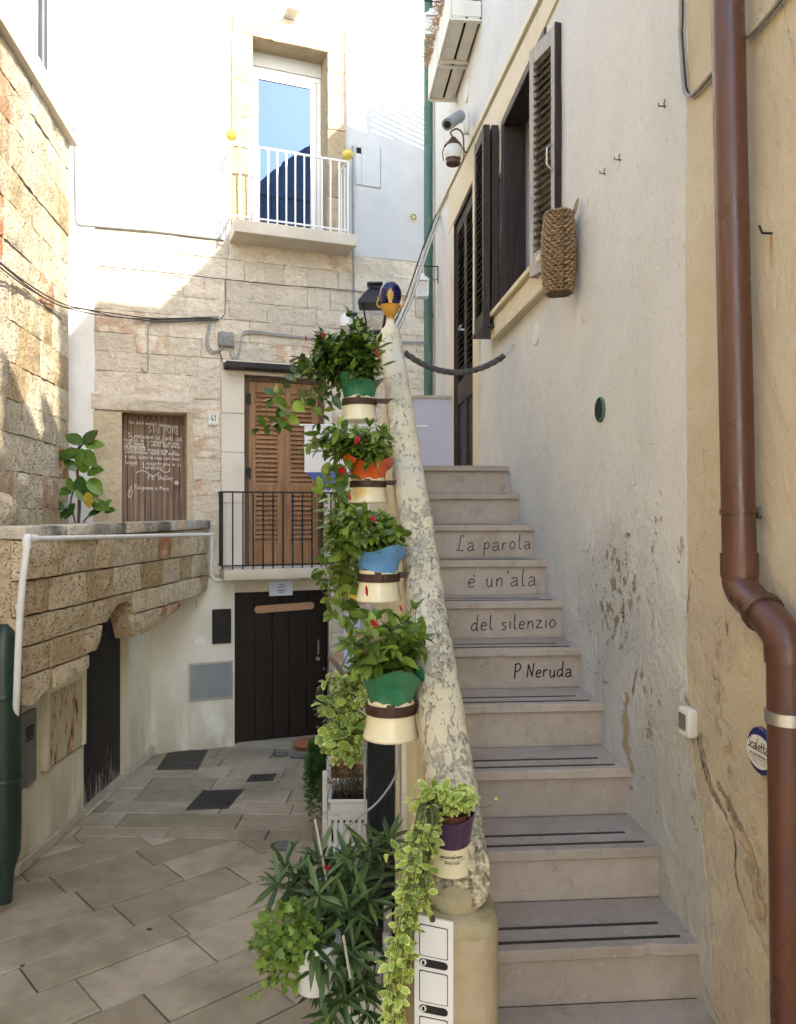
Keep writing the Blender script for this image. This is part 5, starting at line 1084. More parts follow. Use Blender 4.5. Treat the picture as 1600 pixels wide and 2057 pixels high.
# security camera and copper lantern below it
x, z = RW.pt(942, 245); cm = thing('security_camera', 'white bullet security camera on a bracket above the copper lantern', 'camera', RW.w(x, 0, z))
b = MB(RW); b.box(x - .03, x + .03, -.045, .0, z - .09, z + .08); b.build('bracket', M['offwhite'], cm, bevel=.008)
b = MB(); c0 = RW.w(x, -.05, z); b.tube([c0, c0 + Vector((-.05, -.02, .02)), c0 + Vector((-.08, -.04, .02))], .010, 8); b.build('arm', M['greycable'], cm, smooth=True)
a = P(925, 232, 6.0); d = P(899, 249, 5.75); b = MB(); b.tube([a, d], .042, 16); b.build('body', M['conduit'], cm, smooth=True)
b = MB(); b.tube([d, d + (d - a).normalized() * .006], .026, 16); b.build('lens', M['black'], cm)
lc = P(911, 330, 5.9); ln = thing('copper_lantern', 'round copper lantern with frosted globe on a curled wall arm', 'lantern', lc)
b = MB(); b.lathe(lc, [(.05, 0), (.056, .01), (.05, .035), (.058, .04)], 18); b.build('base_ring', M['bronze'], ln, smooth=True)
b = MB(); b.lathe(lc, [(.052, .038), (.068, .075), (.066, .11), (.05, .145)], 18); b.build('globe', M['milk'], ln, smooth=True)
b = MB(); b.lathe(lc, [(.062, .14), (.056, .155), (.03, .185), (.02, .2), (.006, .205)], 18); b.build('cap', M['bronze'], ln, smooth=True)
b = MB(); b.tube(smooth_pts([lc + Vector((0, 0, .2)), lc + Vector((-.02, 0, .24)), lc + Vector((.03, .02, .275)), lc + Vector((.075, .04, .24)), lc + Vector((.085, .05, .13)), lc + Vector((.11, .06, .12))], 5), .006, 6)
b.tube([lc + Vector((-.072, 0, .03)), lc + Vector((-.08, 0, .09)), lc + Vector((-.06, 0, .15))], .004, 5); b.tube([lc + Vector((.072, 0, .03)), lc + Vector((.08, 0, .09)), lc + Vector((.06, 0, .15))], .004, 5); b.build('arm', M['bronze'], ln, smooth=True)
# white candle lanterns on scroll brackets
for px, py, Y, lb in ((849, 597, 7.6, 'small white house-shaped lantern hanging before the green downpipe'), (867, 74, 6.6, 'small white house-shaped lantern hanging beside the high crates')):
    c = P(px, py, Y); ln = thing('white_lantern', lb, 'lantern', c, group='white candle lanterns'); w = .052; h = .15
    b = MB(); b.box(c.x - w, c.x + w, c.y - w, c.y + w, c.z, c.z + .012); b.build('base', M['white'], ln)
    for sx in (-1, 1):
        for sy in (-1, 1): b = MB(); b.box(c.x + sx * w - .007, c.x + sx * w + .007, c.y + sy * w - .007, c.y + sy * w + .007, c.z + .012, c.z + h); b.build('post', M['white'], ln)
    b = MB(); b.box(c.x - w + .008, c.x + w - .008, c.y - w + .008, c.y + w - .008, c.z + .013, c.z + h - .002); b.build('pane', M['milk'], ln)
    b = MB(); r_ = [(1.25, h), (1.2, h + .012), (.35, h + .06), (.3, h + .08), (.12, h + .085)]; pr = []
    for q, zz in r_: pr.append([b.vt(c.x + sx * w * q, c.y + sy * w * q, c.z + zz) for sx, sy in ((-1, -1), (1, -1), (1, 1), (-1, 1))])
    for A, B in zip(pr, pr[1:]):
        for k in range(4): b.face((A[k], A[(k + 1) % 4], B[(k + 1) % 4], B[k]))
    b.face(pr[0][::-1]); b.face(pr[-1]); b.build('roof', M['white'], ln)
    t = c + Vector((0, 0, h + .085)); u = Vector((.15, .03, 0)); b = MB(); b.tube([t, t + Vector((0, 0, .07))], .003, 5); b.tube([t + Vector((-.06, 0, .07)), t + Vector((0, 0, .07)) + u], .006, 6)
    b.tube(smooth_pts([t + Vector((0, 0, .07)) + u * .25, t + u * .5 + Vector((0, 0, -.02)), t + u * .8 + Vector((0, 0, -.06)), t + u * .98 + Vector((0, 0, -.04))], 4), .004, 5); b.tube([t + u + Vector((0, 0, .075)), t + u + Vector((0, 0, -.09))], .006, 6); b.build('scroll_bracket', M['black'], ln, smooth=True)
# black street lantern on the stone house
c = P(754, 668, 9.0); sl_ = thing('street_lantern', 'black iron street lantern with pitched hood behind the blue finial', 'lantern', c); w0, w1 = .085, .15; h = .32
for sx in (-1, 1):
    for sy in (-1, 1): b = MB(); b.tube([c + Vector((sx * w0, sy * w0, 0)), c + Vector((sx * w1 * .9, sy * w1 * .9, h))], .010, 5); b.build('post', M['black'], sl_)
b = MB(); pr = []
for q, zz in ((w0 * 1.1, -.01), (w0 * 1.1, .015)): pr.append([b.vt(c.x + sx * q, c.y + sy * q, c.z + zz) for sx, sy in ((-1, -1), (1, -1), (1, 1), (-1, 1))])
for A, B in zip(pr, pr[1:]):
    for k in range(4): b.face((A[k], A[(k + 1) % 4], B[(k + 1) % 4], B[k]))
b.face(pr[0][::-1]); b.face(pr[1]); b.build('base', M['black'], sl_)
b = MB(); pr = []
for q, zz in ((w1 * 1.25, h - .02), (w1 * 1.2, h + .01), (.075, h + .16), (.055, h + .175), (.05, h + .21), (.09, h + .215), (.085, h + .235), (.03, h + .245)): pr.append([b.vt(c.x + sx * q, c.y + sy * q, c.z + zz) for sx, sy in ((-1, -1), (1, -1), (1, 1), (-1, 1))])
for A, B in zip(pr, pr[1:]):
    for k in range(4): b.face((A[k], A[(k + 1) % 4], B[(k + 1) % 4], B[k]))
b.face(pr[0][::-1]); b.face(pr[-1]); b.build('hood', M['black'], sl_)
b = MB(); b.tube([c + Vector((0, 0, 0)), c + Vector((0, .1, -.1)), c + Vector((.0, .4, -.12))], .016, 6); b.build('bracket', M['black'], sl_)
c = P(697, 645, 9.1); b = MB(); b.lathe(c, [(.02, -.1), (.075, -.06), (.085, 0), (.07, .06), (.03, .09)], 16); bs = b.build('floodlight', M['white'], smooth=True, label='round white wall floodlight with black knobs above the plants', cat='light')
for dx in (.0, .06): b = MB(); b.lathe(c + Vector((.03 + dx, -.05, .06)), [(.01, -.02), (.035, 0), (.035, .02), (.01, .03)], 12); b.build('adjusting_knob', M['black'], bs, smooth=True)

# ------------------------------------------------------------------ street-level fittings of the stone house
def plate(name, label, cat, px0, py0, px1, py1, th, mat, off=.02, **k):
    x0, z0 = F.pt(px0, py1, off); x1, z1 = F.pt(px1, py0, off); b = MB(F); b.box(x0, x1, -off - th, -off, z0, z1); return b.build(name, M[mat], label=label, cat=cat, **k), x0, x1, z0, z1
o, x0, x1, z0, z1 = plate('house_number', 'white house number tile between the chalk-written door and the balcony', 'sign', 419, 831, 438, 853, .012, 'tile', .03, bevel=.002)
b = MB(F); write(b, '41', x0 + .018, z0 + .034, .075, -.0435, .009, None, 0, .85); b.build('number', M['tealink'], o)
b = MB(F)
for z in (z0 + .012, z1 - .014):
    for k in range(7): b.box(x0 + .010 + k * .012, x0 + .016 + k * .012, -.0432, -.0418, z - .004, z + .004)
b.build('tile_border', M['tealink'], o)
o, x0, x1, z0, z1 = plate('house_number', 'white house number tile above the menu board', 'sign', 664, 1175, 686, 1198, .012, 'tile', .03, bevel=.002)
b = MB(F); write(b, '45', x0 + .014, z0 + .03, .085, -.0435, .009, None, 0, .8); b.build('number', M['paint'], o)
o, x0, x1, z0, z1 = plate('zinc_meter_panel', 'bluish zinc meter cabinet door in the white plaster beside door 45', 'cabinet', 378, 1326, 468, 1408, .02, 'steel', .02)
b = MB(F); b.box(x0 + .02, x1 - .02, -.046, -.038, z0 + .02, z1 - .02); b.build('door_panel', M['meter'], o, bevel=.003)
o, *_ = plate('black_wall_box', 'flat black metal letter box beside door 45', 'box', 426, 1222, 464, 1293, .03, 'black', .02, bevel=.003)
o, x0, x1, z0, z1 = plate('doorbell_plate', 'small white doorbell switch plate on the plaster', 'switch', 391, 1281, 411, 1297, .012, 'whiteplastic', .024, bevel=.002)
for k in range(2): b = MB(F); xx = x0 + .028 + k * .03; b.box(xx, xx + .027, -.041, -.036, z0 + .022, z1 - .022); b.build('rocker_button', M['offwhite'], o, bevel=.001)
b = MB(F); x, z = F.pt(396, 1213); b.tube([(x, -.045, z - .04), (x, -.045, z + .04)], .018, 10); b.tube([(x, -.045, z + .04), (x, -.045, z + .06)], .01, 8); b.build('wall_sensor', M['offwhite'], smooth=True, label='tiny white cylinder sensor on the plaster under the tufa vault', cat='sensor')
zc = F.Z(572, 1220, -.085); xl, xr = F.X(511, -.085), F.X(631, -.085); b = MB(F); hh = .042; out = []
for k in range(9): t = -math.pi / 2 + math.pi * k / 8; out.append((xr - hh + hh * math.cos(t), zc + .01 + hh * math.sin(t)))
for k in range(9): t = math.pi / 2 + math.pi * k / 8; out.append((xl + hh + hh * math.cos(t), zc - .01 + hh * math.sin(t)))
b.prism(out, .068, .086); wsn = b.build('wooden_sign', M['pinewood'], bevel=.003, label='pale wooden name board with faded writing on the black door', cat='sign')
b = MB(F); write(b, "La Caletta sul mare blu", xl + .06, zc - .018, .045, .0675, .004, random.Random(2), .05, 1.0, .02); b.build('faded_lettering', M['redprint'], wsn)
o, x0, x1, z0, z1 = plate('paper_notice', 'pale blue paper notice pinned over door 45', 'notice', 541, 1166, 588, 1197, .003, 'bluepaper', .06)
for k, (u, v, w) in enumerate(((.45, .7, .16), (.38, .55, .30), (.35, .34, .36), (.42, .2, .2))): b = MB(F); b.box(x0 + (x1 - x0) * u, x0 + (x1 - x0) * (u + w), -.0645, -.0635, z0 + (z1 - z0) * v, z0 + (z1 - z0) * v + .012); b.build('print_line', M['inkblue'], o)
o, x0, x1, z0, z1 = plate('menu_board', 'pale blue printed menu board standing beside door 45', 'sign', 690, 1232, 722, 1400, .02, 'bluepaper', .1, bevel=.002)
for k in range(7): b = MB(F); zz = z1 - .08 - k * .09; b.box(x0 + .06, x1 - .02, -.1215, -.1205, zz, zz + .016); b.build('print_line', M['inkblue'], o)
# hanging banner with a blue point
bf = Frame(*P(612, 900, 5.6).xy, .995, .1); bx0, bx1 = bf.X(612), bf.X(704); bz0, bz1 = bf.Z(650, 948), bf.Z(650, 855); bn = thing('hanging_banner', 'white hanging banner with a blue pointed end behind the potted plants', 'banner', bf.w(bx0, 0, bz0))
b = MB(bf); b.box(bx0, bx1, -.003, .003, bz0, bz1); b.build('white_cloth', M['cloth'], bn)
b = MB(bf); b.prism([(bx0, bz0), (bx0 + (bx1 - bx0) * .52, bz0 - .135), (bx1, bz0)][::1], -.003, .003); b.build('blue_point', M['bluecloth'], bn)
b = MB(bf); b.tube([(bx0 - .035, 0, bz1 + .004), (bx1 + .55, 0, bz1 + .004)], .008, 6); b.build('pole', M['white'], bn)
b = MB(bf); b.ribbon(smooth_pts([(bx0 + (bx1 - bx0) * a_, bz0 - d_) for a_, d_ in ((.42, .02), (.5, .05), (.62, .03), (.68, .06), (.5, .09), (.46, .11))], 5), -.0045, .012); b.build('emblem', M['inkblue'], bn)

# ------------------------------------------------------------------ drains and covers in the paving
def grate(label, corners, n, along=0, mat='iron'):
    c = [Vector((*G(*q), 0)) for q in corners]; gt = thing('drain_grate', label, 'drain', sum(c, Vector()) / 4, group='iron drain grates')
    b = MB(); b.slab([tuple(v.xy) for v in c], -.008, .003); b.build('pit', M['dark'], gt)
    ctr = sum(c, Vector()) / 4
    for i in range(4):
        a, d = c[i], c[(i + 1) % 4]; ia, id_ = a + (ctr - a) * .05, d + (ctr - d) * .05; b = MB(); b.slab([tuple(v.xy) for v in (a, d, id_, ia)], -.005, .008); b.build('frame_edge', M[mat], gt)
    for k in range(n):
        t0, t1 = (k + .25) / n, (k + .78) / n
        p = [c[0].lerp(c[1], t0), c[0].lerp(c[1], t1), c[3].lerp(c[2], t1), c[3].lerp(c[2], t0)] if not along else [c[0].lerp(c[3], t0), c[1].lerp(c[2], t0), c[1].lerp(c[2], t1), c[0].lerp(c[3], t1)]
        p = [v + (ctr - v) * .07 for v in p]; b = MB(); b.slab([tuple(v.xy) for v in p], .0, .0075); b.build('bar', M[mat], gt)
grate('square slotted iron drain grate in the middle of the paving', [(372, 1628), (458, 1624), (492, 1586), (408, 1589)], 16)
grate('small slotted iron drain grate near the flower pots', [(495, 1571), (548, 1569), (556, 1555), (504, 1557)], 9)
grate('worn cellar grate with lengthwise bars against the plaster wall', [(314, 1547), (398, 1546), (418, 1507), (340, 1508)], 13, 1)
for px, py, r, lb in ((568, 1700, .095, 'round iron inspection cover close to the oleander'), (565, 1515, .085, 'round iron inspection cover before door 45, beside its twin'), (599, 1519, .085, 'round iron inspection cover before door 45, nearer the fern')):
    x, y = G(px, py); mc = thing('inspection_cover', lb, 'manhole cover', (x, y, 0), group='round iron inspection covers')
    b = MB(); b.lathe((x, y, 0), [(r, -.004), (r, .006), (r * .84, .007), (r * .82, .003)], 24); b.build('ring', M['iron'], mc, smooth=True)
    b = MB(); b.lathe((x, y, 0), [(r * .8, -.004), (r * .8, .006), (r * .72, .0065), (r * .7, .0045), (r * .45, .0045), (r * .43, .0065), (r * .2, .0065)], 24); b.build('lid', M['dullmetal'], mc, smooth=True)
x, y = G(626, 1500); b = MB(); b.lathe((x, y, 0), [(.16, .0), (.2, .03), (.21, .045), (.19, .05), (.02, .04)], 28); b.build('plant_saucer', M['ball'] if False else M['terra'], smooth=True, label='wide ochre clay saucer on the paving by the fern', cat='saucer')
# tiny dry leaves scattered
for k, (px, py, lb) in enumerate(((300, 1868, 'tiny dry leaf on the paving well in front of the square grate'), (45, 1942, 'tiny dry leaf on the paving near the green standpipe'), (516, 1885, 'tiny dry leaf on the paving close to the ivy'), (560, 1572, 'tiny dry leaf on the paving beside the small grate'))):
    x, y = G(px, py); rng = random.Random(k); b = MB(); n = 7; b.slab([(x + .018 * rng.uniform(.6, 1.2) * math.cos(2 * math.pi * i / n), y + .012 * rng.uniform(.6, 1.2) * math.sin(2 * math.pi * i / n)) for i in range(n)], .003, .008); b.build('fallen_leaf', M['darkterra'], label=lb, cat='leaf', group='dry leaves on the paving')
# ------------------------------------------------------------------ leaves
def leaf_me(name, prof, mats, fold=.25, curl=.15, border=0.0):
    """a leaf of length 1 along x: prof = [(x, half width)], folded on its midrib and curling down"""
    b = MB(); R = []
    for x, w in prof:
        z = -curl * x * x; c = b.vt(x, 0, z)
        if w < 1e-4: R.append([c]); continue
        if border:
            wi = w * (1 - border); R.append([b.vt(x, -w, z + w * fold), b.vt(x, -wi, z + wi * fold), c, b.vt(x, wi, z + wi * fold), b.vt(x, w, z + w * fold)])
        else: R.append([b.vt(x, -w, z + w * fold), c, b.vt(x, w, z + w * fold)])
    for A, B in zip(R, R[1:]):
        if len(A) == 1:
            for k in range(len(B) - 1): b.face((A[0], B[k], B[k + 1]), 1 if border else 0)
        elif len(B) == 1:
            for k in range(len(A) - 1): b.face((A[k], B[0], A[k + 1]), 1 if border else 0)
        else:
            for k in range(len(A) - 1): b.face((A[k], B[k], B[k + 1], A[k + 1]), 1 if border and k in (0, len(A) - 2) else 0)
    return b.mesh(name, mats, smooth=True, angle=80)
ELL = [(0, 0), (.12, .12), (.32, .22), (.55, .235), (.78, .15), (1, 0)]; LAN = [(0, 0), (.15, .05), (.4, .078), (.7, .062), (1, 0)]; RND = [(0, 0), (.1, .16), (.3, .29), (.55, .31), (.8, .2), (1, 0)]
LM = dict(mand=[leaf_me('leaf', ELL, M['lf_mand'], f, c) for f, c in ((.25, .15), (.5, .3), (.1, -.1), (.35, .45))], vine=[leaf_me('leaf', RND, M['lf_vine'], f, c) for f, c in ((.15, .1), (.35, .35), (.05, -.1))],
    old=[leaf_me('leaf', LAN, M['lf_old'], f, c) for f, c in ((.3, .1), (.5, .3), (.2, -.08))], rub=[leaf_me('leaf', RND, M['lf_rub'], f, c) for f, c in ((.2, .12), (.35, .3))], yel=[leaf_me('leaf', RND, M['lf_yel'], .3, .3)],
    var=[leaf_me('leaf', RND, [M['lf_var'], M['lf_edge']], f, c, .24) for f, c in ((.25, .15), (.5, .35), (.1, -.15))], varb=[leaf_me('leaf', RND, [M['lf_var'], M['lf_edge']], f, c, .16) for f, c in ((.2, .15), (.4, .35))], grey=[leaf_me('leaf', ELL, M['lf_grey'], .3, .2)], dry=[leaf_me('leaf', ELL, M['dry'], .4, .4)])
def ivy_me(c):
    b = MB(); o = [(0, 0), (.08, .30), (.28, .46), (.42, .22), (.62, .30), (.72, .12), (1, 0)]; o = o + [(x, -y) for x, y in o[-2:0:-1]]
    ctr = b.vt(.38, 0, .03); ids = [b.vt(x, y, -c * (abs(y) + x * x * .6)) for x, y in o]
    for k in range(len(ids)): b.face((ctr, ids[k], ids[(k + 1) % len(ids)])[::-1])
    return b.mesh('leaf', M['lf_ivy'], smooth=True, angle=80)
LM['ivy'] = [ivy_me(c) for c in (.1, .3, -.05)]
def flower_me():
    b = MB(); b.tube([(0, 0, 0), (.35, 0, 0), (.55, 0, 0)], [.05, .07, .13], 6, caps=False); 
    for k in range(5):
        a = 2 * math.pi * k / 5; u = Vector((0, math.cos(a), math.sin(a))); v = Vector((0, -math.sin(a), math.cos(a))); c0 = Vector((.52, 0, 0))
        q = [c0 + u * .06, c0 + u * .25 + v * .2 + Vector((.12, 0, 0)), c0 + u * .48 + v * .12 + Vector((.06, 0, 0)), c0 + u * .46 - v * .14 + Vector((.1, 0, 0)), c0 + u * .22 - v * .18 + Vector((.1, 0, 0))]
        b.face([b.vt(*p) for p in q])
    return b.mesh('flower', M['flower'], smooth=True)
def bud_me(): return MB().tube([(0, 0, 0), (.3, 0, 0), (.7, 0, 0), (1, 0, 0)], [.04, .13, .12, .01], 6).mesh('flower_bud', M['flower'], smooth=True)
FL, BUD = flower_me(), bud_me()
def lmat(p, d, up, s, roll=0.0):
    d = Vector(d).normalized(); up = Vector(up); z = up - d * up.dot(d)
    z = z.normalized() if z.length > 1e-3 else d.orthogonal().normalized(); y = z.cross(d)
    m = Matrix(((d.x, y.x, z.x, p.x), (d.y, y.y, z.y, p.y), (d.z, y.z, z.z, p.z), (0, 0, 0, 1)))
    return m @ Matrix.Rotation(roll, 4, 'X') @ S(s, s, s)
class Plant:
    def __init__(s, root, seed): s.root = root; s.r = random.Random(seed); s.L = []; s.st = MB(); s.fl = []
    def bez(s, a, c, b, n=8): return [a * (1 - t) ** 2 + c * 2 * t * (1 - t) + b * t * t for t in [k / n for k in range(n + 1)]]
    def stem(s, pts, r0=.003, r1=.0012): n = len(pts); s.st.tube(pts, [r0 + (r1 - r0) * k / (n - 1) for k in range(n)], 4, caps=False)
    def leaves(s, pts, kind, size, step, t0=.15, spread=.9, whorl=2, up=(0, 0, 1), lift=.35, tip=True, sj=.42):
        L = [0.0]
        for a, b in zip(pts, pts[1:]): L.append(L[-1] + (b - a).length)
        tot = L[-1]; d = tot * t0; k = 0; ang = s.r.uniform(0, 6)
        def at(x):
            for i in range(len(pts) - 1):
                if x <= L[i + 1] or i == len(pts) - 2:
                    t = (x - L[i]) / max(1e-6, L[i + 1] - L[i]); return pts[i].lerp(pts[i + 1], min(1, t)), (pts[i + 1] - pts[i]).normalized()
        while d <= tot:
            p, tg = at(d); o = tg.orthogonal().normalized(); q = tg.cross(o)
            for w in range(whorl):
                a = ang + 2 * math.pi * w / whorl + s.r.uniform(-.3, .3); side = o * math.cos(a) + q * math.sin(a)
                dr = tg * (1 - spread) + side * spread + Vector((0, 0, lift * s.r.uniform(.2, 1.2))); sz = size * s.r.uniform(1 - sj, 1 + sj)
                s.L.append((lmat(p, dr, Vector(up) + tg * .6 + Vector((s.r.uniform(-.4, .4), s.r.uniform(-.6, .2), 0)), sz, s.r.uniform(-.4, .4)), kind))
            ang += 1.57 + s.r.uniform(-.3, .3) if whorl == 2 else .9; d += step * s.r.uniform(.75, 1.25); k += 1
        if tip:
            p, tg = pts[-1], (pts[-1] - pts[-2]).normalized(); o = tg.orthogonal().normalized(); q = tg.cross(o)
            for w in range(4):
                a = w * 1.57 + s.r.uniform(-.4, .4); s.L.append((lmat(p, tg + (o * math.cos(a) + q * math.sin(a)) * .6, Vector(up) + Vector((0, -.3, 0)), size * s.r.uniform(.6, .95)), kind))
    def flower(s, p, d, size, bud=False): s.fl.append((lmat(p, d, (0, 0, 1), size), bud))
    def done(s, stem_mat='stem', lim=300):
        if s.st.v: s.st.build('stems', M[stem_mat], s.root, smooth=True)
        cam_p = Vector((0, 0, E)); s.L.sort(key=lambda q: (q[0].translation - cam_p).length - 6 * q[0].to_scale().x)
        for m, k in s.L[:lim]: put('leaf', s.r.choice(LM[k] if s.r.random() > .035 or k in ('var', 'varb', 'rub', 'old', 'vine') else LM['dry']), s.root, m)
        rest = s.L[lim:]
        if rest:
            b = MB(); ms = []
            for m, k in rest:
                me = s.r.choice(LM[k]); o = len(b.v); b.v += [m @ v.co for v in me.vertices]
                for p in me.polygons:
                    mt = me.materials[p.material_index]
                    if mt not in ms: ms.append(mt)
                    b.face([o + i for i in p.vertices], ms.index(mt))
            b.build('leaves', ms, s.root, smooth=True, kind='stuff')
        for m, bud in s.fl: put('flower_bud' if bud else 'flower', BUD if bud else FL, s.root, m)
def rnd_in(rng, cx, cy, rx, ry, Y, dy):
    while True:
        u, v = rng.uniform(-1, 1), rng.uniform(-1, 1)
        if u * u + v * v <= 1: return P(cx + u * rx, cy + v * ry, Y + rng.uniform(-dy, dy))
# ------------------------------------------------------------------ glazed pots strapped to the parapet
def strap_pot(root, c, r, h, glaze, lean=0.0, ph=0.0, low=False):
    """cream chimney-pipe pot with a flared, wavy coloured rim, rusty strap and bracket; c = centre of the base"""
    rim = lambda th, rr, z: (rr * (1 + (.05 * math.cos(3 * th + ph) if z > h * .8 else 0)), z + (.012 * math.cos(3 * th + ph) + .008 * math.cos(th + 2.2) if z > h * .93 else .004 * math.cos(3 * th + ph) if z > h * .7 else .010 * noise.noise(Vector((math.cos(th) * 2.5, math.sin(th) * 2.5, ph))) if z < h * .6 else 0) * 1.5)
    b = MB(); b.lathe(c, [(r * .86, 0), (r * .89, h * .03), (r * .84, h * .09), (r * .78, h * .25), (r * .74, h * .45), (r * .74, h * .61)], 28); b.build('pot', M['cream'], root, smooth=True)
    b = MB(); b.lathe(c, [(r * .746, h * .585), (r * .755, h * .66), (r * .82, h * .80), (r * 1.0, h * .955), (r * 1.10, h), (r * 1.04, h * .99), (r * .82, h * .82), (r * .74, h * .74)], 30, rad=rim, close=False); b.build('glazed_rim', M[glaze], root, smooth=True)
    b = MB(); b.lathe(c, [(r * .78, h * .76), (r * .4, h * .79), (.004, h * .80)], 20, close=False); b.build('soil', M['soil'], root)
    b = MB(); b.lathe(c, [(r * .775, h * .38), (r * .81, h * .385), (r * .81, h * .535), (r * .775, h * .54)], 28, close=False); b.build('strap', M['strap'], root, smooth=True)
    x = SX(c.y); b = MB(); b.box(c.x + r * .7, x + .03, c.y - .012, c.y + .012, c.z + h * .44, c.z + h * .555); b.box(c.x - .012, c.x + .012, c.y - r * .86, c.y - r * .78, c.z + h * .42, c.z + h * .58); b.build('bracket', M['strap'], root)
POTS = [  # centre px, rim y, base y, depth, half width px, glaze, label
    ((722, 764, 846, 4.05, 43, 'glgreen'), 'mandevilla in a green-rimmed cream pot, topmost on the parapet'), ((740, 928, 1010, 3.40, 46, 'glorange'), 'mandevilla in an orange-rimmed cream pot on the parapet'),
    ((761, 1103, 1206, 2.84, 53, 'glblue'), 'mandevilla in a blue-rimmed cream pot on the parapet'), ((786, 1350, 1480, 2.35, 64, 'glgreen'), 'mandevilla in a green-rimmed cream pot, lowest on the parapet')]
PR = []
for k, ((px, yr, yb, Y, hw, gl), lb) in enumerate(POTS):
    c = P(px, yb, Y); r = hw / 1600 * Y; h = (yb - yr) / 1600 * Y; root = thing('potted_mandevilla', lb, 'potted plant', c, group='glazed pots strapped to the stair parapet'); strap_pot(root, c, r, h, gl, ph=k * 1.3); PR.append((root, c + Vector((0, 0, h * .8)), Y))
def mand(k, blobs, n, size, lk='mand', step=.03, trail=(), flowers=(), buds=(), seed=0, wh=2):
    root, c, Y = PR[k]; pl = Plant(root, 100 + k + seed)
    for cx, cy, rx, ry, w in blobs:
        for i in range(max(1, int(n * w))):
            t = rnd_in(pl.r, cx, cy, rx, ry, Y + .02, .13); a = c + Vector((pl.r.uniform(-.04, .04), pl.r.uniform(-.04, .04), 0)); m = (a + t) / 2 + Vector((pl.r.uniform(-.03, .03), pl.r.uniform(-.04, .04), .06 + .3 * max(0, (a.z - t.z))))
            q = pl.bez(a, m, t, 7); pl.stem(q, .003, .0014); pl.leaves(q, lk, size, step, .35)
    for pts, sz, lk2 in trail:
        q = smooth_pts([P(x, y, Y + d) for x, y, d in pts], 5); pl.stem(q, .0024, .0012); pl.leaves(q, lk2, sz, step * 1.3, .2, tip=True)
    for x, y, d, s_ in flowers: pl.flower(P(x, y, Y + d), (pl.r.uniform(-.9, .6), -.6, pl.r.uniform(-.6, .5)), s_ * .72)
    for x, y, d, s_ in buds: pl.flower(P(x, y, Y + d), (pl.r.uniform(-.5, .4), -.3, .8), s_ * .8, True)
    pl.done('bark')
mand(0, [(690, 712, 74, 42, .75), (738, 700, 36, 60, .25), (640, 735, 48, 36, .4), (690, 680, 50, 30, .3)], 52, .064, step=.034, trail=[([(690, 770, 0), (640, 745, -.05), (600, 745, 0), (575, 770, .0), (545, 800, 0)], .066, 'vine'), ([(680, 770, -.05), (640, 790, -.1), (600, 800, -.1), (560, 850, -.05)], .066, 'vine'), ([(700, 780, -.05), (660, 800, -.08), (650, 830, -.05), (640, 850, 0)], .07, 'mand'), ([(700, 690, 0), (705, 655, 0), (704, 632, 0)], .075, 'mand'), ([(690, 770, 0), (620, 800, 0), (580, 835, -.02), (520, 860, 0)], .06, 'vine'), ([(750, 760, -.1), (768, 740, -.1), (760, 690, -.1)], .07, 'mand')],
    flowers=[(577, 842, -.06, .06), (657, 673, -.12, .05)], buds=[(762, 716, -.18, .055), (615, 685, -.1, .04)])
mand(1, [(705, 890, 76, 40, .8), (745, 895, 36, 46, .5)], 40, .055, step=.031, trail=[([(715, 925, 0), (670, 885, -.05), (640, 870, -.02), (622, 890, 0)], .07, 'mand'), ([(720, 930, -.05), (690, 960, -.1), (680, 985, -.08)], .07, 'vine'), ([(700, 935, 0), (660, 950, -.05), (650, 990, 0)], .07, 'vine')], flowers=[(727, 888, -.13, .055), (688, 938, -.14, .055)])
mand(2, [(735, 1060, 68, 40, .75), (775, 1070, 40, 34, .3), (700, 1070, 44, 54, .5)], 44, .049, step=.027, trail=[([(720, 1110, 0), (690, 1100, -.05), (665, 1060, 0), (640, 1010, 0), (645, 985, 0)], .06, 'vine'), ([(715, 1110, .05), (690, 1130, .02), (680, 1180, 0), (690, 1235, 0)], .058, 'vine'), ([(705, 1110, .1), (700, 1150, .08), (705, 1200, .05), (700, 1245, .05)], .058, 'vine'), ([(725, 1110, .1), (712, 1150, .12), (722, 1190, .1), (712, 1230, .1)], .055, 'vine'), ([(710, 1110, .1), (676, 1120, .08), (662, 1150, .05), (655, 1135, .05)], .055, 'vine'), ([(712, 1110, .1), (684, 1160, .08), (690, 1210, .05), (664, 1232, .05)], .05, 'vine')], flowers=[(745, 1046, -.1, .035)], buds=[(705, 1005, 0, .04)])
mand(3, [(770, 1290, 62, 58, .7), (735, 1310, 38, 36, .45), (835, 1275, 26, 46, .25)], 27, .056, step=.033, trail=[([(800, 1350, 0), (812, 1310, 0), (832, 1270, 0), (835, 1225, 0)], .055, 'mand'), ([(780, 1350, 0), (730, 1310, -.05), (700, 1300, -.05)], .07, 'mand')], flowers=[(759, 1246, -.1, .04)], buds=[(738, 1197, -.05, .045), (808, 1228, -.04, .03)])
# ------------------------------------------------------------------ purple-rimmed pot on the pillar with trailing variegated plant
root = thing('potted_trailing_plant', 'cream-edged trailing plant in a purple-topped cream pot on the ochre pillar', 'potted plant', PT + Vector((0, 0, .07)))
c = P(906, 1748, 1.925); h = .128; r0 = .047; r1 = .058
b = MB(); b.lathe(c, [(r0, 0), (r0 * 1.01, .004), (r0 * 1.0, h * .62), (r0 * 1.02, h * .64)], 32); b.build('pot', M['cream'], root, smooth=True)
b = MB(); b.lathe(c, [(r0 * 1.015, h * .60), (r0 * 1.1, h * .78), (r1, h), (r1 * .97, h * 1.01), (r0 * 1.05, h * .8)], 32, rad=lambda th, r, z: (r, z - (.010 * math.cos(th + 1.57) if z < h * .62 else 0) + (.012 * abs(math.cos(th)) if z > h * .9 else 0)), close=False); b.build('glazed_rim', M['glpurple'], root, smooth=True)
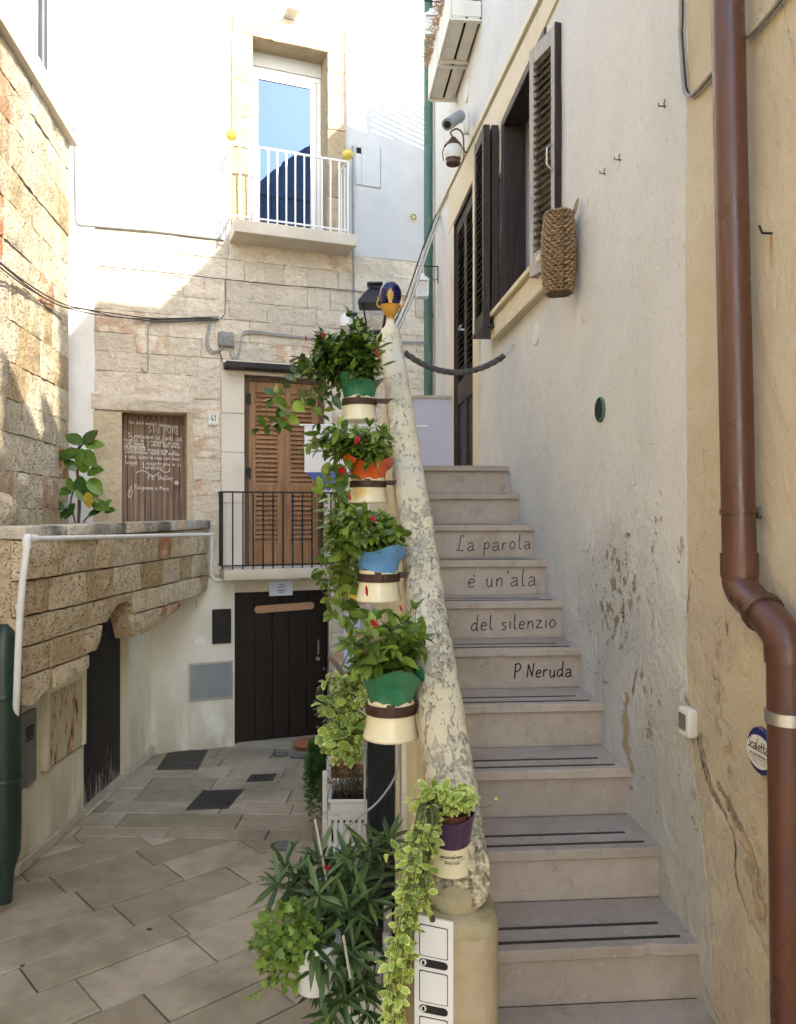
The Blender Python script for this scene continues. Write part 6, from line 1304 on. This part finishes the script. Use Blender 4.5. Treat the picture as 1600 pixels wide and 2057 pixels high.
b = MB(); b.lathe(c, [(r0 * .95, h * .7), (r0 * .9, h * .95), (r0 * .98, h * 1.12), (r0 * .9, h * 1.12), (.003, h * 1.05)], 24, close=False); b.build('inner_pot', M['darkterra'], root, smooth=True)
lf_ = MB(); fr_p = Frame(c.x, c.y, 1, 0); tmp = MB(fr_p); write(tmp, 'uncuoredimare', -.0305, c.z + h * .37, .0100, 0, .0013, None, 0, .78, 0, .2); write(tmp, 'albergo a puglia', -.018, c.z + h * .27, .006, 0, .0008, None, 0, .75)
tmp.ribbon(smooth_pts([(-.034, c.z + h * .345), (0, c.z + h * .31), (.034, c.z + h * .345)], 6), 0, .0012)
for v in tmp.v:
    x = v.x - c.x; th = x / r0; v.x = c.x + (r0 + .0006) * math.sin(th); v.y = c.y - (r0 + .0006) * math.cos(th)
tmp.fr = None; tmp.build('lettering', M['paint'], root, label='small black handwritten name on the pot')
pl = Plant(root, 7); top = c + Vector((0, 0, h * 1.12))
for i in range(34):
    t = rnd_in(pl.r, 892, 1606, 66, 26, 1.91, .06); a = top + Vector((pl.r.uniform(-.03, .03), pl.r.uniform(-.03, .03), 0)); q = pl.bez(a, (a + t) / 2 + Vector((0, 0, .03)), t, 5); pl.stem(q, .0018, .001); pl.leaves(q, 'var', .024, .013, .3, lift=.5, sj=.45)
for i in range(44):
    x0 = pl.r.uniform(832, 884); x1 = pl.r.uniform(775, 868); yb = pl.r.choice([1720, 1800, 1850, 1950, 2010, 2060, 2075]) + pl.r.uniform(-30, 30); 
    if yb > 1900: x1 = pl.r.uniform(765, 812)
    dz = pl.r.uniform(-.12, -.02); pts = [P(890 + pl.r.uniform(-20, 10), 1622, 1.9 + dz * .2), P((x0 + 860) / 2, 1615, 1.9 + dz * .5), P(x0, 1660, 1.9 + dz), P((x0 + x1) / 2 - 6, (1660 + yb) / 2, 1.9 + dz * 1.4), P(x1, yb, 1.9 + dz * 1.2)]
    q = smooth_pts(pts, 5); pl.stem(q, .0020, .0012); pl.leaves(q, 'var', .0195, .030, .25, lift=.0, spread=.8, sj=.55)
q = smooth_pts([P(950, 1605, 1.9), P(965, 1622, 1.88), P(985, 1618, 1.87), P(995, 1608, 1.87)], 4); pl.stem(q, .0012, .0008); pl.leaves(q, 'var', .012, .05, .9)
pl.done('stem')
# code plate hung on the pillar
fp = Frame(.128 - .117, 1.98 - .118, 1, .03); pl_ = thing('code_plate', 'tall white plate with black rounded frames nailed to the pillar', 'sign', fp.w(.03, 0, .9))
x0, x1 = fp.X(833, .004), fp.X(911, .004); zt0, zt1 = fp.Z(833, 1836, .004), fp.Z(911, 1852, .004)
b = MB(fp); b.prism([(x0, .9), (x1, .9), (x1, zt1), (x0, zt0)], -.006, -.001); b.build('plate', M['whiteplastic'], pl_)
sl = (zt1 - zt0) / (x1 - x0); w = x1 - x0
def rrect(x, z, ww, hh, r, n=4):
    out = []
    for cx, cz, a0 in ((x + ww - r, z + r, -90), (x + ww - r, z + hh - r, 0), (x + r, z + hh - r, 90), (x + r, z + r, 180)):
        for k in range(n + 1): t = math.radians(a0 + 90 * k / n); out.append((cx + r * math.cos(t), cz + r * math.sin(t)))
    return out
for k in range(3):
    top = zt0 - .018 - k * .1075; fw = w * .74; fx_ = x0 + w * .12; fh = .074
    for nm, ww_, mm, yy in (('frame', 0, 'paint', -.0070), ('frame_field', .002, 'whiteplastic', -.0078)):
        b = MB(fp); b.prism([(x, z + (x - x0) * sl) for x, z in rrect(fx_ + ww_, top - fh + ww_, fw - 2 * ww_, fh - 2 * ww_, .004)], yy, -.005); b.build(nm, M[mm], pl_)
    b = MB(fp); b.prism([(x, z + (x - x0) * sl) for x, z in rrect(fx_, top - fh - .0245, fw, .0185, .009)], -.0070, -.005); b.build('caption_bar', M['paint'], pl_)
    n = 16; cx, cz = fx_ + .0095, top - fh - .0152; b = MB(fp); b.prism([(cx + .0075 * math.cos(2 * math.pi * i / n), cz + (cx - x0) * sl + .0075 * math.sin(2 * math.pi * i / n)) for i in range(n)], -.0078, -.006); b.build('round_icon', M['whiteplastic'], pl_)
    b = MB(fp); b.prism([(x, z + (x - x0) * sl) for x, z in rrect(cx - .003, cz - .0045, .006, .009, .001)], -.0084, -.007); b.build('phone_icon', M['paint'], pl_)
b = MB(fp); x, z = x0 + w * .46, zt0 - .010; b.tube([(x, -.004, z), (x, -.012, z)], .007, 10); b.build('nail', M['bronze'], pl_, smooth=True)
# ------------------------------------------------------------------ things standing along the stair face
# white slatted planter box with a dry herb
Yp = 5.95; pb_ = thing('white_planter_box', 'white slatted wooden planter box with a dry herb by the stair wall', 'planter', P(690, 1726, Yp)); xa, xb = P(648, 0, Yp).x, P(752, 0, Yp).x; zt = P(0, 1550, Yp).z; zr = P(0, 1628, Yp).z; dpt = .34
for x in (xa, xb - .035):
    for y in (Yp, Yp + dpt): b = MB(); b.box(x, x + .035, y, y + .035, 0, zt if x == xa else zr + .1); b.build('post', M['whitewood'], pb_, bevel=.004)
b = MB(); b.box(xa + .036, xb - .036, Yp + .004, Yp + .028, zr - .075, zr); b.build('top_rail', M['whitewood'], pb_, bevel=.003)
b = MB(); b.box(xa + .036, xb - .036, Yp + .004, Yp + .028, .06, .12); b.build('bottom_rail', M['whitewood'], pb_, bevel=.003)
n = 7
for k in range(n): w = (xb - xa - .072) / n; b = MB(); b.box(xa + .038 + w * k, xa + .034 + w * (k + .72), Yp + .008, Yp + .022, .12, zr - .076); b.build('slat', M['whitewood'], pb_, bevel=.002)
b = MB(); b.box(xa + .004, xa + .028, Yp + .04, Yp + dpt, zr - .02, zr + .06); b.build('side_rail', M['whitewood'], pb_, bevel=.003)
b = MB(); b.box(xa + .05, xb - .05, Yp + .10, Yp + .12, .1, zr - .12); b.build('liner', M['black'], pb_)
cx = (xa + xb) / 2 + .02; cy = Yp + .17; b = MB(); w0, w1 = .13, .16; pr = []
for q, zz in ((w0, zr - .25), (w1, zr + .055), (w1 + .012, zr + .055), (w1 + .012, zr + .08), (w1 - .006, zr + .08), (w1 - .012, zr + .03)): pr.append([b.vt(cx + x, cy + y, zz + (.05 * (1 if y > 0 else 0))) for x, y in ((-q, -q), (q, -q), (q, q), (-q, q))])
for A, B in zip(pr, pr[1:]):
    for k in range(4): b.face((A[k], A[(k + 1) % 4], B[(k + 1) % 4], B[k]))
b.face(pr[0][::-1]); b.build('inner_pot', M['whiteplastic'], pb_, bevel=.004); b = MB(); b.box(cx - .147, cx + .147, cy - .147, cy + .147, zr - .1, zr + .045); b.build('soil', M['soil'], pb_)
pl = Plant(pb_, 61)
for i in range(60):
    a = Vector((cx + pl.r.uniform(-.11, .11), cy + pl.r.uniform(-.1, .1), zr + .045)); t = a + Vector((pl.r.uniform(-.1, .1), pl.r.uniform(-.06, .06), pl.r.uniform(.1, .27))); q = pl.bez(a, (a + t) / 2 + Vector((pl.r.uniform(-.04, .04), 0, .03)), t, 4); pl.stem(q, .003, .0012); pl.leaves(q, 'dry', .022, .03, .3)
pl.done('bark', 150)
# fern
fc_ = G(648, 1650); fr0 = thing('asparagus_fern', 'feathery dark green fern spilling down beside the white planter box', 'plant', (fc_[0], fc_[1], 0)); rng = random.Random(9); b = MB()
for i in range(260):
    y0 = rng.uniform(1480, 1530); a = P(rng.uniform(640, 672), y0, 6.55 + rng.uniform(-.1, .15)); t = rnd_in(rng, 636, 1570, 26, 88, 6.45, .15); q = [a * (1 - u) ** 2 + ((a + t) / 2 + Vector((-.08, -.05, .05))) * 2 * u * (1 - u) + t * u * u for u in [k / 6 for k in range(7)]]
    for p in q:
        for j in range(5):
            d = Vector((rng.uniform(-1, 1), rng.uniform(-1, .4), rng.uniform(-.8, .8))).normalized() * rng.uniform(.015, .04); e = d.orthogonal().normalized() * .0035; b.face([b.vt(*(p + e)), b.vt(*(p + d)), b.vt(*(p - e))])
b.build('fronds', M['lf_fern'], fr0, kind='stuff'); b = MB(); b.lathe((fc_[0] + .12, fc_[1] + .12, 0), [(.11, 0), (.14, .02), (.16, .5), (.17, .55), (.15, .55), (.01, .5)], 20); b.build('pot', M['terra'], fr0, smooth=True)
# variegated plant in a white lace-rimmed pot
Yv = 3.35; c = P(748, 1475, Yv); lc_ = thing('potted_lace_plant', 'round-leaved cream-edged plant in a white lace-rimmed pot behind the lowest pot', 'potted plant', c); r = .085
b = MB(); b.lathe(c, [(r * .62, 0), (r * .66, .01), (r * .92, .11), (r * .98, .115)], 24); b.build('pot', M['offwhite'], lc_, smooth=True)
b = MB(); nn = 48
for j in range(6):
    for k in range(nn):
        if (k + j) % 2 == 0 or j in (0,):
            th0, th1 = 2 * math.pi * k / nn, 2 * math.pi * (k + .95) / nn; ra, rb = r * (.98 + .04 * j), r * (.98 + .04 * (j + 1)); za, zb_ = .112 + .011 * j, .112 + .011 * (j + .95)
            b.face([b.vt(c.x + q_ * math.cos(t_), c.y + q_ * math.sin(t_), c.z + z_) for q_, t_, z_ in ((ra, th0, za), (ra, th1, za), (rb, th1, zb_), (rb, th0, zb_))])
b.build('lace_rim', M['offwhite'], lc_, kind='stuff'); b = MB(); b.lathe(c, [(r * .95, .115), (r * 1.1, .165), (r * .9, .15), (.004, .15)], 20, close=False); b.build('soil', M['soil'], lc_)
b = MB(); b.box(c.x + r * .8, SX(c.y) + .03, c.y - .01, c.y + .01, c.z + .06, c.z + .085); b.build('bracket', M['strap'], lc_)
pl = Plant(lc_, 71); top = c + Vector((-.02, 0, .15))
for i in range(60):
    t = rnd_in(pl.r, 692, 1432, 52, 92, Yv - .03, .14); a = top + Vector((pl.r.uniform(-.06, .02), pl.r.uniform(-.05, .05), 0)); q = pl.bez(a, (a + t) / 2 + Vector((-.03, 0, .09)), t, 6); pl.stem(q, .003, .0015); pl.leaves(q, 'varb', .055 if t.z < E - .85 else .040, .045, .3, lift=.1)
pl.done('stem')
# grey herb behind it
rt = thing('grey_herb', 'wiry grey-green herb with pale flower sprigs before the black door', 'plant', P(700, 1560, 6.7)); pl = Plant(rt, 72)
for i in range(30):
    a = P(pl.r.uniform(680, 715), 1560, 6.7); t = rnd_in(pl.r, 664, 1410, 34, 78, 6.7, .2); q = pl.bez(a, (a + t) / 2 + Vector((.05, 0, .05)), t, 6); pl.stem(q, .0035, .0015); pl.leaves(q, 'grey', .036, .040, .35)
pl.done('bark', 200); b = MB(); cc = P(708, 1545, 6.7); b.lathe(cc - Vector((0, 0, .24)), [(.08, 0), (.10, .02), (.12, .24), (.11, .25), (.01, .22)], 18); b.build('pot', M['terra'], rt, smooth=True); b = MB(); b.box(cc.x - .1, cc.x + .1, cc.y - .1, cc.y + .1, 0, cc.z - .241); b.build('stand', M['whitewood'], rt, bevel=.01)
# vines falling between the upper pots and the landing
rt = thing('hanging_vine', 'leafy green vine trailing down the stair wall beside door 45', 'vine', P(690, 1240, 4.4)); pl = Plant(rt, 73)
for i in range(16):
    x = pl.r.uniform(662, 722); y0 = pl.r.uniform(975, 1010); y1 = pl.r.uniform(1080, 1225); pts = [P(745, 990, 4.45), P((x + 745) / 2, y0 - 8, 4.35), P(x, (y0 + y1) / 2, 4.3 + pl.r.uniform(-.2, .2)), P(x + pl.r.uniform(-18, 18), y1, 4.3 + pl.r.uniform(-.2, .2))]
    q = smooth_pts(pts, 5); pl.stem(q, .003, .0014); pl.leaves(q, 'vine', .075, .062, .2, lift=0)
pl.L.append((lmat(P(712, 1180, 4.1), (0, -.3, -1), (0, -1, 0), .09), 'yel')); pl.L.append((lmat(P(700, 1262, 4.1), (0.3, -.3, -1), (0, -1, 0), .06), 'yel'))
pl.done('bark')
# dark ribbed panel, battens and sticks leaning on the stair face
Yd = 3.42; xa, xb = P(738, 0, Yd).x, P(794, 0, Yd).x; zt = P(0, 1462, Yd).z; dk = thing('ribbed_panel', 'tall charcoal ribbed panel standing against the stair wall', 'panel', ((xa + xb) / 2, Yd, 0))
b = MB(); b.box(xa, xb, Yd, Yd + .04, .0, zt); b.build('back_board', M['slatdark'], dk)
for k in range(9): w = (xb - xa) / 9; b = MB(); b.box(xa + w * k + .0018, xa + w * (k + 1) - .0018, Yd - .010, Yd - .0005, .01, zt); b.build('rib', M['slatdark'], dk, bevel=.002)
for px, Y, w, yt, m, lb in ((816, 2.95, .034, 1290, 'whitewood', 'white painted batten upright against the stair wall'), (800, 3.2, .014, 1480, 'yellow', 'thin cream stick between the ribbed panel and the white batten'), (733, 3.5, .008, 1465, 'whitewood', 'thin white edge strip beside the ribbed panel')):
    q = P(px, yt, Y); b = MB(); b.box(q.x - w / 2, q.x + w / 2, Y, Y + .03, 0, q.z); b.build('batten', M[m], bevel=.002, label=lb, cat='batten')
p = [P(800, 1490, 3.0), P(798, 1550, 2.95), P(760, 1610, 2.9), P(700, 1660, 2.85), P(672, 1720, 2.8), P(668, 1790, 2.8)]
pipe_thing('hose', 'thin dark hose curving across the front of the ribbed panel', 'hose', p, .0042, M['greycable'], 6)
pipe_thing('plant_cane', 'thick dead branch leaning beside the menu board', 'stick', [P(662, 1318, 4.9), P(684, 1345, 4.8), P(700, 1380, 4.7), P(712, 1470, 4.65)], .016, M['stick'], 7, 3)
# oleander in a tall white planter
Yo = 2.78; xo0, xo1 = P(659, 0, Yo).x, P(786, 0, Yo).x; zo = P(0, 1880, Yo).z; ol = thing('potted_oleander', 'bushy oleander in a tall white planter at the foot of the stairs', 'potted plant', ((xo0 + xo1) / 2, Yo, 0))
for x in (xo0, xo1 - .03):
    for y in (Yo, Yo + .22): b = MB(); b.box(x, x + .03, y, y + .03, 0, zo); b.build('post', M['whitewood'], ol, bevel=.004)
n = 6
for k in range(n): w = (xo1 - xo0 - .06) / n; b = MB(); b.box(xo0 + .031 + w * k, xo0 + .027 + w * (k + 1), Yo + .006, Yo + .02, .05, zo - .05); b.build('slat', M['whitewood'], ol, bevel=.002)
b = MB(); b.box(xo0 + .004, xo0 + .02, Yo + .032, Yo + .218, .05, zo - .05); b.build('side_board', M['whitewood'], ol, bevel=.002); b = MB(); b.box(xo0 + .03, xo1 - .03, Yo + .03, Yo + .21, zo - .3, zo - .08); b.build('soil', M['soil'], ol)
pl = Plant(ol, 81); base_ = Vector(((xo0 + xo1) / 2 + .02, Yo + .1, zo - .08))
tips = [(575, 1745), (560, 1778), (620, 1760), (640, 1720), (665, 1735), (700, 1725), (720, 1760), (745, 1705), (780, 1690), (690, 1770), (640, 1800), (700, 1830), (740, 1810), (660, 1850), (720, 1870), (700, 1920), (650, 1930), (630, 1900), (730, 1960), (640, 1985), (690, 2010), (740, 2030), (600, 1770), (705, 1985), (665, 2040)]
for x, y in tips:
    t = P(x, y, Yo + pl.r.uniform(-.28, -.02) if y > 1790 else Yo + pl.r.uniform(-.12, .1)); a = base_ + Vector((pl.r.uniform(-.06, .06), pl.r.uniform(-.08, .0), 0)); m = Vector((a.x * .5 + t.x * .5, a.y * .6 + t.y * .4 - .05, max(a.z, t.z) * .6 + .4 * (a.z + t.z) / 2)); q = pl.bez(a, m, t, 7); pl.stem(q, .005, .0025); pl.leaves(q, 'old', .105, .040, .62, spread=.75, whorl=3, lift=.12, tip=True)
    for w in range(6):
        a_ = w * 1.05; tg = (q[-1] - q[-2]).normalized(); o = tg.orthogonal().normalized(); u = tg.cross(o); pl.L.append((lmat(t, tg * .35 + o * math.cos(a_) + u * math.sin(a_), (0, -.4, 1), .115 * pl.r.uniform(.8, 1.2)), 'old'))
pl.flower(P(667, 1738, Yo - .15), (-.8, -.5, -.3), .034)
pl.done('stem', 300)
for pa, pb2, lb in (((633, 1645, 2.75), (668, 1830, 2.72), 'pale cane stuck upright in the oleander, nearer the paving'), ((690, 1880, 2.5), (704, 1965, 2.5), 'short pale cane crossing the oleander leaves')):
    pipe_thing('plant_cane', lb, 'cane', [P(*pa), P(*pb2)], .0045, M['palecable'], 6, 0)
# ivy in a white hanging pot
Yi = 2.62; c = P(632, 1985, Yi); iv = thing('potted_ivy', 'light green ivy spilling from a white pot at the oleander planter', 'potted plant', c); b = MB(); b.lathe(c, [(.055, 0), (.06, .01), (.085, .15), (.092, .155), (.088, .17), (.07, .165), (.004, .14)], 24); b.build('pot', M['whiteplastic'], iv, smooth=True)
b = MB(); b.box(c.x + .06, xo0 + .01, c.y + .02, Yo + .02, c.z + .10, c.z + .12) if xo0 > c.x + .06 else b.box(c.x - .01, c.x + .01, c.y + .05, Yo + .01, c.z + .10, c.z + .12); b.build('hanger', M['whiteplastic'], iv)
pl = Plant(iv, 91); top = c + Vector((-.02, 0, .16))
for i in range(70):
    t = rnd_in(pl.r, 578, 1872, 74, 62, Yi - .05, .15); a = top + Vector((pl.r.uniform(-.06, .04), pl.r.uniform(-.06, .04), 0)); q = pl.bez(a, (a + t) / 2 + Vector((0, 0, .06)), t, 6); pl.stem(q, .0018, .001); pl.leaves(q, 'ivy', .034, .024, .3, lift=.3)
for i in range(12):
    x = pl.r.uniform(515, 600); q = smooth_pts([top, P(600, 1840, Yi - .05), P(x + 10, 1900, Yi - .08), P(x, pl.r.uniform(1925, 1990), Yi - .06)], 5); pl.stem(q, .0016, .001); pl.leaves(q, 'ivy', .028, .024, .45, lift=-.2)
q = smooth_pts([top, P(560, 1960, Yi - .1), P(530, 1985, Yi - .1), P(500, 2003, Yi - .08)], 5); pl.stem(q, .002, .0012); pl.leaves(q, 'ivy', .024, .03, .6, lift=-.1)
pl.done('stem', 300)
# rubber plant on the terrace
Yr = 7.55; c = P(156, 1050, Yr); c.z = 1.935; rb = thing('rubber_plant', 'leggy rubber plant with glossy leaves behind the terrace parapet', 'plant', c); pl = Plant(rb, 95)
b = MB(); b.lathe(c, [(.12, 0), (.13, .02), (.17, .32), (.18, .36), (.16, .36), (.01, .32)], 20); b.build('pot', M['terra'], rb, smooth=True)
A = c + Vector((0, 0, .33))
for pts in ([(158, 1045), (160, 1000), (155, 940), (157, 905), (166, 890)], [(150, 1045), (142, 1010), (148, 985)], [(157, 950), (140, 925), (127, 908)], [(170, 1045), (195, 1030), (208, 1022)]):
    q = smooth_pts([A] + [P(x, y, Yr) for x, y in pts], 4); pl.st.tube(q, .016 if pts[0][0] == 158 else .009, 6, caps=False)
for x, y, dx, dz, sc_ in ((166, 893, -.7, .5, .2), (166, 893, .6, .7, .2), (170, 895, 1, .1, .19), (160, 905, -.9, -.3, .22), (168, 905, .7, -.7, .22), (165, 900, 0, -1, .2), (155, 945, -.6, .6, .16), (175, 950, .95, .2, .2), (180, 960, .6, -.7, .22), (160, 955, .2, -1, .22), (170, 950, .1, .6, .16), (172, 970, .9, -.5, .2), (182, 965, .3, -.9, .2), (160, 975, .5, -.9, .2), (145, 990, -.9, .2, .16), (148, 985, -.4, .9, .14), (185, 1010, 1, -.3, .2), (150, 1010, -.5, -.8, .18), (205, 1022, -.5, .9, .13), (206, 1024, .5, .9, .13), (210, 1026, 1, .1, .13), (202, 1026, -.8, -.2, .12), (140, 1020, -.9, .3, .15), (148, 1030, -1, -.1, .15), (156, 930, .9, .4, .18), (150, 920, -.9, .5, .17), (165, 985, .8, .5, .18)):
    pl.L.append((lmat(P(x, y, Yr - .03), (dx, pl.r.uniform(-.6, .1), dz), (pl.r.uniform(-.4, .4), -1, .6), sc_), 'rub'))
pl.L.append((lmat(P(178, 988, Yr - .08), (0, -.2, -1), (0, -1, 0), .15), 'yel'))
pl.done('bark')
# ------------------------------------------------------------------ slatted sun screen on the far roof terrace (it throws the barred shade on the limewash)
sc_ = thing('roof_screen', 'slatted sun screen on the roof terrace of the stair house', 'screen', (.4, 8.5, E + 5.2)); fs = Frame(.33, 8.47, 1, .0)
b = MB(fs); b.box(-.02, .03, 0, .05, E + 5.2, E + 5.84); b.build('post', M['white'], sc_)
for k in range(9): b = MB(fs); z = E + 5.24 + k * .064; b.box(.03, 2.2, .01, .03, z, z + .034); b.build('slat', M['white'], sc_)
